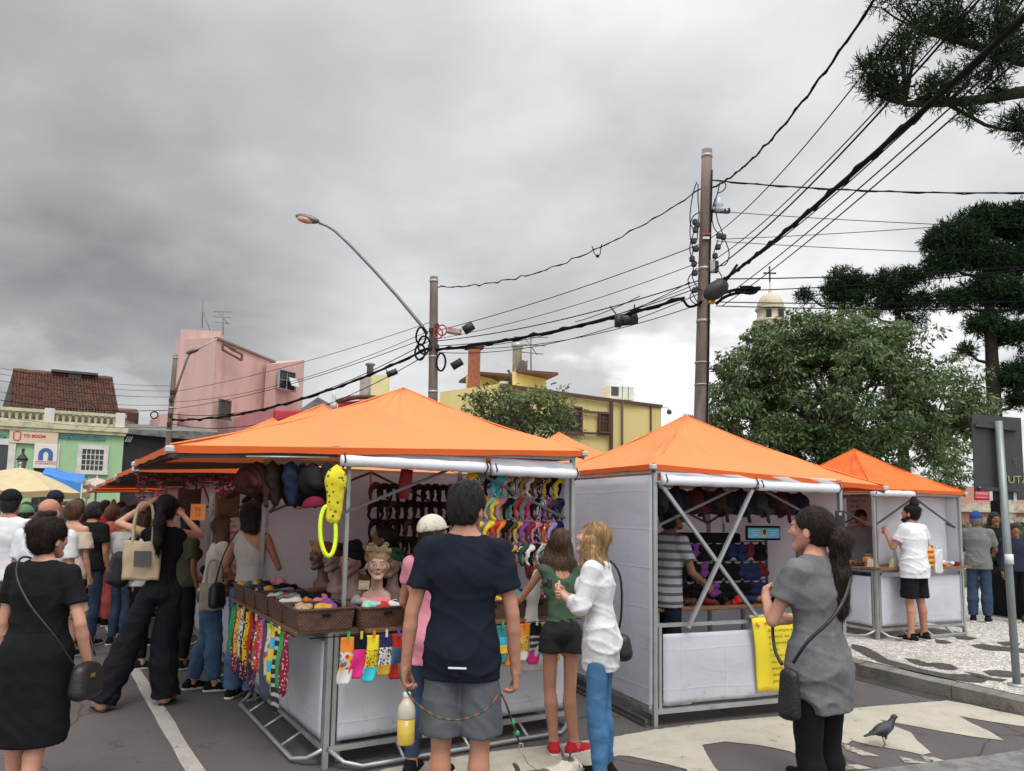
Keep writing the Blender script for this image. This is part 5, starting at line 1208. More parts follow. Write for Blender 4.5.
def loc(o, ang, x, y, z): c, s = math.cos(R(ang)), math.sin(R(ang)); return Vector((o[0]+x*c-y*s, o[1]+x*s+y*c, z))
s1 = stall('large peach orange roofed stall hung with headbands and caps, nearest to camera', T1O, T1A, 2.0, 2.0, 2.16, 2.76, ext=(1.0,0,0,0), shift=-.10, extdrop=.09, inset=True, mat=0, walls=('right','back'), counters=('left','front'), rolls=(('front',0,.58,2.035),('front',.6,1.0,2.02)), eavex=(2.165,2.215,2.215,2.165), panel_top=.88, ov=.07)
stall_row = [('orange roofed stall second in the row going left, with flower garland', 2.36, 2.0, 0), ('orange roofed stall third in the row going left', 4.75, 2.0, 0), ('orange roofed stall fourth in the row going left', 7.1, 2.0, 1), ('orange roofed stall fifth in the row going left', 9.5, 2.0, 0), ('orange roofed stall farthest down the left row', 11.9, 2.0, 1)]
for i, (lab, q, ww, mt) in enumerate(stall_row):
    o = loc(T1O, T1A, .02*i, q, 0)
    stall(lab, (o.x,o.y), T1A+rnd.uniform(-.6,.6), 2.0, 2.0, 2.10-.015*i, (2.88,2.95,2.92,2.9,2.9)[i], shift=-.08, ext=(.95,0,0,0), mat=mt, walls=('right','back') , counters=('left',), detail=(i<2), eavex=None, panel_top=.86, flapdrop=.08)
T2O = (1.194,6.257); T2A = 21.5
s2 = stall('orange roofed middle stall with crossed braces and a yellow notice', T2O, T2A, 2.0, 2.0, 2.10, 2.70, ext=(0,0,.5,0), mat=0, walls=('left','back','right'), counters=('front',), rolls=(('front',.02,.5,1.985),('front',.51,.97,1.965)), eavex=(2.12,2.07,2.07,2.12), panel_top=.80, flapdrop=.03, foot=False, ov=.03, wallz=.1)
# crossed braces in the front of the middle stall
MB().bar((.02,-.03,1.98),(1.02,-.03,.82),.028).build('cross_brace', STEEL, s2); MB().bar((.95,-.06,1.93),(.28,-.06,.78),.028).build('cross_brace', STEEL, s2)
m = MB(); m.bar((0,-.0,.12),(2,0,.12),.04); m.build('bottom_rail', STEEL, s2); MB().bar((-.08,0,.05),(-.08,2,.05),.03).build('bottom_rail', DSTEEL, s2); MB().bar((-.04,0,.16),(-.04,2,.16),.03).build('bottom_rail', STEEL, s2)
T3O = gp(878,640,.15); T3R = gp(964.5,633,.15); T3A = math.degrees(math.atan2(T3R[1]-T3O[1], T3R[0]-T3O[0])); T3W = (Vector(T3R)-Vector(T3O)).length
print('T3', T3O, T3A, T3W)
s3 = stall('bright orange roofed craft stall on the mosaic pavement at the right', T3O, T3A, T3W, 2.0, 1.93, 2.55, flap=(0,0,0,0), mat=1, walls=('right','back'), counters=('left','front'), rolls=(('front',-.05,.42,1.87),), panel_top=.86, z=.15, ov=.06)
f_, th_ = drape((.26,.17), (T3W-.03,.17), .92, 1.86, (0,-1), .012, 5, 34, 26); mm = MB(); mm.smooth = True; mm.slab(f_, 34, 26, th_); mm.build('wall_cloth', TARP, s3)
# stall of the second row behind, only its roof tip shows
stall('orange roofed stall behind, only its roof peak showing between two nearer roofs', (.15,8.45), 26, 2.0, 2.0, 2.1, 2.74, mat=0, walls=('left','back','front'), detail=False)
# far market: parasols and tarps
def parasol(px, py, Y, r, label, mat, z=None):
    p = at(px, py, Y); root = empty('parasol', (p.x,p.y,0), 0, label, 'parasol'); n = 8; m = MB()
    hub = Vector((0,0,p.z)); rim = [Vector((r*math.cos(2*math.pi*i/n+.2), r*math.sin(2*math.pi*i/n+.2), p.z-.34*r)) for i in range(n)]
    for i in range(n):
        a, b = rim[i], rim[(i+1)%n]; m.grid(lambda u,v,a=a,b=b: (a.lerp(b,u)).lerp(hub,v)+Vector((0,0,-.05*math.sin(math.pi*u)*(1-v)+.1*math.sin(math.pi*v)*r*.4)), 5, 5)
        m.slab(lambda u,v,a=a,b=b: a.lerp(b,u)+Vector((0,0,-.05*math.sin(math.pi*u)-.13*v)), 5, 1, (0,0,.002))
    m.build('cover', mat, root); MB().tube([(0,0,0),(0,0,p.z+.08)], .025, 8).build('pole', STEEL, root); MB().ball((0,0,p.z+.09), .04, 8, 6).build('finial', STEEL, root)
    m = MB()
    for q in rim: m.tube([hub-Vector((0,0,.03)), q], .01, 4)
    m.build('ribs', DSTEEL, root)
parasol(20, 467.5, 17.5, 1.55, 'cream coloured market parasol in front of the green house', M('cream_canvas', (.6,.5,.3), .85, .06, 4, tl=.2))
parasol(97, 478, 19, .5, 'small pale parasol beyond the crowd', M('pale_canvas', (.55,.48,.38), .85, .06, 4, tl=.2))
bt = empty('blue_awning', gpt(60,18.5)+(0,), R(-8), 'bright blue tarpaulin awning next to the cream parasol', 'awning'); o = Vector(gpt(60,18.5)+(0,))
q0, q1, q2, q3 = at(42,474,17.5)-o, at(82,483.5,17.5)-o, at(88,478,19.5)-o, at(50,470.5,19.5)-o; iv = Matrix.Rotation(R(8),3,'Z'); Q = [iv @ v for v in (q0,q1,q2,q3)]
m = MB(); m.slab(lambda u,v: (Q[0].lerp(Q[1],u)).lerp(Q[3].lerp(Q[2],u),v)+Vector((0,0,.12*math.sin(math.pi*v)+.02*math.sin(9*u))), 12, 6, (0,0,-.01)); m.slab(lambda u,v: Q[0].lerp(Q[1],u)+Vector((0,-.01,-.22*v+.02*math.sin(20*u)*v)), 14, 2, (0,.004,0)); m.build('cover', M('blue_tarp', (.04,.22,.62), .5, .08, 4, tl=.15), bt)
for v in Q: MB().tube([(v.x,v.y,0),(v.x,v.y,v.z)], .02, 6).build('pole', STEEL, bt)
# ================================================================== people
def skin(name, c): return M(name, c, .52, .10, 11, .10, 90, sub=.12, spec=.3, c2=(c[0]*1.05,c[1]*.74,c[2]*.70), c2scale=7, c2lo=.48, c2hi=.8)
SK = {'light': skin('skin_light', (.50,.27,.19)), 'tan': skin('skin_tan', (.40,.20,.13)), 'brown': skin('skin_brown', (.22,.10,.06)), 'pale': skin('skin_pale', (.58,.34,.25))}
def hairm(name, c, c2):
    m = M(name, c, .5, .35, 9, .9, 16, stretch=(7,7,.7), c2=c2, c2scale=6, c2lo=.42, c2hi=.62, spec=.3); return m
HR = {'black': hairm('hair_black', (.010,.008,.008), (.022,.016,.014)), 'dark': hairm('hair_dark_brown', (.014,.008,.006), (.030,.017,.012)), 'brown': hairm('hair_brown', (.055,.028,.016), (.1,.055,.03)),
      'blonde': hairm('hair_blonde', (.40,.25,.11), (.20,.11,.05)), 'red': hairm('hair_auburn', (.09,.03,.018), (.14,.05,.03)), 'grey': hairm('hair_grey', (.16,.15,.14), (.3,.29,.28))}
EYEW = M('eye_white', (.6,.58,.55), .3, .02); EYED = M('eye_iris', (.015,.01,.008), .2, .02); LIP = M('lips', (.36,.1,.09), .45, .05); BROW = M('brow', (.03,.018,.012), .8)
def fab(name, c, rough=.88, **k): return M('fabric_'+name, c, rough, k.pop('var',.08), k.pop('scale',14), k.pop('bump',.12), k.pop('bscale',45), spec=k.pop('spec',.18), **k)
def rotz(a): c, s = math.cos(a), math.sin(a); return np.array([[c,-s,0],[s,c,0],[0,0,1]])
def rotx(a): c, s = math.cos(a), math.sin(a); return np.array([[1,0,0],[0,c,-s],[0,s,c]])
def roty(a): c, s = math.cos(a), math.sin(a); return np.array([[c,0,s],[0,1,0],[-s,0,c]])
def U(v): v = np.array(v, float); return v/(np.linalg.norm(v)+1e-9)
def hand_mesh(wr, d, side, pn, curl=.4, vox=.0048, s=1.0, spread=.12, thumb=.7):
    """palm and five separate bent fingers; d = forearm direction, side = towards the thumb, pn = palm normal (fingers curl to it)"""
    d = U(d); pn = U(np.array(pn)-d*np.dot(pn,d)); side = U(np.cross(d, pn))*(1 if np.dot(np.cross(d,pn), side) > 0 else -1)
    f = Fld(vox, .012*s); wr = np.array(wr)
    f.cone(wr-d*.03*s, wr+d*.01*s, .026*s, .025*s, .8, pn)
    for o, r in ((.024,.0135),(.008,.014),(-.009,.0135),(-.025,.0125)): f.cone(wr+d*.012*s+side*o*.55*s, wr+d*.08*s+side*o*s, .015*s, r*s, .9, pn, k=.014)
    f.cone(wr+d*.02*s+side*.012*s-pn*-.008*s, wr+d*.06*s+side*.026*s+pn*.008*s, .017*s, .014*s)
    for i, (o, L, r) in enumerate(((.027,.072,.0088),(.009,.080,.0092),(-.010,.075,.0088),(-.027,.058,.0078))):
        p = wr+d*(.082-.004*abs(i-1))*s+side*o*s; dr = U(d+side*spread*(1.5-i)*.6); a = curl*(.75+.12*i)
        for sg, fr in enumerate((.45,.31,.24)):
            ca, sa = math.cos(a), math.sin(a); nd = dr*ca+pn*sa; q = p+nd*L*fr*s; f.cone(p, q, r*s*(1-.06*sg), r*s*(1-.06*(sg+1)), k=.004 if sg else .008); p = q; a += curl*(1.0 if sg == 0 else .8)
    p = wr+d*.028*s+side*.024*s; q = p+(d*.55+side*.75+pn*.25)*.038*s*(1.0); f.cone(p, q, .0125*s, .0105*s); q2 = q+U(d*.85+side*(.45-thumb*.35)+pn*(.25+thumb*.35))*.032*s; f.cone(q, q2, .0103*s, .0092*s, k=.006); q3 = q2+U(d*.9+side*(.1-thumb*.3)+pn*(.3+thumb*.4))*.026*s; f.cone(q2, q3, .0092*s, .0075*s, k=.005)
    return f.mesh()
def head_field(vox, hd, Rh, fem=False, s=1.0, ears=True):
    """skull, jaw, nose, ears and lips round the point hd between the ears"""
    f = Fld(vox, .022*s); P = lambda *v: hd+Rh @ (np.array(v)*s)
    f.ell(P(0,-.012,.038), (.074*s,.094*s,.082*s), Rh); f.ell(P(0,.012,.0), (.066*s,.078*s,.085*s), Rh)
    f.cone(P(0,.032,-.02), P(0,.060,-.088), .050*s, .021*s if fem else .027*s); 
    for sx in (-1,1):
        f.cone(P(sx*.048,-.005,-.035), P(sx*.018,.062,-.088), .022*s, .018*s, k=.02*s); f.ell(P(sx*.04,.066,-.012), (.02*s,.018*s,.02*s), Rh, k=.02*s)
        if ears: f.ell(P(sx*.078,-.012,-.006), (.009*s,.02*s,.032*s), Rh @ roty(sx*-.15) @ rotz(sx*-.35), k=.006*s)
    f.cone(P(-.03,.079,.03), P(.03,.079,.03), .012*s, .012*s, k=.018*s)
    f.cone(P(0,.086,.022), P(0,.111,-.013), .0075*s, .0090*s, k=.010*s); f.cone(P(-.009,.097,-.019), P(.009,.097,-.019), .0072*s, .0072*s, k=.007*s)
    f.cone(P(-.015,.086,-.046), P(.015,.086,-.046), .0062*s, .0062*s, k=.006*s); f.cone(P(-.011,.086,-.0565), P(.011,.086,-.0565), .0066*s, .0066*s, k=.006*s)
    f.ell(P(0,.072,-.09), (.018*s,.016*s,.014*s), Rh)
    for sx in (-1,1): f.ell(P(sx*.031,.080,.008), (.014*s,.010*s,.009*s), Rh, k=0.006*s)
    return f
def face_mats(V, F, hd, Rh, s=1.0, brow=True):
    """material slots of the head: 0 skin 1 eye white 2 iris 3 lips 4 brow"""
    C = V[F].mean(1); L = (C-hd) @ Rh/s; mi = np.zeros(len(F), int); x, y, z = L[:,0], L[:,1], L[:,2]
    ax = np.abs(x); fr = y > .06
    mi[fr & (((ax-.031)/.0125)**2+((z-.008)/.0048)**2 < 1)] = 1
    mi[fr & (((ax-.031)/.0058)**2+((z-.008)/.0054)**2 < 1)] = 2
    mi[fr & ((x/.020)**2+((z+.051)/.0072)**2 < 1)] = 3
    if brow: mi[fr & (ax > .014) & (ax < .047) & (np.abs(z-.031+.12*(ax-.03)) < .0026)] = 4
    return mi
def strands(V, F, hd, Rh, style, n):
    """thin locks laid over the hair surface so that its outline is soft"""
    rg = np.random.default_rng(len(V)); A = V[F[:,0]]; B = V[F[:,1]]; C = V[F[:,2]]; D = V[F[:,3]]; N = np.cross(C-A, D-B); ar = np.linalg.norm(N, axis=1); N = N/(ar[:,None]+1e-12)
    ix = rg.choice(len(F), n, p=ar/ar.sum()); P = (A[ix]+B[ix]+C[ix]+D[ix])/4; N = N[ix]
    crown = hd+Rh @ np.array((0,-.05,.10)) if style != 'pony' else hd+Rh @ np.array((0,.06,.09)); out = P-crown; out /= np.linalg.norm(out,axis=1)[:,None]+1e-9
    tail = P[:,2] < hd[2]+.02
    d = out*.9 + np.array((0,0,-.9))*(1.0 if style in ('long','bob') else .45); 
    if style in ('pony','bun','topknot'):
        knot = hd+Rh @ (np.array((0,-.12,.03)) if style == 'pony' else np.array((0,-.09,.07))); t = knot-P; up_ = ~tail | (np.linalg.norm(P-hd,axis=1) < .13); d[up_] = (t/(np.linalg.norm(t,axis=1)[:,None]+1e-9))[up_]
    d += rg.normal(0,.16,(n,3)); d -= N*np.sum(d*N,axis=1)[:,None]; d /= np.linalg.norm(d,axis=1)[:,None]+1e-9
    s = np.cross(d, N); L = rg.uniform(.02,.05,n)[:,None]*(.55 if style == 'short' else 1.15); w = .0009; lift = rg.uniform(-.0005,.0055,n)[:,None]; fly = (rg.uniform(0,1,n) < .08)[:,None]*.010
    p0 = P-N*.002; p1 = P+d*L*.5+N*(lift*.6+.0015+fly*.4); p2 = P+d*L+N*(lift*.4-.001+fly)+np.array((0,0,-.003)); sw_ = s*rg.normal(0,.004,n)[:,None]
    Q = np.stack([p0-s*w, p0+s*w, p1+s*w+sw_, p1-s*w+sw_, p2+s*w*.3, p2-s*w*.3], 1).reshape(-1,3); b = np.arange(n)[:,None]*6
    return Q, np.concatenate([b+np.array([0,1,2,3]), b+np.array([3,2,4,5])])
def folds(amp, seed):
    """soft ridged drapery"""
    a = seed*1.7
    def f(X, Y, Z):
        w = .35*np.sin(6*Z+a)+.3*np.sin(9*X+5*Y+2*a)+.2*np.sin(14*Z+7*X+a)
        r1 = 1-np.abs(np.sin(11*X+7*Z*np.sign(X+.001)+4*w+a)); r2 = 1-np.abs(np.sin(9*Y-13*Z+5*w+1.7*a)); r3 = 1-np.abs(np.sin(17*Z+6*X+6*w+a*2))
        return -amp*(r1**3*.9+r2**3*.6+r3**4*.7)+amp*.45
    return f
def person(label, pos, head, H=1.72, fem=False, sk='light', arms=None, legs=None, lean=0.0, slean=0.0, hturn=0.0, hnod=0.0, htilt=0.0, top=None, bottom=None, shoes=None, hair=None, fat=1.0, vox=.013, fine=False, hipshift=0.0, z=0.0, group=None, face=True, socks=None):
    """pos = ground point between the feet, head = heading in degrees clockwise from away-from-camera. All joint coordinates are for a 1.75 m body."""
    k = H/1.75; root = empty('person', (pos[0],pos[1],z), -R(head), label, 'person', group)
    sw = (.155 if fem else .175)*(.5+.5*fat); hw = .085 if fem else .085
    up = U((math.sin(slean), math.sin(lean), math.cos(lean)*math.cos(slean)))
    pel = np.array((hipshift,0,.95)); wst = pel+U(np.array((0,0,1))*.5+up*.5)*.16; cst = wst+up*.19; shc = cst+up*.135; nb = shc+up*.03; 
    nd = U(up+np.array((0,.12,0))); 
    Rh = rotz(-hturn) @ rotx(-hnod) @ roty(htilt); hd = nb+nd*.115+Rh @ np.array((0,.015,.035)); 
    SH = {sx: shc+np.array((sx*sw,0,-.012))-up*0 for sx in (-1,1)}
    A = {}
    for sx in (-1,1):
        a = (arms or {}).get(sx)
        if a is None: a = (SH[sx]+np.array((sx*.04,-.015,-.30)), SH[sx]+np.array((sx*.055,.05,-.545)))
        A[sx] = [SH[sx], np.array(a[0], float), np.array(a[1], float)] + list(a[2:])
    Lg = {}
    for sx in (-1,1):
        l = (legs or {}).get(sx); hip = pel+np.array((sx*hw,0,-.03))
        if l is None: l = ((sx*.095,.015,.49), (sx*.10,-.02,.085), (sx*.12,1.0))
        Lg[sx] = [hip, np.array(l[0], float), np.array(l[1], float), U(np.array((l[2][0], l[2][1], 0)) if len(l) > 2 else np.array((sx*.12,1,0)))]
    wa = fat*(1.0 if not fem else .92); 
    def torso(f, infl, z_hem=None, shoulders=True, flare=0.0, k2=None):
        hp = (.106 if fem else .102)*fat+infl+flare*.7
        f.cone(pel+np.array((-.045,0,-.02)), pel+np.array((.045,0,-.02)), hp, hp, .82, k=.02)
        f.cone(pel+np.array((0,0,.04)), wst, (.128 if fem else .134)*fat+infl+flare*.5, (.112 if fem else .134)*wa+infl, .74)
        f.cone(wst, cst, (.118 if fem else .138)*wa+infl, (.142 if fem else .162)*(.6+.4*fat)+infl, .70)
        f.cone(cst, cst+up*.07, (.142 if fem else .162)*(.6+.4*fat)+infl, .12+infl, .68)
        if fem:
            for sx in (-1,1): f.ell(cst+np.array((sx*.068,.085,-.01)), (.052+infl*.8,.05+infl*.6,.056+infl*.6))
        else: f.cone(cst+np.array((-.07,.05,.03)), cst+np.array((.07,.05,.03)), .06+infl, .06+infl, .8)
        if shoulders:
            for sx in (-1,1): f.cone(shc+np.array((sx*.03,-.005,.0)), SH[sx]+np.array((-sx*.01,0,-.012)), .056+infl*.8, .044+infl*.8)
        if fem or True: f.ell(pel+np.array((0,-.05,-.03)), ((.11)*fat+infl+flare*.6,.07*fat+infl+flare*.4,.08*fat+infl))
    # ---- body
    f = Fld(vox, .035); torso(f, 0)
    f.cone(nb-up*.04, hd+Rh @ np.array((0,-.025,-.05)), .058 if not fem else .048, .05 if not fem else .042); f.cone(shc+np.array((-.09,-.01,.0)), nb+up*.05, .035, .035); f.cone(shc+np.array((.09,-.01,.0)), nb+up*.05, .035, .035)
    ar = (.047,.038,.034,.026) if not fem else (.040,.033,.030,.023); ar = [r*(.7+.3*fat) for r in ar]
    for sx in (-1,1):
        s, e, w = A[sx][:3]; f.cone(s, e, ar[0], ar[1]*.92, k=.012); m_ = e+(w-e)*.28; f.cone(e, m_, ar[1]*.90, ar[2]*1.06, k=.008); f.cone(m_, w, ar[2]*1.06, ar[3], k=.008); f.cone(w, w+U(w-e)*.02, ar[3], ar[3], k=.01)
        h, kn, an, fd = Lg[sx]; f.cone(h, kn, .082*fat if not fem else .083*fat, .050, k=.02); c = kn+(an-kn)*.28+fd*-.018; f.cone(kn, c, .046, .053, k=.01); f.cone(c, an, .053, .035, k=.01); f.cone(an+np.array((0,0,0)), an+np.array((0,0,-.04)), .036, .036); f.cone(an+np.array((0,0,-.045))-fd*.03, an+np.array((0,0,-.052))+fd*.14, .034, .026)
    parts = [f.mesh()]; 
    V, F_ = parts[0]; parts = [(V, F_, np.zeros(len(F_), int))]
    hv = .0052 if fine else (.009 if vox < .016 else vox*.8); hf = head_field(hv, hd, Rh, fem); V, F_ = hf.mesh(relax=1); fm = face_mats(V, F_, hd, Rh); fm = fm if fine else np.where((fm == 3)|(fm == 1), 0, fm); parts.append((V, F_, fm))
    for sx in (-1,1):
        s, e, w = A[sx][:3]; d = U(w-e); opt = A[sx][3] if len(A[sx]) > 3 else {}
        pn = opt.get('pn', (-sx*1.0, .2, 0)); th = opt.get('th', (0,1,.2)) ; V, F_ = hand_mesh(w, opt.get('d', d), th, pn, opt.get('curl', .42), .0044 if fine else (.0062 if vox < .016 else .009), s=.92 if fem else 1.0); parts.append((V, F_, np.zeros(len(F_), int)))
    V, F_, mi = joinm(parts); np_mesh('body', V*k, F_, [SK[sk], EYEW, EYED, LIP, BROW], root, mi=mi)
    J = dict(pel=pel, wst=wst, cst=cst, shc=shc, nb=nb, hd=hd, Rh=Rh, SH=SH, A=A, L=Lg, up=up, k=k)
    gv = vox*.85 if not fine else .009
    # ---- upper garment
    if top:
        t = dict(sleeve=.55, infl=.014, hem=.90, flare=.01, neck=.075, mat=None, drop=0, name='shirt', loose=.0, wr=.003); t.update(top)
        f = Fld(gv, .04); torso(f, t['infl'], shoulders=t['sleeve'] > 0 or t.get('straps', False), flare=t['flare'])
        hz = t['hem']
        if hz < .95:
            hr = (.100 if fem else .108)*fat+t['infl']
            for sx in (-1,1): f.cone(pel+np.array((sx*.045,0,.05)), np.array((hipshift+sx*.052,0,hz-.02)), hr+t['flare']*.3, hr+t['flare'], .88, k=.04)
        for sx in (-1,1):
            if t['sleeve'] > 0:
                s, e, w = A[sx][:3]; 
                if t['sleeve'] <= 1: q = s+(e-s)*t['sleeve']; f.cone(s, q, ar[0]+t['infl']*.7+.003, ar[0]+t['infl']*.6+t.get('sl_flare',.006), c1=True, k=.025)
                else: 
                    q = e+(w-e)*(t['sleeve']-1); f.cone(s, e, ar[0]+t['infl']+.004, ar[1]+t['infl']+.004, k=.03); f.cone(e, q, ar[1]+t['infl']+.003, ar[3]+t['infl']+.004, c1=True, k=.02)
        f.sub(nb+up*.055+np.array((0,.015,0)), (t['neck']*1.0,t['neck']*1.05,.062))
        if t.get('open_back'): f.sub(shc+np.array((0,-.15,.03)), (.11,.12,.13))
        if t.get('offshoulder'): f.cut(shc+up*-.045, up)
        if t.get('oneshoulder'): f.cut(shc+np.array((.0,0,-.02)), U((.9,0,1.0)))
        hn = t.get('hemn', (0,0,-1)); f.cut((hipshift,0,hz), hn)
        if t.get('curved'): f.sub((hipshift+.22*1,0,hz-.02),(.10,.4,.11)); f.sub((hipshift-.22*1,0,hz-.02),(.10,.4,.11))
        wv = t['wr']; ns = wave(wv, 21, 17, 13+t.get('ph',0), t.get('ph',0)*1.7)
        fd = folds(wv*2.4, t.get('ph', len(label)%7+.5))
        def noise(X, Y, Z, ns=ns): return fd(X, Y, Z)*(1.2-np.clip((Z-1.0)/.5,0,1)*.55) + .6*ns(X, Y, Z)*(1.15-np.clip((Z-.9)/.6,0,1)*.6) + .3*wv*np.sin(44*X+9*Z)*np.sin(38*Y+31*Z)
        V, F_ = f.mesh(noise); np_mesh(t['name'], V*k, F_, t['mat'], root)
        J['top_f'] = f
    # ---- lower garment
    if bottom:
        b = dict(kind='trousers', infl=.010, length=1.9, flare=.0, mat=None, name='trousers', waist=1.03, wr=.003); b.update(bottom)
        f = Fld(gv, .02); I = b['infl']; I2 = min(I, .004) if (top and top.get('hem',.9) < .93) else I
        f.cone(pel+np.array((-.045,0,-.02)), pel+np.array((.045,0,-.02)), .106*fat+I2, .106*fat+I2, .82, k=.02); f.cone(pel+np.array((0,0,.04)), wst, .128*fat+I2, (.112 if fem else .134)*wa+I2, .74); f.ell(pel+np.array((0,-.05,-.03)), (.11*fat+I2,.07*fat+I2,.08*fat+I2))
        if b['kind'] == 'skirt':
            hz = b['hem']; f.cone(pel+np.array((0,0,-.02)), np.array((hipshift,0,max(hz+.1,.5))), .142*fat+I, .142*fat+I+b['flare']*.6, .82); f.cone(np.array((hipshift,0,max(hz+.1,.5))), np.array((hipshift,0,hz-.03)), .142*fat+I+b['flare']*.6, .142*fat+I+b['flare'], .85); f.cut((0,0,hz),(0,0,-1))
        else:
            for sx in (-1,1):
                h, kn, an, fd = Lg[sx]; Ln = b['length']; F2_ = b['flare']
                if Ln <= 1: q = h+(kn-h)*Ln; f.cone(h, q, .085*fat+I2, .085*fat+(.060-.085*fat)*Ln+I+F2_, c1=True, k=.012)
                else:
                    f.cone(h, kn, .085*fat+I2, .054+I+F2_*.55, k=.012); q = kn+(an-kn)*min(Ln-1,1)+ (np.array((0,0,-1))*.05*(Ln-2) if Ln > 2 else 0); c = kn+(q-kn)*.35-fd*.012; f.cone(kn, c, .055+I+F2_*.55, .058+I+F2_*.7, k=.015); f.cone(c, q, .057+I+F2_*.7, .040+I+F2_, c1=True, k=.02)
        f.cut(pel+np.array((0,0,b['waist']-.95)), up)
        wv = b['wr']; 
        fd = folds(wv*1.6, len(label)%5+1.3)
        def noise(X, Y, Z, wv=wv): g = .4+.5*np.exp(-((Z-.47)/.12)**2)+1.0*np.exp(-((Z-.12)/.09)**2); return fd(X, Y, Z)+wv*g*(np.sin(55*Z+8*np.sin(7*X+5*Y))*.7+np.sin(30*X+25*Y+17*Z)*.4)
        V, F_ = f.mesh(noise); np_mesh(b['name'], V*k, F_, b['mat'], root)
    # ---- shoes
    if shoes:
        for sx in (-1,1):
            h, kn, an, fd = Lg[sx]; g = np.array((an[0], an[1], an[2]-.085)); f = Fld(.008 if vox < .016 else .012, .02)
            if shoes.get('sandal'):
                f.cone(g-fd*.05+(0,0,.012), g+fd*.15+(0,0,.012), .034, .038, .3, (0,0,1)); f.cone(g+fd*.11+(0,0,.03), g+fd*.125+(0,0,.032), .035, .033, .5, (0,0,1))
            else:
                f.cone(g-fd*.045+(0,0,.04), g+fd*.05+(0,0,.04), .042, .044); f.cone(g+fd*.05+(0,0,.035), g+fd*.155+(0,0,.024), .045, .037); f.cone(g-fd*.03+(0,0,.04), g-fd*.01+(0,0,.09), .042, .042)
                f.cone(g-fd*.05+(0,0,.01), g+fd*.16+(0,0,.01), .046, .046, .35, (0,0,1), k=.004)
            f.cut(g+(0,0,.0), (0,0,-1)); f.cut(g+(0,0,shoes.get('h',.115)), (0,0,1)); V, F_ = f.mesh(); C = V[F_].mean(1)[:,2]-g[2]; mi = (C < .024).astype(int)
            o = np_mesh('shoe', V*k, F_, [shoes['mat'], shoes.get('sole', SOLE)], root, mi=mi)
            if socks is not None:
                f = Fld(.008, .01); f.cone(an-(0,0,.03), an+(kn-an)*.07, .041, .041, c1=True); V, F_ = f.mesh(); np_mesh('sock', V*k, F_, socks, root)
    # ---- hair
    if hair:
        style = hair.get('style','short'); c = HR[hair.get('c','dark')] if isinstance(hair.get('c','dark'), str) else hair['c']; f = Fld(.008 if vox < .016 else .013, .02); P = lambda *v: hd+Rh @ np.array(v)
        th = hair.get('th', .012); g = np.array((0,0,-1.0)); bk = Rh @ np.array((0,-1,0))
        if style == 'bald':
            f.ell(P(0,-.03,.0), (.0785,.082,.05), Rh); f.cut(P(0,-.01,.035), Rh @ np.array((0,.35,1))); f.cut(P(0,.0,0), Rh @ np.array((0,1,0)));
        else:
            f.ell(P(0,-.016,.042), (.074+th,.094+th,.082+th), Rh); f.ell(P(0,-.045,-.0), (.068+th,.06+th,.085+th*.6), Rh)
            if style == 'short' and not hair.get('cap'): f.ell(P(0,-.02,.075), (.066+th,.075+th,.055+th*1.2), Rh)
        if style in ('short','bald'):
            f.cut(P(0,-.07,-.075), Rh @ np.array((0,-.1,-1)))
        if style == 'bun':
            r = hair.get('r', .05); q = P(0,-.085,.075) if not hair.get('low') else P(0,-.125,.0); f.ell(q, (r*1.1,r,r*.85), k=.015)
        if style == 'topknot': f.ell(P(0,-.03,.15), (.05,.05,.045), k=.012); f.ell(P(0,-.02,.19), (.03,.03,.05), k=.02)
        if style == 'bob':
            for a in (-1,-.5,0,.5,1): 
                q = P(.062*a,-.06+.02*abs(a),-.0); f.cone(q, q+g*hair.get('len',.13)+Rh @ np.array((.02*a,0,0)), .045, .04, k=.03)
        if style == 'long':
            L = hair.get('len', .33)
            for i, a in enumerate((-1,-.6,-.2,.2,.6,1)):
                q = P(.062*a,-.055+.035*abs(a),.0); m1 = q+g*L*.45+bk*.03+np.array((.03*a,0,0)); f.cone(q, m1, .042, .042, k=.03); e = q+g*L*(1-.15*abs(a)+.05*(i%2))+bk*(.04+hair.get('back',.02))+np.array((.035*a,0,0)); f.cone(m1, e, .042, .022, k=.03)
            if hair.get('front'):
                for a in (-1,1): q = P(.068*a,.01,-.0); f.cone(q, q+g*L*.7+Rh @ np.array((.0,.03,0)), .03, .022, k=.025)
        if style == 'pony':
            L = hair.get('len', .4); q = P(0,-.11,.03+hair.get('up',.02)); f.ell(q, (.03,.035,.03)); o = np.array(hair.get('dir', (0,-.08,0)), float); pr = q
            pts = [q, q+bk*.035+g*.05, q+bk*.04+g*L*.4+o*.5, q+bk*.02+g*L*.75+o, q+g*L+o*1.0]; rr = [.028,.042*hair.get('w',1),.05*hair.get('w',1),.04*hair.get('w',1),.012]
            for a_, b_, r1, r2 in zip(pts, pts[1:], rr, rr[1:]): f.cone(a_, b_, r1, r2, k=.02)
        # hairline: remove face region
        if style != 'bald':
            f.sub(P(0,.155,-.035), (.085 if not hair.get('front') else .062,.125,.105)); 
            for sx in (-1,1):
                if style in ('short','bun','pony','topknot'): f.sub(P(sx*.085,.015,-.03), (.03,.034,.045))
            if style in ('short','bun','topknot','pony'): f.sub(P(0,.0,-.15), (.2,.09,.07))
        amp = .0028 if style != 'curly' else .008
        def noise(X, Y, Z, amp=amp): return amp*(np.sin(190*X+6*np.sin(20*Z))*.7+np.sin(170*Y+5*np.sin(17*Z+X*40))*.6+.8*np.sin(80*X+60*Y+14*Z)) + (.010*np.sin(16*Z+9*X)*np.sin(13*Y+3*X) if hair.get('wavy') else 0)
        V, F_ = f.mesh(noise)
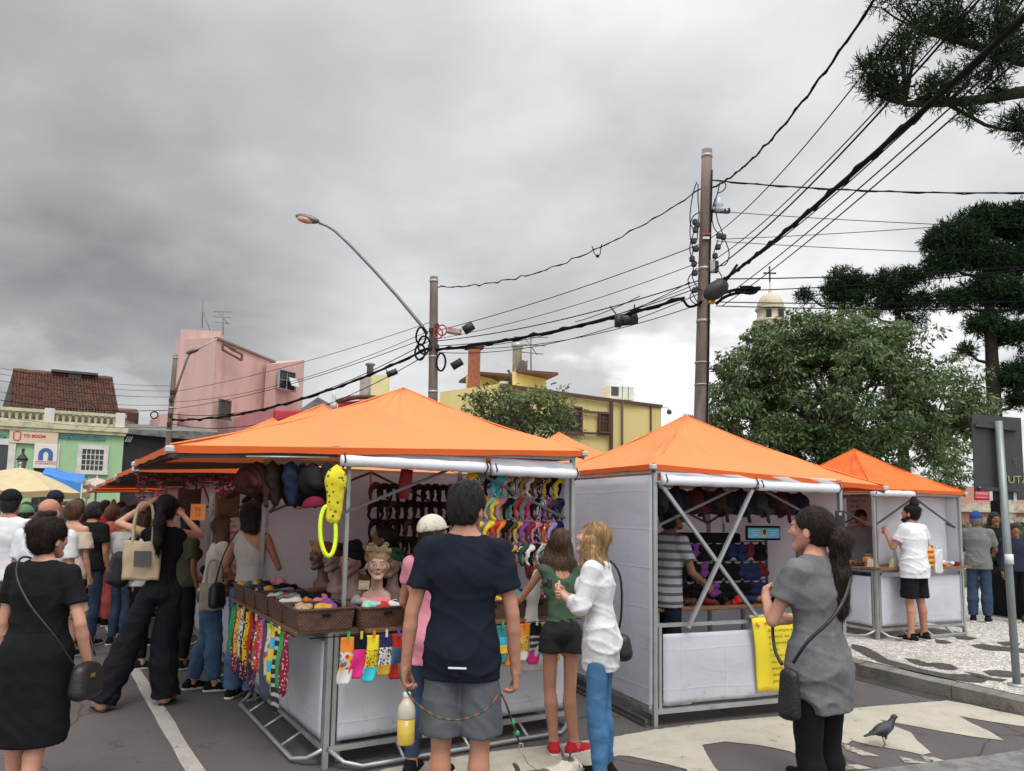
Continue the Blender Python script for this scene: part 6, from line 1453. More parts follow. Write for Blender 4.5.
        if fine or vox < .0135:
            V2, F2 = strands(V, F_, hd, Rh, style, 5200 if fine else 2200); n0 = len(V); V = np.concatenate([V, V2]); F_ = np.concatenate([F_, F2+n0])
        np_mesh('hair', V*k, F_, c, root)
        if hair.get('beard'):
            f = Fld(.008, .02)
            for sx in (-1,1): f.cone(P(sx*.052,.0,-.04), P(sx*.02,.06,-.092), .024, .024)
            f.cone(P(-.02,.07,-.09), P(.02,.07,-.09), .025, .025); f.sub(P(0,.1,-.04), (.03,.05,.025)); V, F_ = f.mesh(noise); np_mesh('beard', V*k, F_, c, root)
        if hair.get('cap'):
            cm_ = hair['cap']; f = Fld(.008 if vox < .016 else .012, .012); f.ell(P(0,-.018,.058), (.094,.116,.104), Rh); f.cut(P(0,0,.05), Rh @ np.array((0,.05,-1))); 
            back = hair.get('capback', 1); f.cone(P(-.045,.075*back,.055), P(-.03,.155*back,.045), .02, .018, .25, Rh @ np.array((0,0,1))); f.cone(P(.045,.075*back,.055), P(.03,.155*back,.045), .02, .018, .25, Rh @ np.array((0,0,1))); f.cone(P(0,.075*back,.058), P(0,.165*back,.05), .045, .03, .2, Rh @ np.array((0,0,1))); f.ell(P(0,-.01,.147), (.01,.01,.006))
            V, F_ = f.mesh(); np_mesh('cap', V*k, F_, cm_, root)
    return root, J
def smooth_path(P, n=4):
    P = [Vector(p) for p in P]; Q = []
    for i in range(len(P)-1):
        p0, p1, p2, p3 = P[max(i-1,0)], P[i], P[i+1], P[min(i+2,len(P)-1)]
        for j in range(n): t = j/n; Q.append(.5*((2*p1)+(-p0+p2)*t+(2*p0-5*p1+4*p2-p3)*t*t+(-p0+3*p1-3*p2+p3)*t**3))
    return Q+[P[-1]]
SOLE = M('white_sole', (.6,.58,.54), .6, .06); BSOLE = M('black_sole', (.02,.02,.02), .6)
JEAN = fab('denim', (.055,.105,.19), .85, c2=(.1,.17,.27), c2scale=5, c2lo=.5, c2hi=.8); JEAND = fab('dark_denim', (.03,.05,.095), c2=(.05,.08,.13), c2scale=5, c2lo=.5, c2hi=.8); BLK = fab('black', (.0065,.0065,.008), var=.2); NAVY = fab('navy_black', (.0075,.0105,.018)); WHT = fab('white', (.58,.59,.62)); BGREY = fab('grey', (.17,.17,.18))
JEANB = fab('bright_denim', (.05,.14,.27), .8, c2=(.09,.22,.38), c2scale=6, c2lo=.5, c2hi=.8)
def tube_obj(root, name, pts, r, mat, k=1.0, n=8):
    m = MB(); m.tube([Vector(p)*k for p in pts], r, n); return m.build(name, mat, root)
def bag_mesh(root, name, c, size, mat, rz=0.0, tilt=0.0, k=1.0, round_=.4):
    """soft bag body"""
    f = Fld(.007, .012); x, y, z = size[0]/2, size[1]/2, size[2]/2; Rm = rotz(rz) @ roty(tilt); c = np.array(c); sw_ = x > y; w = max(x,y); r = min(x,y); w2 = max(w-r, .002); n = 6
    for i in range(n):
        t = -1+2*i/(n-1); o = np.array((t*w2,0,0)) if sw_ else np.array((0,t*w2,0)); o2 = o*(1-.22*round_)
        f.cone(c+Rm @ (o+np.array((0,0,-(z-r)))), c+Rm @ (o2+np.array((0,0,z-r-.012*t*t))), r, r*.82, k=.02)
    V, F_ = f.mesh(wave(.0025,25,20,18)); return np_mesh(name, V*k, F_, mat, root)

def bagthing(label, pos, parts, name='handbag', cat='bag'):
    pass
# ---------------------------------------------------------------- foreground
def px_pos(px, py, z=0.0): return gp(px, py, z)
# main man, dark T-shirt, seen from behind
mm_pos = (-.24, 4.02)
mr_, mJ = person('man in dark navy T-shirt and grey shorts holding a yellow bottle and leash', mm_pos, 4, H=1.86, sk='tan', fine=True, vox=.011, fat=1.0,
  arms={1: ((.245,-.01,1.11), (.262,.03,.835), {'pn': (-1,.1,.1), 'curl': .75, 'th': (0,1,0)}), -1: ((-.25,-.03,1.11), (-.278,.0,.845), {'pn': (1,0,.1), 'curl': .85, 'th': (0,1,0)})},
  hturn=R(24), hnod=R(4), top=dict(mat=NAVY, sleeve=.64, infl=.014, hem=.795, flare=.020, sl_flare=.014, wr=.0042, neck=.072), bottom=dict(kind='shorts', mat=fab('short_grey', (.085,.095,.105), .6, bump=.05), name='shorts', length=.90, infl=.022, flare=.030, wr=.004), hair=dict(style='short', c='black', th=.016), shoes=dict(mat=BLK))
for sx in (1,): pass
MB().box((0.0,-.176,.93), (.092,.004,.009)).build('reflective_logo', M('reflective', (.7,.7,.7), .3), mr_)
# bottle
def lathe_thing(name, parts, loc, label, cat, group=None, rot=None):
    root = empty(name, loc, 0, label, cat, group); 
    if rot: root.rotation_euler = rot
    for nm, prof, mt in parts: MB().lathe(prof, 20).build(nm, mt, root)
    return root
lp_ = lambda J, root, p: root.matrix_basis @ Vector(np.array(p)*J['k'])
hand_l = at(402,690,3.93)
bt_ = at(405.5,744.5,3.92); 
bo = lathe_thing('bottle', [('liquid', [(0,.004),(.040,.004),(.044,.012),(.044,.128),(.001,.129)], M('yellow_liquid', (.50,.36,.05), .25, .05)), ('bottle_wall', [(.044,.1295),(.0455,.135),(.0455,.165),(.040,.19),(.027,.21),(.019,.222),(.017,.23)], M('cloudy_plastic', (.46,.44,.34), .3, .05)), ('cap', [(.0185,.229),(.0195,.232),(.0195,.252),(.017,.256),(.001,.257)], M('cap_white', (.55,.53,.45), .4))], bt_, 'plastic bottle half full of yellow liquid hanging from the left hand', 'bottle')
# leash
LEASH = M_stripes('leash_band', (.025,.08,.05), (.25,.07,.05), 22, 'x', .5)
lz = [at(399,664,3.86), at(400,674,3.83), at(405,688,3.82), at(415,702,3.80), at(435,716,3.78), at(455,720,3.77), at(475,716,3.78), at(490,706,3.80), at(500,694,3.86), at(506,704,3.9), at(511,718,3.98), at(516,732,4.1), at(519,742,4.2)]
m = MB(); m.tube(smooth_path(lz), .0052, 6); ls = m.build('leash_rope', LEASH); e = empty('dog_leash', (0,0,0), 0, 'red and green braided dog leash sagging behind the man in shorts', 'leash'); e.location = lz[0]; ls.data.transform(Matrix.Translation(-lz[0])); ls.parent = e
m = MB(); m.ball(at(513,722,4.0)-lz[0], (.012,.012,.02), 8, 6); m.ball(at(516.5,733,4.1)-lz[0], (.018,.014,.016), 8, 6); m.build('leash_knot', M('leash_green', (.03,.25,.15), .6), e)
c = at(521,748,4.25); m = MB(); m.tube([lz[-1]-lz[0], at(520,746,4.22)-lz[0]], .005, 6); m.tube([c-lz[0]+Vector((.012*math.cos(a), 0, .025*math.sin(a))) for a in [2*math.pi*i/12 for i in range(13)]], .0035, 5); m.build('leash_hook', METAL, e)
m = MB(); m.tube([at(523,754,4.3)-lz[0], at(528,764,4.6)-lz[0], at(540,772,4.9)-lz[0]], .003, 5); m.build('leash_chain', METAL, e)
# woman in grey tee at the right
gw_pos = (1.62, 4.02)
gw_, gJ = person('woman in grey T-shirt and black leggings with long dark wavy ponytail', gw_pos, -32, H=1.77, fem=True, sk='light', fine=True, vox=.011, fat=1.08,
  arms={-1: ((-.225,.10,1.155), (-.10,.24,1.245), {'pn': (1,0,.2), 'curl': .8, 'th': (0,0,1)}), 1: ((.215,.05,1.14), (.12,.26,1.12), {'pn': (-1,0,.3), 'curl': .8, 'th': (0,0,1)})},
  hturn=R(-16), hnod=R(-3), legs={-1: ((-.09,.0,.49), (-.085,-.03,.085), (-.1,1)), 1: ((.09,.02,.49), (.09,-.02,.085), (.1,1))},
  top=dict(mat=fab('marl_grey', (.125,.125,.135), .9, var=.16, scale=160, c2=(.16,.16,.17), c2scale=8), sleeve=.60, infl=.018, hem=.71, flare=.024, wr=.004, curved=True, sl_flare=.02, neck=.078),
  bottom=dict(mat=BLK, length=1.42, infl=.008, name='leggings', wr=.0012), hair=dict(style='pony', c='dark', len=.54, w=1.15, wavy=True, dir=(.03,.03,0), up=-.01, th=.009), shoes=dict(mat=BLK))
k = gJ['k']; 
def P_(J, *v): return Vector(v)*J['k']
gb = bag_mesh(gw_, 'bag_body', (0,0,0), (.055,.12,.25), M('black_leather', (.012,.012,.013), .45, .2, 12, .2, 60)); gb.parent = None
gbr = empty('shoulder_bag', gw_.matrix_basis @ P_(gJ,-.245,-.01,.82), gw_.rotation_euler.z, 'slim black bag on the left hip of the woman in grey', 'bag'); gb.parent = gbr
gi = gw_.matrix_basis.inverted()
strap = [(-.235,-.03,.97),(-.215,-.10,1.08),(-.12,-.175,1.20),(.0,-.175,1.32),(.10,-.125,1.43),(.135,-.02,1.505),(.12,.08,1.44),(.02,.165,1.30),(-.12,.175,1.15),(-.225,.09,1.02),(-.245,.03,.95)]
gl = gbr.matrix_basis.inverted() @ gw_.matrix_basis
MB().tube([gl @ (p*gJ['k']) for p in smooth_path(strap)], .009, 6).build('strap', M('black_leather',()), gbr)
# teen in green top
tn_, tJ = person('teenage girl in green tank top, dark shorts and red shoes leaning over something', gp(560,752), -8, H=1.60, fem=True, sk='tan', fine=True, vox=.011, fat=.82,
  lean=R(6), hturn=R(30), hnod=R(-24), htilt=R(8),
  arms={1: ((.205,.08,1.17), (.06,.26,1.30), {'pn': (-.3,-.6,.2), 'curl': .9, 'th': (0,0,1)}), -1: ((-.27,.18,1.20), (-.37,.30,1.05), {'pn': (0,0,-1), 'curl': .35, 'th': (1,0,0), 'd': (-.3,.5,-.7)})},
  legs={-1: ((-.085,.02,.49), (-.055,-.03,.085), (.1,1)), 1: ((.075,.0,.49), (.10,-.06,.085), (.9,.5))},
  top=dict(mat=fab('sage_green', (.055,.10,.06)), sleeve=0, straps=True, infl=.012, hem=1.0, flare=.005, open_back=True, name='tank_top'), bottom=dict(kind='shorts', mat=fab('charcoal', (.022,.022,.024)), length=.36, infl=.014, flare=.02, name='shorts'),
  shoes=dict(mat=fab('red_canvas', (.45,.02,.03)), h=.10), socks=fab('grey_sock', (.33,.33,.36)), hair=dict(style='long', c='brown', len=.26, front=True, wavy=True))
# blonde woman
bl_, bJ = person('blonde woman in white long shirt and blue jeans with a black bag', (.60,4.98), -72, H=1.66, fem=True, sk='pale', fine=True, vox=.011, fat=.92,
  lean=R(5), hturn=R(6), hnod=R(-16),
  arms={1: ((.225,.06,1.16), (.03,.25,1.22), {'pn': (-1,0,.2), 'curl': .7, 'th': (0,0,1)}), -1: ((-.205,.10,1.17), (-.02,.28,1.24), {'pn': (1,0,.3), 'curl': .7, 'th': (0,0,1)})},
  top=dict(mat=fab('white_linen', (.62,.62,.64), .85, bump=.2), sleeve=1.42, infl=.021, hem=.745, flare=.012, curved=True, wr=.0055, name='blouse', neck=.07), bottom=dict(mat=JEANB, length=1.95, infl=.010, name='jeans', wr=.003), shoes=dict(mat=BLK), hair=dict(style='long', c='blonde', len=.33, front=True, wavy=True, th=.014))
bb = empty('shoulder_bag', bl_.matrix_basis @ P_(bJ,.265,-.03,.86), bl_.rotation_euler.z, 'black shoulder bag on the hip of the blonde woman', 'bag')
bag_mesh(bb, 'bag_body', (0,0,0), (.11,.28,.2), M('black_leather',()), rz=0).rotation_euler.z = 0
gl = bb.matrix_basis.inverted() @ bl_.matrix_basis
MB().tube([gl @ (p*bJ['k']) for p in smooth_path([(.26,.06,.94),(.235,.10,1.15),(.17,.10,1.38),(.15,-.01,1.475),(.18,-.10,1.36),(.24,-.10,1.1),(.265,-.07,.94)])], .008, 6).build('strap', M('black_leather',()), bb)
ph = empty('black_phone', bl_.matrix_basis @ P_(bJ,.0,.37,1.305), bl_.rotation_euler.z+R(20), 'black camera held up by the blonde woman', 'camera'); MB().box((0,0,0),(.09,.03,.07), bev=.008).build('camera_body', DPLAST, ph); MB().tube([(0,0,0),(0,.04,0)],.024,12).build('lens', DPLAST, ph)
wt = empty('white_bag', tn_.matrix_basis @ P_(tJ,-.17,.27,.9), tn_.rotation_euler.z, 'long white cloth bag hanging from the arm of the teenage girl', 'bag')
f_ = Fld(.01,.03); f_.cone((-.03,0,-.22),(-.02,0,.25),.085,.05,.35); f_.cone((-.02,0,.25),(.02,.0,.42),.05,.03,.5); f_.cone((-.06,0,-.26),(.04,0,-.26),.05,.05,.5); V, F_ = f_.mesh(wave(.005,30,20,12)); np_mesh('cloth', V, F_, fab('offwhite_cloth', (.52,.51,.48)), wt)
# lady with cream cap behind the man
ca_, cJ = person('woman with curly dark hair, cream cap and pink shirt behind the man in shorts', (-.52,5.05), 20, H=1.66, fem=True, sk='tan', fat=1.05, hturn=R(24), hnod=R(-6), arms={-1: ((-.24,.05,1.15), (-.24,.24,1.05)), 1: ((.2,.1,1.16),(.12,.3,1.12))},
  top=dict(mat=fab('pink_cotton', (.55,.22,.28)), sleeve=.5, infl=.022, hem=.75, flare=.02), bottom=dict(mat=JEAND, length=1.9), shoes=dict(mat=BLK), hair=dict(style='long', c='dark', len=.24, th=.010, wavy=True, cap=fab('cream_cap', (.52,.49,.40))))
# left foreground woman
lw_, lJ = person('woman in black dress with reddish hair bun and handbag at the left edge', (-2.62,4.28), 8, H=1.63, fem=True, sk='light', fine=True, vox=.011, fat=1.32,
  arms={1: ((.285,-.02,1.135), (.27,.09,.88), {'pn': (-1,.2,0), 'curl': .5, 'th': (0,1,0)})}, hturn=R(14), legs={-1: ((-.085,.02,.49), (-.07,-.02,.085)), 1: ((.08,-.02,.49), (.075,-.09,.085))},
  top=dict(mat=BLK, sleeve=.62, infl=.018, hem=.98, flare=.0, wr=.0045), bottom=dict(kind='skirt', mat=BLK, hem=.44, infl=.024, waist=1.08, flare=-.005, name='skirt'), shoes=dict(mat=BLK), hair=dict(style='bun', c='dark', r=.062, th=.019))
lb = empty('handbag', lw_.matrix_basis @ P_(lJ,.30,.05,.80), lw_.rotation_euler.z, 'black leather handbag on the arm of the left foreground woman', 'bag'); bag_mesh(lb, 'bag_body', (0,0,0), (.10,.23,.21), M('black_leather',()))
MB().box((.052,-.02,.03),(.006,.03,.02)).build('buckle', M('brass', (.5,.38,.2), .3, metal=.8), lb)
gl = lb.matrix_basis.inverted() @ lw_.matrix_basis
MB().tube([gl @ (p*lJ['k']) for p in smooth_path([(.3,-.06,.9),(.24,-.16,1.08),(.10,-.205,1.26),(-.03,-.17,1.42),(-.10,-.05,1.515),(-.06,.10,1.44),(.1,.2,1.2),(.28,.14,.92)])], .006, 5).build('strap', M('black_leather',()), lb)
# tall woman lifting a tote bag
tw_, wJ = person('tall woman in black sleeveless top and wide trousers with both arms raised', gp(148,706), -14, H=1.80, fem=True, sk='light', fine=True, vox=.011, fat=.86, hipshift=.04,
  arms={-1: ((-.36,.16,1.50), (-.10,.20,1.70), {'pn': (.2,.2,-1), 'curl': .7, 'th': (0,-1,0), 'd': (.6,.2,.5)}), 1: ((.30,.22,1.40), (.12,.32,1.58), {'pn': (-.5,.5,0), 'curl': .8, 'th': (0,0,1)})},
  legs={-1: ((-.19,-.02,.50), (-.33,-.10,.085), (-.5,.8)), 1: ((.08,.03,.49), (.12,.04,.085), (.2,1))}, hturn=R(6), hnod=R(3),
  top=dict(mat=BLK, sleeve=0, straps=True, infl=.010, hem=1.0, flare=0, name='sleeveless_top'), bottom=dict(mat=fab('black_linen', (.009,.009,.013), bump=.2), length=2.35, infl=.016, flare=.055, name='wide_trousers', waist=1.09, wr=.006), shoes=dict(mat=fab('beige_sandal', (.3,.2,.13)), sandal=True, sole=BSOLE), hair=dict(style='pony', c='black', len=.42, w=.95, up=.03))
TOTE = fab('tote_canvas', (.46,.37,.24), .9, bump=.3, bscale=120)
def tote(label, loc_, rz, s=1.0, mat=None, handles=.24, img=None, rx=0.0, w=.34, h=.36):
    r = empty('tote_bag', loc_, rz, label, 'tote bag', 'tote bags'); r.rotation_euler = (rx,0,rz); m = MB(); m.smooth = True
    def fr(sg): return lambda u,v: ((u-.5)*w*s*(1-.04*v), sg*(.012+.022*math.sin(math.pi*u)*math.sin(math.pi*min(v*1.2,1)))*s+.004*math.sin(v*11+u*7), -h*s*(v)+.006*math.sin(u*9))
    m.slab(fr(-1), 12, 12, (0,.003,0)); m.slab(fr(1), 12, 12, (0,-.003,0)); m.build('bag_cloth', mat or TOTE, r)
    for sg in (-1,1):
        P = smooth_path([(-.09*s,sg*.014*s,-.03*s),(-.085*s,sg*.014*s,handles*.5*s),(-.05*s,0,handles*.95*s),(.05*s,0,handles*.95*s),(.085*s,sg*.014*s,handles*.5*s),(.09*s,sg*.014*s,-.03*s)]); mm = MB(); 
        for a, b in zip(P, P[1:]): mm.bar(a, b, .024*s, .004, up=(0,1,0))
        mm.build('handle', mat or TOTE, r)
    if img: MB().box((img[0]*s,-.043*s,img[1]*s),(img[2]*s,.006,img[3]*s)).build('print', img[4], r)
    return r
tt_ = tote('canvas tote bag lifted by the tall woman in wide black trousers', at(143,541,6.5), R(6), .92, handles=.36, img=(.02,-.16,.15,.14,M('dark_print', (.09,.08,.08), .8)))
# woman in jeans behind her
person('woman in off-white T-shirt and blue jeans bending her head over the goods', gp(205,690), 62, H=1.64, fem=True, sk='light', vox=.012, fat=.92, lean=R(10), hnod=R(-34), hturn=R(5), arms={1: ((.2,.18,1.17), (.16,.42,1.16), {'curl': .5}), -1: ((-.2,.18,1.18), (-.12,.42,1.2), {'curl': .5})}, legs={1: ((.09,.05,.49), (.09,.06,.085), (.1,1)), -1: ((-.08,.0,.49), (-.08,-.12,.085), (-.1,1))},
  top=dict(mat=fab('offwhite', (.48,.46,.42)), sleeve=.5, infl=.018, hem=.97), bottom=dict(mat=JEAN, length=1.93, infl=.02, flare=.01, name='jeans', wr=.004), shoes=dict(mat=BLK), hair=dict(style='long', c='brown', len=.27, front=True))
# one shoulder top
os_, oJ = person('woman with dark bob in one shoulder white top and blue jeans facing the goods', gp(243,698), 15, H=1.76, fem=True, sk='tan', vox=.012, fine=True, fat=.98, hturn=R(28), hnod=R(-4), arms={-1: ((-.26,.0,1.17), (-.27,.17,.96), {'curl': .4}), 1: ((.23,.1,1.15), (.16,.30,1.08))},
  top=dict(mat=fab('rib_white', (.46,.44,.42), bump=.4, bscale=90, stretch=(8,8,1)), sleeve=.0, straps=True, infl=.008, hem=1.02, flare=0, oneshoulder=True, name='top'), bottom=dict(mat=JEAN, length=2.0, infl=.012, flare=.03, name='jeans'), shoes=dict(mat=BLK), hair=dict(style='bob', c='black', len=.12, th=.022))
tube_obj(os_, 'shirt_tie', [(-.25,.05,1.0),(-.1,.13,1.01),(.08,.13,1.01),(.14,0,1.01),(.06,-.12,1.01),(-.12,-.12,1.01),(-.16,-.02,1.0)], .022, BLK, oJ['k'])
ob = empty('shoulder_bag', os_.matrix_basis @ P_(oJ,-.28,-.06,.90), os_.rotation_euler.z, 'small dark bag hanging from the shoulder of the woman in one shoulder top', 'bag'); bag_mesh(ob, 'bag_body', (0,0,0), (.09,.2,.24), M('black_leather',()))
gl = ob.matrix_basis.inverted() @ os_.matrix_basis; MB().tube([gl @ (p*oJ['k']) for p in smooth_path([(-.28,-.1,1.0),(-.2,-.12,1.25),(-.13,-.03,1.47),(-.19,.06,1.3),(-.28,.0,1.0)])], .007, 5).build('strap', M('black_leather',()), ob)
# girl with backpack
bg_, bgJ = person('girl with long hair in white T-shirt and black jeans wearing a dark backpack', gp(133,668), 50, H=1.62, fem=True, sk='light', vox=.012, fat=.9, hnod=R(-10), arms={1: ((.22,.0,1.14), (.22,.08,.88))}, legs={1: ((.1,.05,.49), (.12,.05,.085), (.1,1))},
  top=dict(mat=WHT, sleeve=.55, infl=.02, hem=.92), bottom=dict(mat=BLK, length=1.92), shoes=dict(mat=BLK), hair=dict(style='long', c='brown', len=.36))
bk_ = empty('backpack', bg_.matrix_basis @ P_(bgJ,0,-.22,1.12), bg_.rotation_euler.z, 'dark grey backpack on the back of the girl in white', 'backpack'); bag_mesh(bk_, 'bag_body', (0,0,0), (.28,.17,.38), fab('dark_nylon', (.02,.02,.024), .6)); bag_mesh(bk_, 'front_pocket', (0,-.07,-.08), (.2,.09,.16), fab('dark_nylon',()))
gl = bk_.matrix_basis.inverted() @ bg_.matrix_basis
for sx in (-1,1): MB().tube([gl @ (p*bgJ['k']) for p in smooth_path([(sx*.1,-.16,1.28),(sx*.11,-.06,1.49),(sx*.12,.08,1.44),(sx*.14,.12,1.25),(sx*.16,.02,1.06),(sx*.12,-.15,1.0)])], .014, 6).build('strap', fab('dark_nylon',()), bk_)
person('person in white shirt partly hidden behind the raised tote bag', gp(118,645), 20, H=1.6, sk='tan', vox=.014, fat=.95, top=dict(mat=fab('white_cotton', (.5,.5,.5)), sleeve=1.7, infl=.02, hem=.9), bottom=dict(mat=JEAND, length=1.95), shoes=dict(mat=BLK), hair=dict(style='short', c='dark'))
person('dark haired person in grey top behind the tall woman with wide trousers', gp(180,668), 40, H=1.62, fem=True, sk='brown', vox=.014, top=dict(mat=fab('dark_olive', (.05,.055,.03)), sleeve=.6, infl=.02, hem=.92), bottom=dict(mat=BLK, length=1.9), shoes=dict(mat=BLK), hair=dict(style='bun', c='black'))
# crowd down the street
CR = [ # label, px, Y, heading, H, fem, skin, top, bottom, hair, extra
 ('bald man in white T-shirt just beyond the left foreground woman', 44, 6.3, 0, 1.76, 0, 'tan', dict(mat=WHT, sleeve=.6, infl=.022), dict(mat=JEAND), dict(style='bald', c='dark'), dict(fat=1.15)),
 ('man in black baseball cap and white T-shirt at the left edge', 5, 7.6, -10, 1.82, 0, 'tan', dict(mat=fab('white2', (.6,.6,.63)), sleeve=.6, infl=.022), dict(mat=fab('khaki', (.2,.16,.1))), dict(style='short', c='black', cap=BLK), dict(fat=1.1)),
 ('man in dark cap and dark teal shirt in the crowd', 50, 10.3, 0, 1.86, 0, 'tan', dict(mat=fab('dark_teal', (.03,.05,.055)), sleeve=.6, infl=.022), dict(mat=JEAND), dict(style='short', c='dark', cap=fab('navy_cap', (.012,.014,.022))), dict(fat=1.25)),
 ('woman in cream off shoulder dress with curly hair tied up', 70, 8.6, 4, 1.74, 1, 'light', dict(mat=fab('cream_floral', (.50,.42,.33)), sleeve=.75, infl=.026, hem=.86, offshoulder=True, sl_flare=.03), dict(kind='skirt', mat=fab('cream_floral',()), hem=.5, flare=.1, name='skirt'), dict(style='bun', c='brown', th=.026), {}),
 ('woman in black T-shirt and jeans with short dark hair', 90, 9.3, 6, 1.74, 1, 'tan', dict(mat=fab('black2', (.009,.009,.009)), sleeve=.6, infl=.02), dict(mat=JEAND), dict(style='bob', c='black', len=.02), dict(fat=1.05)),
 ('woman in coral jumpsuit with hair piled high', 109, 10.8, 30, 1.68, 1, 'light', dict(mat=fab('coral', (.42,.09,.075)), sleeve=0, straps=True, infl=.02), dict(mat=fab('coral',()), flare=.04, name='trousers'), dict(style='topknot', c='red', th=.03), {}),
 ('child sized person in green cap among the crowd at the left', 20, 9.2, 20, 1.66, 0, 'tan', dict(mat=fab('green_tee', (.08,.16,.09)), sleeve=.6, infl=.02), dict(mat=JEAND), dict(style='short', c='dark', cap=fab('green_cap', (.1,.2,.11))), {}),
 ('person in yellow green top far down the street at the left', 30, 13.5, 185, 1.66, 1, 'brown', dict(mat=fab('lime', (.3,.32,.06)), sleeve=.4, infl=.02), dict(mat=JEAND), dict(style='bob', c='black'), {}),
 ('woman with sunglasses facing the camera far in the crowd', 62, 14.0, 170, 1.74, 1, 'light', dict(mat=fab('teal_top', (.04,.12,.13)), sleeve=.5, infl=.02), dict(mat=BLK), dict(style='long', c='black'), {}),
 ('man in brown jacket far in the crowd', 73, 12.3, 20, 1.78, 0, 'tan', dict(mat=fab('brown_jkt', (.07,.05,.045)), sleeve=1.9, infl=.025), dict(mat=JEAND), dict(style='short', c='black'), {}),
 ('grey haired woman in pale blue shirt down the street', 97, 13.2, -20, 1.70, 1, 'pale', dict(mat=fab('pale_blue', (.35,.45,.52)), sleeve=.5, infl=.02), dict(mat=fab('beige_tr', (.3,.26,.2))), dict(style='bob', c='grey'), {}),
 ('man in red T-shirt partly hidden by the coral jumpsuit', 101, 12.6, 10, 1.76, 0, 'brown', dict(mat=fab('red_tee', (.42,.03,.03)), sleeve=.6, infl=.02), dict(mat=JEAND), dict(style='short', c='black'), {}),
 ('woman in mustard dress far down the street', 84, 15.5, 0, 1.66, 1, 'tan', dict(mat=fab('mustard', (.4,.25,.05)), sleeve=.4, infl=.02), dict(kind='skirt', mat=fab('mustard',()), hem=.5, flare=.08, name='skirt'), dict(style='long', c='dark'), {}),
 ('man in white shirt and dark hair at the far left edge', -12, 10.6, 15, 1.76, 0, 'tan', dict(mat=fab('white3', (.5,.5,.52)), sleeve=.6, infl=.02), dict(mat=BLK), dict(style='short', c='dark'), {}),
 ('woman in purple top near the cream parasol', 12, 15.2, 160, 1.64, 1, 'light', dict(mat=fab('purple', (.12,.05,.16)), sleeve=.5, infl=.02), dict(mat=JEAND), dict(style='long', c='brown'), {}),
 ('man in dark blue polo behind the coral jumpsuit woman', 118, 13.8, 200, 1.74, 0, 'tan', dict(mat=fab('blue_polo', (.03,.05,.12)), sleeve=.6, infl=.02), dict(mat=fab('khaki',())), dict(style='short', c='black'), {}),
 ('woman in white blouse near the first row counters', 136, 11.2, 60, 1.62, 1, 'light', dict(mat=fab('white4', (.5,.48,.46)), sleeve=1.4, infl=.02), dict(mat=JEAN), dict(style='long', c='black'), {}),
 ('person in plum top walking between the parasols', 78, 10.0, 0, 1.62, 0, 'tan', dict(mat=fab('plum', (0.1, 0.03, 0.07)), sleeve=0.6, infl=.02), dict(mat=JEAND), dict(style='short', c='black'), {}),
 ('person in sand coloured shirt in the middle of the crowd', 58, 12.0, 12, 1.65, 1, 'light', dict(mat=fab('sand', (0.36, 0.28, 0.18)), sleeve=1.6, infl=.02), dict(mat=BLK), dict(style='long', c='brown'), {}),
 ('person in rust top beside the first counters', 124, 10.2, 40, 1.68, 0, 'brown', dict(mat=fab('rust', (0.3, 0.08, 0.03)), sleeve=0.6, infl=.02), dict(mat=JEAN), dict(style='short', c='dark'), {}),
 ('person in light blue shirt facing the camera', 131, 12.6, 190, 1.71, 1, 'tan', dict(mat=fab('sky', (0.2, 0.32, 0.45)), sleeve=0.6, infl=.02), dict(mat=JEAND), dict(style='bob', c='black'), {}),
 ('person in charcoal jacket very far down the street', 90, 17.0, 0, 1.74, 0, 'light', dict(mat=fab('charcoal3', (0.03, 0.03, 0.035)), sleeve=1.6, infl=.02), dict(mat=BLK), dict(style='short', c='brown'), {}),
 ('person in ivory blouse very far behind the crowd', 104, 16.0, 20, 1.62, 1, 'brown', dict(mat=fab('ivory', (0.5, 0.48, 0.42)), sleeve=0.6, infl=.02), dict(mat=JEAN), dict(style='long', c='dark'), {}),
 ('person in forest green shirt near the blue awning', 68, 17.5, 5, 1.65, 0, 'tan', dict(mat=fab('forest', (0.03, 0.08, 0.04)), sleeve=0.6, infl=.02), dict(mat=JEAND), dict(style='short', c='black'), {}),
 ('person in cobalt blue top facing the camera', 36, 16.5, 170, 1.68, 1, 'light', dict(mat=fab('cobalt', (0.03, 0.07, 0.25)), sleeve=1.6, infl=.02), dict(mat=BLK), dict(style='bob', c='brown'), {}),
 ('person in salmon T-shirt behind the bald man', 22, 12.2, 0, 1.71, 0, 'brown', dict(mat=fab('salmon', (0.5, 0.22, 0.18)), sleeve=0.6, infl=.02), dict(mat=JEAN), dict(style='short', c='dark'), {}),
 ('person in slate top near the flower garland', 148, 11.6, 60, 1.74, 1, 'tan', dict(mat=fab('slate', (0.09, 0.1, 0.12)), sleeve=0.6, infl=.02), dict(mat=JEAND), dict(style='long', c='black'), {}),
 ('woman in grey shirt with red bag strap near the second stall', 143, 9.4, 60, 1.60, 1, 'tan', dict(mat=fab('grey2', (.2,.2,.2)), sleeve=.6, infl=.02), dict(mat=BLK), dict(style='long', c='dark'), {}),
]
for (lab, px, Y, hdg, H_, fm, sk_, tp, bt2, hr, ex) in CR:
    p = at(px, 560, Y); bt2 = dict(bt2); bt2.setdefault('length', 1.93)
    person(lab, (p.x, Y), hdg, H=H_, fem=bool(fm), sk=sk_, vox=.014 if Y < 9 else .02, top=dict(tp), bottom=bt2, shoes=dict(mat=BLK), hair=hr, **ex)
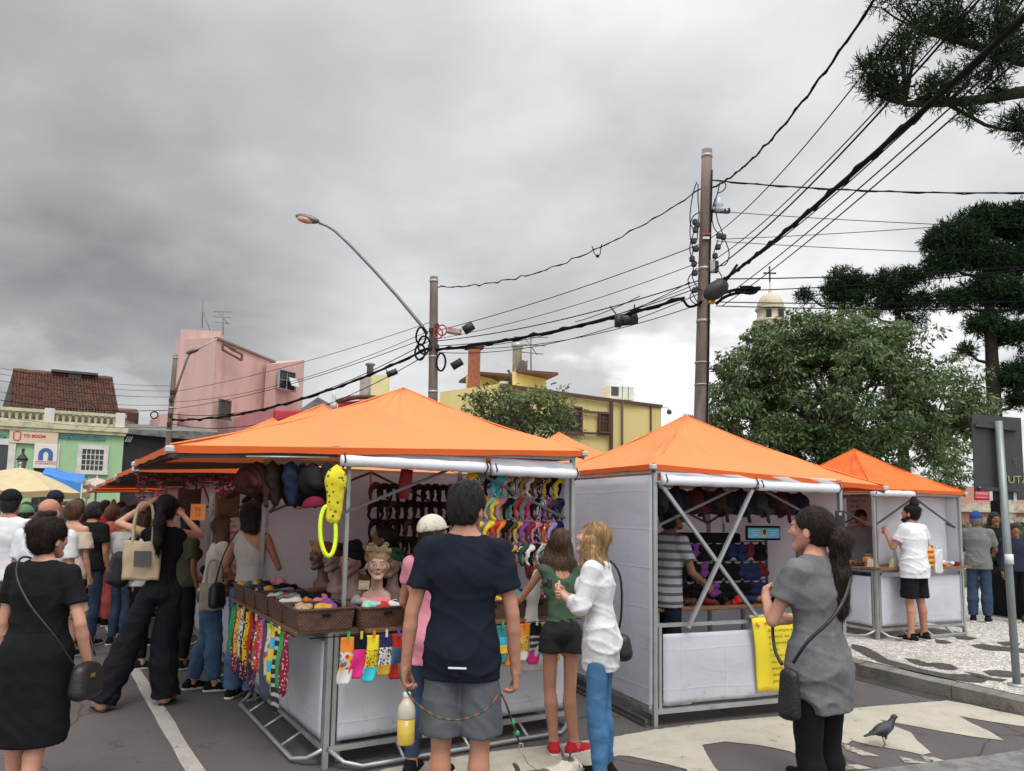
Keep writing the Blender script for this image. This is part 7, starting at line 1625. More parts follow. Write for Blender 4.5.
# inside and behind the stalls
vp = loc(T2O, T2A, .42, .95, 0)
person('stall keeper in striped grey T-shirt standing inside the middle stall', at(665,560,7.05).xy, 62, H=1.80, sk='brown', vox=.012, fine=True, lean=R(7), hnod=R(-16), arms={1: ((.22,.12,1.15), (.16,.34,1.02)), -1: ((-.22,.1,1.15), (-.18,.32,1.02))}, top=dict(mat=M_stripes('fabric_striped', (.33,.33,.35), (.09,.09,.1), 13, 'z', .62), sleeve=.62, infl=.02, hem=.84, flare=.008), bottom=dict(mat=NAVY, length=1.9), shoes=dict(mat=BLK), hair=dict(style='short', c='black'))
person('dark haired person behind the goods rack of the middle stall', at(782,560,8.3).xy, 150, H=1.74, sk='tan', vox=.014, top=dict(mat=fab('grey3', (.1,.1,.11)), sleeve=.6, infl=.02), bottom=dict(mat=JEAND, length=1.9), shoes=dict(mat=BLK), hair=dict(style='short', c='black'))
pw, pJ = person('woman holding up a phone, mostly hidden by the woman in grey', at(811,560,5.1).xy, -10, H=1.62, fem=True, sk='tan', vox=.012, fat=.85, arms={1: ((.27,.12,1.22), (.235,.30,1.46), {'pn': (-1,0,0), 'curl': .8, 'th': (0,-1,0)}), -1: ((-.12,.15,1.2), (.0,.3,1.35))}, top=dict(mat=fab('pale_grey', (.38,.37,.36)), sleeve=.4, infl=.016), bottom=dict(mat=JEAND, length=1.9), shoes=dict(mat=BLK), hair=dict(style='long', c='brown', len=.3))
e = empty('smartphone', at(840,521,5.38), R(10), 'black smartphone held up beside the ponytail of the woman in grey', 'phone'); MB().box((0,0,0),(.075,.01,.15), bev=.004).build('phone_body', DPLAST, e); MB().box((0,-.006,.05),(.02,.004,.02)).build('lens', METAL, e)
person('stall keeper in grey T-shirt behind the craft table at the right', at(862,560,11.2).xy, 188, H=1.66, sk='brown', vox=.012, z=.15, top=dict(mat=fab('mid_grey', (.16,.165,.17)), sleeve=.65, infl=.025), bottom=dict(mat=JEAND, length=1.9), shoes=dict(mat=BLK), hair=dict(style='short', c='black'), fat=1.15)
person('bearded man in white T-shirt and black shorts at the craft stall', gp(917,641,.15), -28, H=1.74, sk='tan', vox=.011, fine=True, z=.15, fat=1.15, hturn=R(-15), hnod=R(-8), arms={-1: ((-.26,.10,1.18), (-.20,.24,1.36), {'pn': (1,0,0), 'curl': .5}), 1: ((.30,.02,1.22), (.40,.18,1.14), {'curl': .5, 'pn': (-1,0,0)})}, legs={-1: ((-.10,.02,.49), (-.14,-.02,.085)), 1: ((.1,.0,.49), (.15,.0,.085))},
  top=dict(mat=fab('bright_white', (.66,.67,.71)), sleeve=.65, infl=.024, hem=.80, flare=.014, wr=.005), bottom=dict(kind='shorts', mat=BLK, length=.88, infl=.024, flare=.02, name='shorts'), shoes=dict(mat=BLK), socks=BLK, hair=dict(style='topknot', c='black', th=.008, beard=True))
person('older man in blue cap, grey polo shirt and jeans at a dark table', gp(981,622,.15), 35, H=1.66, sk='brown', vox=.012, fine=True, z=.15, lean=R(6), hnod=R(-6), hturn=R(20), arms={1: ((.24,.12,1.15), (.22,.36,1.08)), -1: ((-.2,.1,1.15), (-.05,.34,1.08))}, top=dict(mat=fab('polo_grey', (.15,.155,.15)), sleeve=.75, infl=.024, hem=.84, flare=.012), bottom=dict(mat=JEAND, length=1.95, infl=.018, flare=.012), shoes=dict(mat=BLK), hair=dict(style='short', c='grey', cap=fab('royal_blue_cap', (.025,.05,.17))))
seat_legs = {sx: ((sx*.12,.42,.86), (sx*.13,.46,.44), (sx*.1,1)) for sx in (-1,1)}
person('person in dark blue jacket seated behind the dark table at the right edge', at(1016,560,11.6).xy, 200, H=1.5, sk='brown', vox=.014, z=.15, top=dict(mat=fab('navy_jacket', (.018,.024,.045)), sleeve=1.9, infl=.03), bottom=dict(mat=BLK, length=1.9), shoes=dict(mat=BLK), hair=dict(style='short', c='black'))
person('person in black shirt standing behind the older man in blue cap', at(996,560,12.6).xy, 190, H=1.68, sk='brown', vox=.014, z=.15, top=dict(mat=fab('black3', (.009,.009,.01)), sleeve=1.0, infl=.02), bottom=dict(mat=BLK, length=1.9), shoes=dict(mat=BLK), hair=dict(style='long', c='black'))
person('stall keeper in black cap inside the stall with tote bags', loc(T1O, T1A, .9, 3.3, 0).xy, -120, H=1.76, sk='brown', vox=.014, top=dict(mat=fab('maroon', (.12,.02,.03)), sleeve=1.0, infl=.02), bottom=dict(mat=BLK, length=1.9), shoes=dict(mat=BLK), hair=dict(style='short', c='black', cap=BLK))
person('shopper bent low at the far end of the headband stall', loc(T1O, T1A, 1.0, 1.25, 0).xy, -100, H=1.58, fem=True, sk='brown', vox=.013, lean=R(14), hnod=R(-20), arms={1: ((.2,.2,1.15),(.1,.4,1.1)), -1: ((-.24,.22,1.2),(-.3,.42,1.3))}, top=dict(mat=BLK, sleeve=1.0, infl=.02), bottom=dict(mat=BLK, length=1.9), shoes=dict(mat=BLK), hair=dict(style='bun', c='black'))

# ---- dog (only head and back show at the bottom edge)
dg = gp(560,818); dr = empty('small_dog', (dg[0]-.02,dg[1],0), R(30), 'small white and grey dog on the leash beside the red shoes', 'dog')
f = Fld(.008, .03); hd0 = np.array((.10,.02,.26))
f.cone((-.18,-.02,.21),(.02,0,.20),.075,.08); f.cone((.0,0,.20),(.08,.01,.25),.06,.05); f.ell(hd0,(.058,.052,.052)); f.cone(hd0+(.03,0,-.01),hd0+(.085,0,-.02),.03,.019); 
for sy in (-1,1):
    f.cone(hd0+(-.015,sy*.032,.03),hd0+(-.03,sy*.05,.095),.024,.006,.4,(1,0,0),k=.01)
    f.cone((-.16,sy*.045,.2),(-.13,sy*.05,.13),.05,.028); f.cone((-.13,sy*.05,.13),(-.18,sy*.05,.08),.026,.016); f.cone((-.18,sy*.05,.08),(-.165,sy*.05,.015),.015,.014); f.cone((-.165,sy*.05,.015),(-.14,sy*.05,.012),.016,.012)
    f.cone((.02,sy*.04,.18),(.02,sy*.045,.09),.032,.018); f.cone((.02,sy*.045,.09),(.025,sy*.045,.015),.017,.014); f.cone((.025,sy*.045,.015),(.05,sy*.045,.012),.016,.012)
f.cone((-.22,0,.24),(-.28,0,.33),.02,.012); 
V, F_ = f.mesh(wave(.0025,120,110,90)); C = V[F_].mean(1); mi = ((C[:,2] > .30) & (C[:,0] < .12)).astype(int); mi[(C[:,0] < -.08) & (C[:,2] > .2)] = 1; mi[(C[:,0] > .178) & (np.abs(C[:,1]) < .02) & (C[:,2] > .235)] = 2; mi[(np.abs(np.abs(C[:,1])-.028) < .008) & (np.abs(C[:,2]-.268) < .008) & (C[:,0] > .13)] = 2
np_mesh('body', V, F_, [M('dog_white', (.5,.46,.38), .9, .12, 30, .6, 120), M('dog_grey', (.09,.08,.07), .9, .3, 30, .6, 120), BLK], dr, mi=mi)
MB().tube([hd0+np.array((-.05,.05*math.cos(a),-.04+.05*math.sin(a))) for a in [2*math.pi*i/12 for i in range(13)]], .008, 6).build('collar', M('collar_red', (.4,.03,.03), .6), dr)
# ---- pigeon
pg = gp(884,746,.005); pr_ = empty('pigeon', (pg[0],pg[1],.0), R(12), 'dark grey pigeon walking on the road paint', 'pigeon')
f = Fld(.004, .015); f.ell((0,0,.13),(.085,.045,.045), roty(-.35)); f.cone((.05,0,.15),(.088,0,.205),.03,.018); f.ell((.098,0,.215),(.022,.017,.018)); f.cone((.115,0,.213),(.135,0,.207),.007,.003,k=.003); f.cone((-.06,0,.11),(-.155,0,.085),.028,.016,.35,(0,0,1)); 
for sy in (-1,1): f.cone((.0,sy*.03,.13),(-.10,sy*.018,.105),.028,.01,.5,(0,1,0)); f.cone((.0,sy*.018,.10),(.005,sy*.018,.065),.016,.008)
V, F_ = f.mesh(); C = V[F_].mean(1); mi = np.zeros(len(F_), int); mi[(C[:,0] > .045) & (C[:,2] > .15)] = 1; mi[(C[:,0] < .0) & (C[:,2] < .125)] = 1; mi[(C[:,0] > .118)] = 1
np_mesh('body', V, F_, [M('pigeon_grey', (.045,.045,.055), .6, .25, 20, .3, 80), M('pigeon_dark', (.018,.02,.022), .5, .25, 20)], pr_, mi=mi)
for sy, dx_ in ((-1,-.02),(1,.03)):
    m = MB(); m.tube([(.005,sy*.018,.068),(.0+dx_*.4,sy*.02,.035),(dx_,sy*.02,.006)],.0035,5); 
    for a in (-.5,0,.5,3.14): m.tube([(dx_,sy*.02,.004),(dx_+.028*math.cos(a),sy*.02+.028*math.sin(a),.003)],.0025,4)
    m.build('leg', M('pigeon_leg', (.3,.1,.08), .6), pr_)
# ================================================================== goods on the stalls
def LT(x, y, z): return loc(T1O, T1A, x, y, z)
def put(o, p, rz, rx=0.0, ry=0.0): o.location = p; o.rotation_euler = (rx, ry, rz); return o
A1 = R(T1A); ORD = ['first','second','third','fourth','fifth','sixth','seventh','eighth','ninth','tenth','eleventh','twelfth','thirteenth','fourteenth','fifteenth','sixteenth']
RATT = M('rattan', (.105,.05,.032), .75, .3, 20, 0)
def rattan():
    nt = RATT.node_tree; L = nt.links; b = nt.nodes['Principled BSDF']; old = b.inputs['Base Color'].links[0].from_socket
    tc = nn(nt, 'ShaderNodeTexCoord'); sp = nn(nt, 'ShaderNodeSeparateXYZ'); L.new(tc.outputs['Object'], sp.inputs[0])
    def wv(sock, f):
        m = nn(nt, 'ShaderNodeMath', operation='MULTIPLY'); m.inputs[1].default_value = f; L.new(sock, m.inputs[0]); s = nn(nt, 'ShaderNodeMath', operation='SINE'); L.new(m.outputs[0], s.inputs[0]); return s.outputs[0]
    ad = nn(nt, 'ShaderNodeMath', operation='ADD'); L.new(sp.outputs['X'], ad.inputs[0]); L.new(sp.outputs['Y'], ad.inputs[1])
    m = nn(nt, 'ShaderNodeMath', operation='MULTIPLY'); L.new(wv(ad.outputs[0], 260), m.inputs[0]); L.new(wv(sp.outputs['Z'], 330), m.inputs[1])
    mr = nn(nt, 'ShaderNodeMapRange'); mr.inputs['From Min'].default_value = -.8; mr.inputs['From Max'].default_value = .8; mr.inputs['To Min'].default_value = .45; mr.inputs['To Max'].default_value = 1.45; L.new(m.outputs[0], mr.inputs['Value'])
    vm = nn(nt, 'ShaderNodeVectorMath', operation='SCALE'); L.new(old, vm.inputs[0]); L.new(mr.outputs[0], vm.inputs['Scale']); L.new(vm.outputs[0], b.inputs['Base Color'])
    bp = nn(nt, 'ShaderNodeBump'); bp.inputs['Strength'].default_value = .8; bp.inputs['Distance'].default_value = .004; L.new(m.outputs[0], bp.inputs['Height']); L.new(bp.outputs[0], b.inputs['Normal'])
rattan()
# counter boards of the first stall
cb = MB(); cb.box((-.02,1.0,.895),(.44,2.05,.02)); cb.box((1.1,.06,.895),(1.8,.44,.02)); o = cb.build('counter_top', WOOD, s1)
MB().box((1.0,1.15,.88),(1.4,.9,.02)).build('inner_table', fab('dark_cloth', (.05,.045,.05)), s1)
def basket(w, d, h, label):
    root = empty('rattan_basket', (0,0,0), 0, label, 'basket', 'rattan baskets on the counter'); t = .014; m = MB()
    for sx in (-1,1): m.slab(lambda u,v,sx=sx: (sx*(w/2-.0-.02*(1-v)), (u-.5)*d*(.94+.06*v), h*v), 6, 3, (-sx*t,0,0))
    for sy in (-1,1): m.slab(lambda u,v,sy=sy: ((u-.5)*w*(.94+.06*v), sy*(d/2-.02*(1-v)), h*v), 6, 3, (0,-sy*t,0))
    m.box((0,0,.006),(w-.04,d-.04,.012)); m.build('basket_body', RATT, root)
    r = MB(); P = [(-w/2,-d/2,h),(w/2,-d/2,h),(w/2,d/2,h),(-w/2,d/2,h),(-w/2,-d/2,h)]; r.tube([(-w/2,-d/2,h),(0,-d/2-.003,h),(w/2,-d/2,h),(w/2,0,h),(w/2,d/2,h),(0,d/2,h),(-w/2,d/2,h),(-w/2,0,h),(-w/2,-d/2,h)], .010, 6); r.build('rim', RATT, root)
    MB().box((0,-d/2-.001,h*.72),(.055,.012,.02)).build('handle_hole', BLK, root); MB().box((w/2+.001,0,h*.72),(.012,.055,.02)).build('handle_hole', BLK, root)
    return root
SC = {'red': fab('c_red', (.5,.03,.02)), 'pink': fab('c_pink', (.55,.2,.25)), 'black': BLK, 'white': fab('c_white', (.6,.58,.55)), 'dark green': fab('c_dgreen', (.02,.07,.04)), 'yellow green': fab('c_lime', (.45,.6,.04)), 'sky blue': fab('c_sky', (.05,.35,.6)), 'orange': fab('c_orange', (.65,.2,.03)), 'navy': fab('c_navy', (.02,.03,.09)), 'purple': fab('c_purple', (.2,.05,.25)), 'grey': fab('c_grey', (.2,.2,.21)), 'teal': fab('c_teal', (.03,.2,.2)), 'maroon': fab('c_maroon', (.16,.02,.03)), 'floral red': M_spots('c_floral', (.5,.04,.04), [(.8,.7,.6),(.1,.3,.1),(.7,.4,.05)], 45), 'leopard': M_spots('c_leop', (.4,.24,.1), [(.03,.02,.01),(.1,.05,.02)], 70), 'polka dot': M_spots('c_dots', (.02,.02,.03), [(.7,.7,.7),(.7,.1,.1)], 60), 'gold': fab('c_gold', (.5,.3,.04)), 'tan': fab('c_tan', (.4,.26,.15)), 'mint': fab('c_mint', (.25,.55,.45)), 'lilac': fab('c_lilac', (.4,.3,.55))}
def lump_mesh(seed):
    rg = np.random.default_rng(seed); f = Fld(.007, .018); p = np.array((0,0,.03))
    for _ in range(7): q = np.array((rg.uniform(-.06,.06), rg.uniform(-.05,.05), rg.uniform(.01,.05))); f.cone(p, q, rg.uniform(.012,.022), rg.uniform(.010,.02)); p = q
    V, F_ = f.mesh(wave(.004,90,80,100,seed)); o = np_mesh('tmp_lump', V, F_, BLK); me = o.data; bpy.data.objects.remove(o); return me
LUMPS = [lump_mesh(i) for i in range(6)]
def slotmat(o, mat):
    o.material_slots[0].link = 'OBJECT'; o.material_slots[0].material = mat
def inst(name, me, mat, p, rot, label, cat, group, scale=1.0):
    o = bpy.data.objects.new(name, me); col.objects.link(o); o.location = p; o.rotation_euler = rot; o.scale = (scale,)*3; slotmat(o, mat); return tag(o, label, cat, group)
bk = []
for i in range(5):
    lab = 'rattan basket, %s from the front corner along the left side of the nearest stall' % ORD[i]
    b_ = basket(.39, .38, .135, lab); put(b_, LT(-.05, .12+.405*i, .907), A1); bk.append((b_, 'the %s basket along the left counter' % ORD[i]))
    if i == 0: b_['label'] = 'corner rattan basket at the front corner of the nearest stall'; bk[-1] = (b_, 'the corner basket')
for i in range(4):
    b_ = basket(.40, .38, .135, 'rattan basket, %s right of the corner basket along the front counter' % ORD[i]); put(b_, LT(.36+.415*i, .06, .907), A1); bk.append((b_, 'the %s basket along the front counter' % ORD[i]))
rk = random.Random(11); cn = list(SC)
for j, (b_, nm) in enumerate(bk):
    cols = rk.sample([c for c in cn if c not in ('floral red','leopard','yellow green','lilac')]+(['yellow green'] if j == 5 else []), 5)+['black','grey' if j%2 else 'dark green']; cols = list(dict.fromkeys(cols))
    for i, c_ in enumerate(cols):
        x = (-.09+.09*(i%3)); y = -.09+.09*(i//3); p = b_.location + Matrix.Rotation(A1,3,'Z') @ Vector((x+rk.uniform(-.02,.02), y+rk.uniform(-.02,.02), .075+rk.uniform(0,.025)))
        inst('scrunchie', LUMPS[rk.randrange(6)], SC[c_], p, (0,0,rk.uniform(0,6)), '%s crumpled hair scarf lying in %s' % (c_, nm), 'hair scarf', 'crumpled hair scarves in the baskets', rk.uniform(1.0,1.45))
# ---- headbands
def hb_mesh(kind):
    f = Fld(.0075, .012); n = 18; R0 = .068; pr = None
    for i in range(n+1):
        a = R(-52+284*i/n); up = max(0, math.sin(a)); w = .010+.013*up*(1 if kind != 2 else 1.25); p = np.array((math.cos(a)*R0, 0, math.sin(a)*R0*1.12))
        if kind == 1: p[1] = .010*math.sin(i*1.7)
        if pr is not None: f.cone(pr[0], p, pr[1], w, 1.35 if kind != 2 else 1.0, (0,1,0), k=.006)
        pr = (p, w)
    if kind == 0: f.ell((0,0,R0*1.12+.008),(.028,.034,.024)); f.cone((-.02,-.025,R0*1.1+.01),(.02,.025,R0*1.1+.01),.014,.014)
    V, F_ = f.mesh(wave(.0012,120,100,110)); o = np_mesh('tmp', V, F_, BLK); me = o.data; me.name = 'headband'; bpy.data.objects.remove(o); return me
HB = [hb_mesh(i) for i in range(3)]; HBN = ['knotted','twisted','plain padded']
ex = {'zebra': M_stripes('c_zebra', (.6,.58,.55), (.02,.02,.02), 60, 'x', .5), 'brown': fab('c_brown', (.1,.045,.025)), 'beige floral': M_spots('c_bfl', (.5,.42,.33), [(.3,.05,.03),(.05,.2,.1),(.05,.1,.3)], 55), 'denim blue': JEAN, 'lemon yellow': fab('c_lemon', (.75,.6,.04)), 'turquoise': fab('c_turq', (.05,.5,.6)), 'hot pink': fab('c_hotpink', (.6,.03,.2)), 'green': fab('c_green', (.03,.3,.1))}
SC.update(ex)
rows = [['lemon yellow','zebra','beige floral','black','turquoise','turquoise','beige floral','brown','zebra','leopard','white','brown','polka dot','gold','black','lemon yellow'],
        ['dark green','hot pink','orange','mint','lemon yellow','pink','black','teal','red','grey','hot pink','black','zebra','purple','brown','navy'],
        ['beige floral','lemon yellow','grey','lemon yellow','red','orange','black','brown','gold','purple','maroon','pink','polka dot','floral red','lilac','navy'],
        ['mint','grey','teal','lilac','denim blue','turquoise','navy','gold','polka dot','dark green','white','black','beige floral','sky blue','grey','brown']]
RK = empty('display_rack', LT(1.1,.16,0), A1, 'wire display rack holding the colourful headbands', 'display rack')
for r, rw in enumerate(rows):
    z = 1.955-.185*r
    MB().tube([(0.02,0,z+.0),(.93,0,z+.0)], .007, 6).build('rod', M('rod_white', (.5,.5,.5), .4), RK)
    for i, c_ in enumerate(rw):
        x = .06+.055*i; k_ = (i*7+r*3) % 3
        p = LT(1.1+x, .16, z-.062+rk.uniform(-.006,.006)); inst('headband', HB[k_], SC[c_], p, (rk.uniform(-.12,.12), rk.uniform(-.1,.1), R(48)+rk.uniform(-.15,.15)), '%s %s headband, %s in the %s row of the colourful rack' % (c_, HBN[k_], ORD[i], ['top','second','third','bottom'][r]), 'headband', 'colourful headbands on the rack', 1.05)
for x in (0.02,.93): MB().tube([(x,0,.9),(x,0,2.05)], .008, 6).build('upright', M('rod_white',()), RK)
MB().bar((.02,.02,.95),(.55,.02,2.05),.02).build('stay', STEEL, RK)
RB = empty('display_rack', LT(.82,1.5,0), A1, 'wire display rack holding the black headbands at the back', 'display rack')
bl = SC['black']; HBB = fab('black_satin', (.012,.011,.012), .35)
for r in range(6):
    z = 1.90-.165*r
    MB().tube([(0.0,0,z),(1.0,0,z)], .007, 6).build('rod', STEEL, RB)
    for i in range(11):
        k_ = (i*5+r) % 3; c_ = 'black'; mt = HBB
        if (i*3+r*7) % 13 == 0: c_ = 'dark brown'; mt = SC['brown']
        inst('headband', HB[k_], mt, LT(.82+.05+.086*i, 1.48, z-.062+rk.uniform(-.006,.006)), (rk.uniform(-.1,.1), rk.uniform(-.1,.1), R(55)+rk.uniform(-.15,.15)), '%s %s headband, %s in the %s row of the black rack' % (c_, HBN[k_], ORD[i], ['top','second','third','fourth','fifth','bottom'][r]), 'headband', 'black headbands on the back rack', 1.12)
for x in (0.0,1.0): MB().tube([(x,0,.9),(x,0,2.05)], .008, 6).build('upright', STEEL, RB)
# ---- mannequin heads with turbans
MSK = [M('mannequin_skin', (.50,.32,.23), .4, .05, 10, spec=.4), M('mannequin_brown', (.13,.07,.05), .4, .1, 10, spec=.4), M('mannequin_dusty', (.26,.16,.13), .4, .1, 10, spec=.5)]
def mannequin(label, p, rz, sk_, scarf, style=0, sc=1.0, extra=None):
    root = empty('mannequin_head', p, rz, label, 'mannequin head', 'mannequin heads wearing head scarves'); hd = np.array((0,.03,.275)); Rh = np.eye(3)
    f = head_field(.0042, hd, Rh, True); f.cone((0,-.0,.02),(0,.005,.2),.05,.041); f.cone((-.055,0,.03),(.055,0,.03),.055,.055,.8); f.cone((0,0,.0),(0,.0,.05),.095,.06,.75); f.cut((0,0,0),(0,0,-1)); V, F_ = f.mesh()
    np_mesh('bust', V*sc, F_, [MSK[sk_], EYEW, EYED, LIP, BROW], root, mi=face_mats(V, F_, hd, Rh))
    f = Fld(.0065, .012); P = lambda *v: hd+np.array(v)
    f.ell(P(0,-.02,.055),(.087,.105,.082)); f.ell(P(0,-.055,.02),(.08,.075,.08)); 
    for i in range(5): f.cone(P(-.08,-.02+.02*i-.03,.04+.018*i), P(.08,.0+.02*i-.03,.05+.018*i), .02, .02, k=.004)
    f.sub(P(0,.15,-.045),(.085,.12,.10)); f.sub(P(0,.03,-.13),(.15,.15,.09))
    if style == 1:
        for sx in (-1,1): f.cone(P(0,.055,.115), P(sx*.055,.05,.15), .016, .026, .5); 
        f.ell(P(0,.065,.115),(.022,.02,.02))
    if style == 2: f.ell(P(0,-.04,.14),(.05,.05,.04)); f.cone(P(-.03,.02,.13),P(.05,-.03,.15),.025,.02)
    V, F_ = f.mesh(wave(.0025,70,60,95)); np_mesh('head_scarf', V*sc, F_, scarf, root); return root
YSC = M_spots('scarf_tan_print', (.26,.19,.11), [(.4,.3,.12),(.1,.08,.06)], 50)
for (lab, px, py, Y, h, sk_, mt, st, sc) in (
  ('pale mannequin head in tan scarf with yellow bow, nearest of the group', 376, 606, 5.75, 12, 0, YSC, 1, 1.0),
  ('mannequin head in black knotted turban just left of the pale one', 353, 602, 5.95, -35, 2, BLK, 2, 1.0),
  ('mannequin head in maroon turban, third from the pale one', 336, 596, 6.2, -40, 2, SC['maroon'], 0, .98),
  ('brown mannequin head in dark print scarf, leftmost of the group', 322, 592, 6.45, -40, 1, SC['leopard'], 0, .96),
  ('mannequin head in dark green turban behind the pale one', 392, 602, 6.15, -20, 2, SC['dark green'], 0, 1.0),
  ('brown mannequin head in large printed scarf below the colourful rack', 535, 611, 6.35, 20, 1, SC['floral red'], 0, 1.0)):
    p = at(px, py, Y); mannequin(lab, p+Vector((0,0,.03)), R(180+h), sk_, mt, st, sc)
YB = fab('bow_yellow', (.6,.42,.02))
bwp = at(375, 551, 5.68); f = Fld(.006,.01)
# card in front
e = empty('price_card', at(364,585,5.6), R(-10), 'small handwritten price card before the pale mannequin head', 'price card'); MB().box((0,0,0),(.085,.004,.065), Matrix.Rotation(R(-15),3,'X')).build('card', M('kraft_card', (.32,.24,.15), .8), e)
tx = text_mesh('R$25', .032, WHT, e, (0,-.006,.0), (R(75),0,0), ext=.0005)
# raised wooden boxes, bust stand
e = empty('wooden_box', LT(.28,1.15,.9), A1+.3, 'upright small wooden box among the mannequin heads', 'box'); MB().box((0,0,.07),(.16,.12,.14), bev=.006).build('box_body', WOOD, e); MB().box((0,0,.146),(.17,.13,.01)).build('lid', WOOD, e)
# ---- caps hanging under the left flap
def cap_mesh():
    f = Fld(.007, .012); f.ell((0,0,0),(.083,.10,.08)); f.cut((0,0,-.01),(0,0,-1)); f.cone((-.04,.07,-.005),(-.03,.155,-.015),.022,.018,.25,(0,0,1)); f.cone((.04,.07,-.005),(.03,.155,-.015),.022,.018,.25,(0,0,1)); f.cone((0,.07,-.002),(0,.165,-.01),.045,.03,.2,(0,0,1)); V, F_ = f.mesh(wave(.001,60,50,40)); o = np_mesh('t', V, F_, BLK); me = o.data; me.name = 'hanging_cap'; bpy.data.objects.remove(o); return me
def turban_mesh(L=.42):
    f = Fld(.009, .02); f.ell((0,0,-.10),(.085,.05,.10)); f.cone((0,0,-.08),(.01,.0,-L+.06),.075,.058,.6,(0,1,0)); f.cone((0,0,0),(0,0,-.1),.03,.06,.6,(0,1,0)); V, F_ = f.mesh(wave(.007 if L < .4 else .0022,60,55,65)); o = np_mesh('t', V, F_, BLK); me = o.data; me.name = 'turban'; bpy.data.objects.remove(o); return me
CAPM = cap_mesh(); TUR = [turban_mesh(.30), turban_mesh(.36)]
f = Fld(.008, .012); f.ell((0,0,-.10),(.075,.105,.095)); f.cone((0,.05,-.15),(0,.13,-.19),.055,.04,.3,(0,0,1)); f.cone((0,-.02,0),(0,0,-.05),.012,.03); f.cone((-.05,-.07,-.12),(.05,-.09,-.16),.03,.03); f.cone((0,-.09,-.12),(0,-.13,-.24),.02,.012); V, F_ = f.mesh(wave(.004,75,70,60)); o = np_mesh('t', V, F_, BLK); HATM = o.data; HATM.name = 'hat'; bpy.data.objects.remove(o)
hl = [('black','plum'),]
dk = lambda n, c: (n, fab('hat_'+n.replace(' ','_'), c, .8))
hang = [(248,0,'dark red plaid',M_stripes('c_plaid', (.06,.012,.01), (.015,.012,.012), 40, 'x')), (254,1,*dk('deep brown',(.03,.014,.010))), (261,0,*dk('soot black',(.010,.010,.011))), (267,1,*dk('coffee',(.022,.014,.010))), (273,0,*dk('ink black',(.008,.008,.009))), (279,1,*dk('matt black',(.013,.012,.013))), (286,1,*dk('midnight blue',(.008,.014,.035))), (292,0,*dk('royal blue',(.010,.030,.09))), (298,1,*dk('dark navy',(.008,.010,.022))), (304,0,*dk('pitch black',(.009,.009,.010))), (310,1,*dk('black maroon',(.03,.008,.010))), (316,0,*dk('charcoal grey',(.020,.020,.022))), (322,1,*dk('glossy black',(.008,.008,.009))), (314,2,'raspberry brimmed',fab('hat_rasp', (.14,.01,.03)))]
HR_ = MB(); HR_.tube([LT(-.62,-.06,2.03), LT(-.08,-.06,2.05)], .008, 6); e = empty('hanging_rod', LT(-.62,-.06,2.03), 0, 'thin rod under the roof edge carrying hanging turbans', 'rod'); o = HR_.build('rod', STEEL); o.data.transform(Matrix.Translation(-LT(-.62,-.06,2.03))); o.parent = e
for i, (px, kd, nm, mt) in enumerate(hang):
    t = i/(len(hang)-1); Y_ = 5.0+.08*t+.22*(i%3); p = at(px+5, 470, Y_); p.z = 2.0 if kd < 2 else 1.88
    if kd == 2: p = at(px, 506, 4.98)
    inst('hat', [HATM, TUR[0], CAPM][kd], mt, p, (rk.uniform(-.15,.15), rk.uniform(-.15,.15), R(75)+rk.uniform(-.35,.35)), '%s turban hat hanging under the roof edge, %s from the left' % (nm, ORD[i]) if kd < 2 else 'raspberry brimmed hat lowest under the hanging dark hats', 'hat', 'hats hanging under the left roof edge', [1.15,.95,.8][kd])
GS = M_spots('star_print', (.62,.52,.03), [(.02,.16,.05)], 24, .27)
p = at(337,468,4.92); o = inst('long_turban', turban_mesh(.44), GS, p, (0,.05,R(20)), 'yellow long turban with green stars hanging at the stall corner', 'turban', None, .84)
NEON = M('neon_yellow', (.62,.85,.02), .5, .05)
m = MB(); c = at(328,531,4.9); P = []
for i in range(25): a = 2*math.pi*i/24; P.append(Vector((.046*math.sin(a)-.012*math.cos(a), .02*math.sin(a), .16*math.cos(a))))
m.tube(P, .014, 8, caps=False); m.tube([(.0,0,.155),(.03,.0,.2)], .012, 6); o = m.build('hair_band', NEON); o.location = c; tag(o, 'neon yellow fabric ring hanging below the starry turban', 'hair band')
# ---- ties and socks clipped along the counter edges
PR = {'green': SC['green'], 'maroon print': M_spots('p_maroon', (.2,.02,.04), [(.6,.3,.3),(.05,.02,.03)], 60), 'yellow print': M_spots('p_yel', (.65,.42,.08), [(.5,.1,.02),(.2,.1,.02)], 60), 'black and white': M_spots('p_bw', (.6,.6,.58), [(.02,.02,.02),(.1,.1,.1)], 55, .4), 'red and black': M_spots('p_rb', (.03,.02,.02), [(.5,.03,.03),(.6,.5,.4)], 60), 'yellow and black': M_spots('p_yb', (.6,.48,.03), [(.02,.02,.02)], 60, .3), 'plain red': SC['red'], 'dark navy print': M_spots('p_nv', (.03,.03,.05), [(.3,.05,.08),(.2,.2,.3)], 50), 'red floral': SC['floral red'], 'pink dotted': M_spots('p_pk', (.65,.08,.22), [(.8,.7,.7)], 70, .25), 'slate blue': fab('p_slate', (.06,.075,.10)), 'multicolour': M_spots('p_mc', (.6,.5,.35), [(.5,.05,.02),(.05,.2,.5),(.7,.4,.02)], 30, .5), 'blue and yellow': M_stripes('p_by', (.05,.4,.65), (.7,.5,.03), 7, 'z', .5), 'black striped': M_stripes('p_bs', (.03,.03,.03), (.4,.4,.38), 22, 'z', .6)}
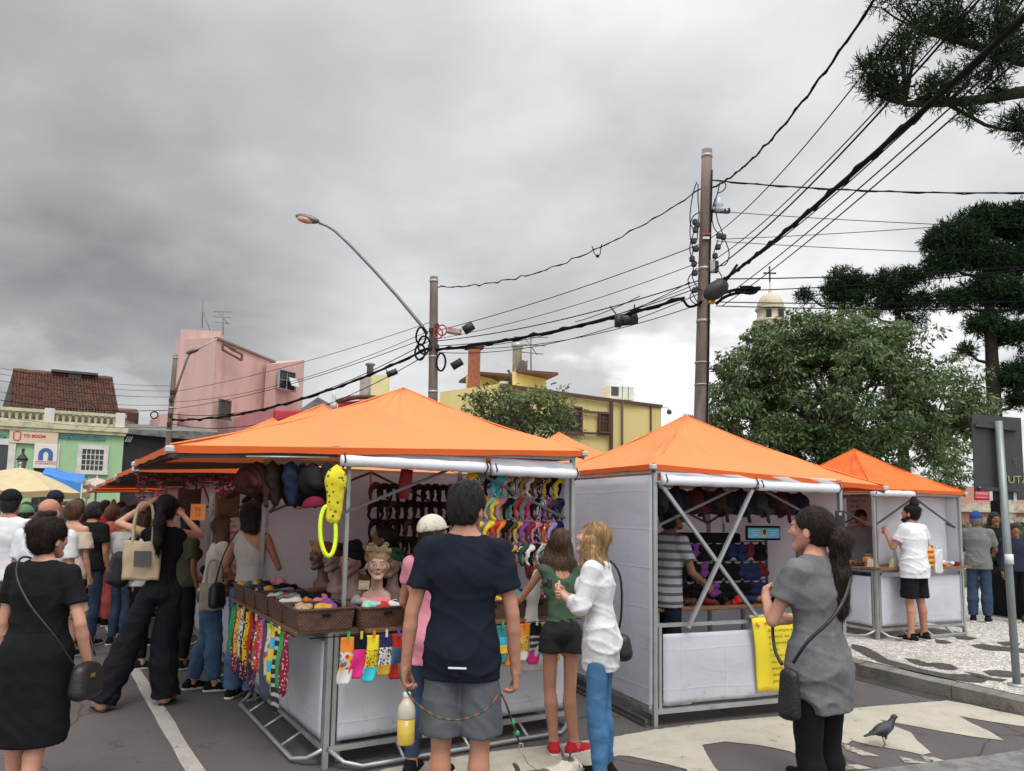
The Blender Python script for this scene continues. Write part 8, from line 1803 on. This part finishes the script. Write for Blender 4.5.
def tie_mesh(L, w, pt=True, sock=False):
    m = MB(); m.smooth = True
    def f(u, v):
        ww = w*(.62+.38*v) if not sock else w*(1.0 if v < .55 else 1.0+.15*math.sin((v-.55)*7))
        x = (u-.5)*ww; z = -L*v
        if pt: z -= (1-abs(2*u-1))*w*.45*(v > .95)
        if sock: 
            if v > .9: x *= math.cos((v-.9)*10*.95)*.9+.1
            x += -.025*max(0,v-.6)*2
        return (x, .006*math.sin(v*8+u*3)+.010*math.cos((u-.5)*2.6), z)
    m.slab(f, 6, 16, (0,.012 if sock else .006,0)); o = m.build('t', BLK); me = o.data; me.name = 'strip'; bpy.data.objects.remove(o); return me
TIE = [tie_mesh(.34,.075), tie_mesh(.38,.08), tie_mesh(.30,.07)]; SOCK = [tie_mesh(.30,.085,False,True), tie_mesh(.27,.09,False,True)]
def peg(p, rz, mat, label):
    e = empty('clothes_peg', p, rz, label, 'clothes peg', 'coloured clothes pegs holding socks and ties'); MB().box((-.004,-.004,.0),(.006,.012,.05)).build('peg_half', mat, e); MB().box((.004,-.004,.0),(.006,.012,.05)).build('peg_half', mat, e); MB().tube([(-.008,-.004,.005),(.008,-.004,.005)],.004,6).build('spring', METAL, e)
PEGC = [('blue',M('peg_blue', (.03,.15,.5), .4)),('green',M('peg_green', (.05,.4,.08), .4)),('yellow',M('peg_yellow', (.65,.5,.03), .4)),('orange',M('peg_orange', (.7,.2,.02), .4)),('white',M('peg_white', (.6,.6,.58), .4))]
names = list(PR)
for i in range(16):
    nm = (names*2)[i]; y = 1.66-.108*i
    lab_ = '%s printed tie hanging on the left counter, %s from the far end' % (nm.replace(' print','').replace('plain ',''), ORD[i])
    if 'slate' in nm or nm in ('plain red','green'): lab_ = lab_.replace('printed','plain')
    inst('hanging_tie', TIE[i%3], PR[nm], LT(-.285, y, .89), (0, rk.uniform(-.05,.05), A1-R(62)+rk.uniform(-.2,.2)), lab_, 'tie', 'ties clipped along the left counter', 1.12+.12*((i*5)%3))
    if i % 2 == 0: c_ = PEGC[(i//2)%5]; peg(LT(-.297, y, .895), A1-R(90), c_[1], '%s peg above the %s tie from the far end' % (c_[0], ORD[i]))
MB().tube([(-.28,-.16,.893),(-.28,1.9,.893)], .004, 5).build('line', CABLE, s1); MB().tube([(-.2,-.2,.883),(1.95,-.2,.883)], .004, 5).build('line', CABLE, s1)
def sock_obj(label, p, rz, mats3, me):
    """sock with cuff, middle and toe in three plain colours"""
    o = bpy.data.objects.new('sock', me.copy()); col.objects.link(o); o.location = p; o.rotation_euler = (0,rk.uniform(-.05,.05),rz); me2 = o.data; me2.materials.clear()
    for m_ in mats3: me2.materials.append(m_)
    for q in me2.polygons:
        z = -q.center.z; q.material_index = 0 if z < .09 else (1 if z < .2 else 2)
    return tag(o, label, 'sock', 'novelty socks clipped along the front counter')
SKS = [('orange, yellow and white',('orange','gold','white')),('black over magenta',('black','hot pink','hot pink')),('yellow, white and sky blue',('lemon yellow','white','turquoise')),('navy and yellow',('navy','turquoise','gold')),('blue denim and red',('red','denim blue','red')),('black and floral',('black','floral red','black')),('teal and white',('teal','white','teal')),('orange and green',('orange','green','orange'))]
SPM = ['multicolour','pink dotted','yellow and black','black and white','blue and yellow','red floral','yellow print','black striped']
for i in range(7):
    nm, cc = SKS[i%8]; x = .05+.088*i; o = sock_obj('%s novelty sock, %s from the corner on the front counter' % (nm, ORD[i]), LT(x, -.215, .875), A1+rk.uniform(-.08,.08), [SC[cc[0]], PR[SPM[i%8]] if i%3 != 1 else SC[cc[1]], SC[cc[2]]], SOCK[i%2]); c_ = PEGC[(i+1)%5]; peg(LT(x, -.222, .885), A1, c_[1], '%s peg holding the %s sock from the corner' % (c_[0], ORD[i]))
for i in range(8):
    nm, cc = SKS[(i+5)%8]; x = 1.12+.1*i; o = sock_obj('%s novelty sock, %s in the right hand run' % (nm, ORD[i]), LT(x, -.215, .875), A1+rk.uniform(-.08,.08), [SC[cc[0]], PR[SPM[(i+3)%8]], SC[cc[2]]], SOCK[i%2]); c_ = PEGC[i%5]; peg(LT(x, -.222, .885), A1, c_[1], '%s peg holding the %s sock of the right hand run' % (c_[0], ORD[i]))
# red cloth roll hanging at the front
m = MB(); p = at(407,472,5.6); m.tube([(0,0,.02),(-.01,0,-.08),(-.02,0,-.2)], [.045,.05,.036], 12); o = m.build('cloth_roll', fab('c_brick', (.25,.03,.03))); o.location = p; tag(o, 'dark red cloth roll hanging below the front roll of the nearest stall', 'cloth roll')
# ---- second stall of the left row: garland, tote bags, sign, counter goods
def L2(x, y, z): return loc(T1O, T1A, x, y+2.38, z)
FLP = [M('flower_pink', (.45,.07,.14), .6, .3, 30), M('flower_leaf', (.04,.13,.03), .6, .2, 30)]
rg = np.random.default_rng(8); pts = []
for i in range(120):
    t = i/119; q = L2(-.98+1.5*t, .0-.02, 1.99-.05*math.sin(t*17)**2); pts.append(q)
for dx_ in (.0,.12,.55,.62,1.1):
    for j in range(7 if dx_ > .1 else 10): pts.append(L2(-.98+1.5*dx_*.8, -.02, 1.97-.024*j))
C = np.array(pts); V, F_, mi = leafcloud(rg, C, np.full((len(C),3), .022), 13, .036, .8, .1, .5); o = np_mesh('flower_garland', V, F_, FLP, None, smooth=False, mi=(rg.uniform(0,1,len(F_)) < .28).astype(int)); tag(o, 'pink artificial flower garland with green leaves in the second stall', 'garland')
DBR = fab('tote_brown', (.085,.055,.04)); 
for i, (px, py, Y, mt, nm) in enumerate(((190,503,7.3,DBR,'dark brown'),(229,505,7.35,fab('tote_camel', (.17,.11,.07)),'camel brown'))):
    tote('%s tote bag hanging by long handles in the second stall' % nm, at(px, py-14, Y), A1, .62, mt, handles=.52, h=.42)
tote('pale tote bag with dark print hanging low in the second stall', at(213,583,6.95), A1+.2, .68, fab('tote_pale', (.36,.31,.25)), handles=.3, img=(0,-.14,.14,.16,M('dark_print',())))
e = empty('price_sign', at(198,512,7.0), R(10), 'small orange price sign hanging in the second stall', 'sign'); MB().box((0,0,0),(.13,.006,.15)).build('card', M('sign_orange', (.75,.28,.06), .6), e); text_mesh('R$\n20', .05, M('plaque_red',()), e, (0,-.005,0), (R(90),0,0), ext=.001)
o = MB().box((.9,1.0,.86),(1.95,.5,.03)).build('sales_table', WOOD, None); o.matrix_world = Matrix.Translation(L2(0,0,0)) @ Matrix.Rotation(A1,4,'Z'); tag(o, 'wooden table board inside the second stall', 'table')
rk2 = random.Random(9)
for i in range(12):
    nm = ['tan','white','leopard','brown','dark green','grey'][i%6]; inst('craft_pouch', LUMPS[i%6], SC[nm], L2(-.1+.05*(i%3), .1+.15*i, .92), (0,0,i), '%s craft pouch, %s from the near end of the second stall counter' % (nm, ORD[i]), 'pouch', 'craft pouches on the second stall', 1.8)
MB().box((-.02,1.0,.88),(.4,2.0,.02)).build('t', WOOD).name = 'counter_board'
o = bpy.data.objects['counter_board']; o.matrix_world = Matrix.Translation(L2(0,0,0)) @ Matrix.Rotation(A1,4,'Z'); tag(o, 'wooden board on the left counter of the second stall', 'board')
# ---- middle stall goods
def L3(x, y, z): return loc(T2O, T2A, x, y, z)
A2 = R(T2A)
for i in range(15):
    nm = ['black','charcoal','navy','black','dark red','black','dark brown','black','navy','black','charcoal','black','dark red','black','navy'][i]; mt = {'black': BLK, 'charcoal': SC['grey'] if False else fab('char2', (.03,.03,.033)), 'navy': fab('hat_nv', (.008,.011,.03)), 'dark red': fab('hat_dr', (.05,.008,.012)), 'dark brown': fab('hat_db', (.025,.014,.01))}[nm]
    inst('hat', CAPM if i%2 else HATM, mt, L3(.12+.118*i, .30, 1.93 if i%2 == 0 else 1.82), (R(70) if i%2 else 0, 0, A2+R(20)+rk.uniform(-.3,.3)), '%s hat, %s from the left hanging in the middle stall' % (nm, ORD[i]), 'hat', 'dark hats hanging in the middle stall', 1.15)
o = MB().tube([(0.02,.3,1.99),(1.98,.3,1.99)], .01, 6).build('hanging_rail', STEEL, s2)
tb = empty('sales_table', L3(1.12,.9,0), A2, 'brown wooden sales table inside the middle stall', 'table'); MB().box((0,0,.84),(1.6,.7,.035), bev=.006).build('table_top', WOOD, tb)
for sx in (-1,1):
    for sy in (-1,1): MB().bar((sx*.72,sy*.3,0),(sx*.72,sy*.3,.83),.035).build('leg', STEEL, tb)
rkk = empty('display_rack', L3(1.32,.85,.86), A2, 'black wire rack crowded with small dark bags in the middle stall', 'display rack')
MB().bar((-.6,0,0),(-.6,0,.62),.02).build('upright', DSTEEL, rkk); MB().bar((.54,0,0),(.54,0,.62),.02).build('upright', DSTEEL, rkk)
MB().box((-.2,-.02,.62),(.75,.12,.10), bev=.02).build('header', BLK, rkk)
for r in range(3): MB().bar((-.6,0,.58-.19*r),(.54,0,.58-.19*r),.012).build('rod', DSTEEL, rkk)
f = Fld(.008,.015); f.cone((-.045,0,-.10),(.045,0,-.10),.03,.03); f.cone((-.04,0,-.04),(.04,0,-.04),.025,.025); f.cone((0,0,0),(0,0,-.05),.008,.02); V, F_ = f.mesh(wave(.002,60,50,40)); o = np_mesh('t', V, F_, BLK); POUCH = o.data; POUCH.name = 'pouch'; bpy.data.objects.remove(o)
pc = ['black','navy','black','black','maroon','black','purple','black','navy','black']; 
for r in range(3):
    for i in range(10):
        nm = pc[(i*3+r*7)%10]; inst('small_bag', POUCH, SC[nm], L3(1.32-.56+.112*i, .83, 1.44-.19*r), (0,0,A2+rk.uniform(-.5,.5)), '%s small bag, %s from the left on the %s rod of the dark rack' % (nm, ORD[i], ['top','middle','bottom'][r]), 'small bag', 'small bags on the dark rack', 1.2+.25*((i+r)%2))
for i in range(9):
    nm = ['tan','black','brown','maroon','black','red','navy','orange','black'][i]; inst('folded_goods', LUMPS[i%6], SC[nm], L3(.45+.17*i, .64, .862), (0,0,i*1.3), '%s folded item, %s from the left on the middle stall table' % (nm, ORD[i]), 'folded item', 'folded goods on the middle stall table', 1.15)
bs = empty('sign_board', at(763,533,7.35), A2, 'light blue shop board with rounded corners and a small portrait oval', 'sign'); 
MB().box((0,0,0),(.42,.02,.14), bev=.009).build('board_frame', BLK, bs); MB().box((0,-.012,0),(.38,.01,.10), bev=.004).build('board_face', M('sky_board', (.12,.45,.62), .5), bs)
m = MB(); m.ball((.0,-.018,0),(.03,.004,.045),12,8); m.build('portrait_oval', M('oval_yellow', (.6,.45,.1), .5), bs); m = MB(); m.ball((.0,-.022,.008),(.02,.004,.028),12,8); m.build('portrait_hair', HR['dark'], bs); m = MB(); m.ball((.0,-.025,-.002),(.011,.004,.015),10,6); m.build('portrait_face', SK['brown'], bs)
for j in range(3): MB().box((-.105,-.018,.025-.022*j),(.1-.02*j,.003,.007)).build('line', WHT, bs); MB().box((.105,-.018,.025-.022*j),(.11-.03*j,.003,.007)).build('line', WHT, bs)
m = MB(); m.tube([L3(1.3,.8,1.4), L3(1.3,.8,1.62)], .013, 8); o = m.build('stick', M('stick_blue', (.12,.25,.6), .5)); m = MB(); m.tube([L3(1.3,.8,1.62), L3(1.3,.8,1.86)], .012, 8); o2 = m.build('stick_upper', WHT); e = empty('hanging_stick', L3(1.3,.8,1.4), 0, 'thin white and blue stick standing above the dark rack', 'stick')
for q in (o,o2): q.data.transform(Matrix.Translation(-L3(1.3,.8,1.4))); q.parent = e
# yellow notice
yn = empty('yellow_notice', L3(.92,-.065,.83), A2, 'yellow paper notice with dark text hung on the middle stall front', 'notice')
m = MB(); m.smooth = True; m.slab(lambda u,v: (u*.50+.055*v, -.008*math.sin(u*7+v*2)-.010*math.sin(v*5), -v*.62+.01*math.sin(u*8)), 14, 14, (0,.003,0)); m.build('paper', M('yellow_paper', (.70,.56,.02), .6, .05, 3), yn)
m = MB(); m.smooth = True; m.slab(lambda u,v: (u*.49, .01+.03*math.sin(v*3.1), .0+.03*math.sin(v*3.1)), 10, 4, (0,.003,0)); m.build('folded_top', M('yellow_paper_light', (.75,.66,.25), .6), yn)
INK = M('ink_brown', (.12,.09,.01), .7)
for j, ln_ in enumerate(['Busca sempre ser','autêntica, viva','a longevidade do','corpo.','Cuidado com a','não deixe que','passem por','ideia pela','genuína.']):
    text_mesh(ln_, .040, INK, yn, (.15+.0058*j, -.026, -.10-.053*j), (R(90),0,0), name='lettering', ext=.0008, align='LEFT')
for (x,z,rz_) in ((.045,-.05,.7),(.14,-.035,-.6)): MB().box((x,-.024,z),(.045,.003,.014), Matrix.Rotation(rz_,3,'Y')).build('red_mark', M('mark_red', (.6,.08,.06), .6), yn)
text_mesh('V', .05, M('mark_red',()), yn, (.27,-.026,-.56), (R(90),0,0), ext=.0008)
# ---- craft stall goods
def L4(x, y, z): return loc(T3O, T3A, x, y, z)
A3 = R(T3A); zt = .15+.90
MB().box((T3W/2,.14,.9),(T3W+.1,.5,.03)).build('counter_top', WOOD, s3); MB().box((.14,1.1,.9),(.45,1.8,.03)).build('counter_top', WOOD, s3)
def wedge(label, p, rz, s=1.0, mt=None):
    e = empty('craft_wedge', p, rz, label, 'craft piece', 'white triangular craft pieces'); m = MB(); m.add([(-.10*s,-.03,0),(.12*s,-.03,0),(-.06*s,-.03,.13*s),(-.10*s,.03,0),(.12*s,.03,0),(-.06*s,.03,.13*s)], [(0,1,2),(5,4,3),(0,3,4,1),(1,4,5,2),(2,5,3,0)]); m.build('wedge_body', mt or M('cream_wedge', (.58,.5,.36), .7), e); MB().box((0,.045,.03),(.2*s,.03,.06)).build('wooden_back', WOOD, e)
wedge('smallest white triangular craft piece, left on the craft table', L4(.1,.12,zt), A3, .9); wedge('middle white triangular craft piece on the craft table', L4(.34,-.03,zt), A3, 1.0); wedge('largest white triangular craft piece, nearest the bearded man', L4(.62,-.03,zt), A3, 1.2)
lathe_thing('cone_bottle', [('glass_body', [(.05,0),(.055,.02),(.03,.14),(.012,.25),(.01,.27)], M('pale_glass', (.45,.48,.5), .15)), ('cork', [(.011,.268),(.012,.29),(.001,.292)], WOOD)], L4(.47,.08,zt), 'pale cone shaped bottle on the craft table', 'bottle')
lathe_thing('amber_jar', [('jar_body', [(.06,0),(.07,.03),(.068,.11),(.045,.14)], M('amber', (.35,.15,.03), .3)), ('lid', [(.048,.14),(.048,.165),(.001,.166)], WOOD)], L4(.20,.28,zt), 'amber jar with wooden lid on the craft table', 'jar')
RAIN = M_stripes('rainbow', (.5,.05,.03), (.6,.4,.03), 14, 'z', .5); tote('rainbow striped bag hanging at the craft stall', L4(.98,-.05,zt+.26), A3, .62, RAIN, handles=.06, h=.4); tote('pale plastic bag hanging beside the bearded man', at(938,549,9.7), A3, .5, fab('plastic_pale', (.55,.56,.58), .4), handles=.08, h=.62, w=.3)
tote('round patterned bag on the craft table', L4(.80,-.05,zt+.2), A3, .5, M_spots('p_rnd', (.5,.1,.08), [(.7,.6,.5),(.1,.3,.1),(.7,.3,.05)], 18, .45), handles=.06, h=.42)
pl = empty('wooden_platter', L4(.12,.45,zt-.0), A3, 'dark wooden platter of small crafts on the craft table', 'platter'); MB().lathe([(.02,0),(.22,.01),(.26,.035),(.25,.038),(.2,.02),(.001,.018)], 20).build('dish', M('dark_wood', (.05,.025,.015), .5), pl)
for i in range(8): nm = ['brown','gold','teal','black','tan','orange','white','maroon'][i]; inst('small_craft', LUMPS[i%6], SC[nm], L4(.05+.04*(i%3), .3+.2*i, zt) if i < 5 else L4(1.2+.15*(i-5), -.02, zt), (0,0,i), '%s small craft item, %s from the left on the craft table' % (nm, ORD[i]), 'craft item', 'small crafts on the craft table', 1.3)
pb = empty('price_banner', L4(T3W-.06,1.25,1.32), A3-R(90), 'hanging price list banner with lines of dark text in the craft stall', 'banner'); m = MB(); m.smooth = True; m.slab(lambda u,v: (u*.86-.6, .008*math.sin(u*6+v*3), v*.80), 10, 10, (0,.004,0)); m.build('banner_cloth', M('banner_grey', (.42,.41,.40), .7, .05), pb)
for j, t_ in enumerate(['ARTESANATO','Chaveiros   10,00','Imãs   8,00','Porta joias   35,00','Colares e pulseiras','a partir de 15,00','Aceitamos cartão','e encomendas']): text_mesh(t_, .055 if j == 0 else .042, M('ink_grey', (.06,.06,.06), .7), pb, (-.52,-.014,.72-.085*j), (R(90),0,0), ext=.001, align='LEFT')
m = MB(); m.ball((.12,-.014,.66),(.07,.004,.06),14,8); m.build('banner_emblem', M('emblem_tan', (.4,.3,.18), .7), pb)
# dark table at the right edge
dt = empty('dark_table', at(1021,600,12.3), R(20), 'table under a black cloth at the right edge, covered with small goods', 'table'); dt.location.z = .15
m = MB(); m.smooth = True; m.box((.35,0,.76),(1.5,.7,.03)); m.slab(lambda u,v: (-.4+1.5*u, -.36-.015*math.sin(u*24)*v, .76-.74*v), 40, 6, (0,.005,0)); m.slab(lambda u,v: (-.405-.012*math.sin(u*16)*v, -.36+.7*u, .76-.74*v), 20, 6, (.005,0,0)); m.build('table_cloth', BLK, dt)
for i in range(10): nm = ['tan','brown','white','maroon','gold','grey','tan','orange','brown','white'][i]; p = dt.location+Matrix.Rotation(R(20),3,'Z') @ Vector((-.3+.14*i,-.2+.12*(i%3),.78)); inst('small_craft', LUMPS[i%6], SC[nm], p, (0,0,i), '%s small item, %s from the left on the dark table' % (nm, ORD[i]), 'craft item', 'small goods on the dark table', 1.4)
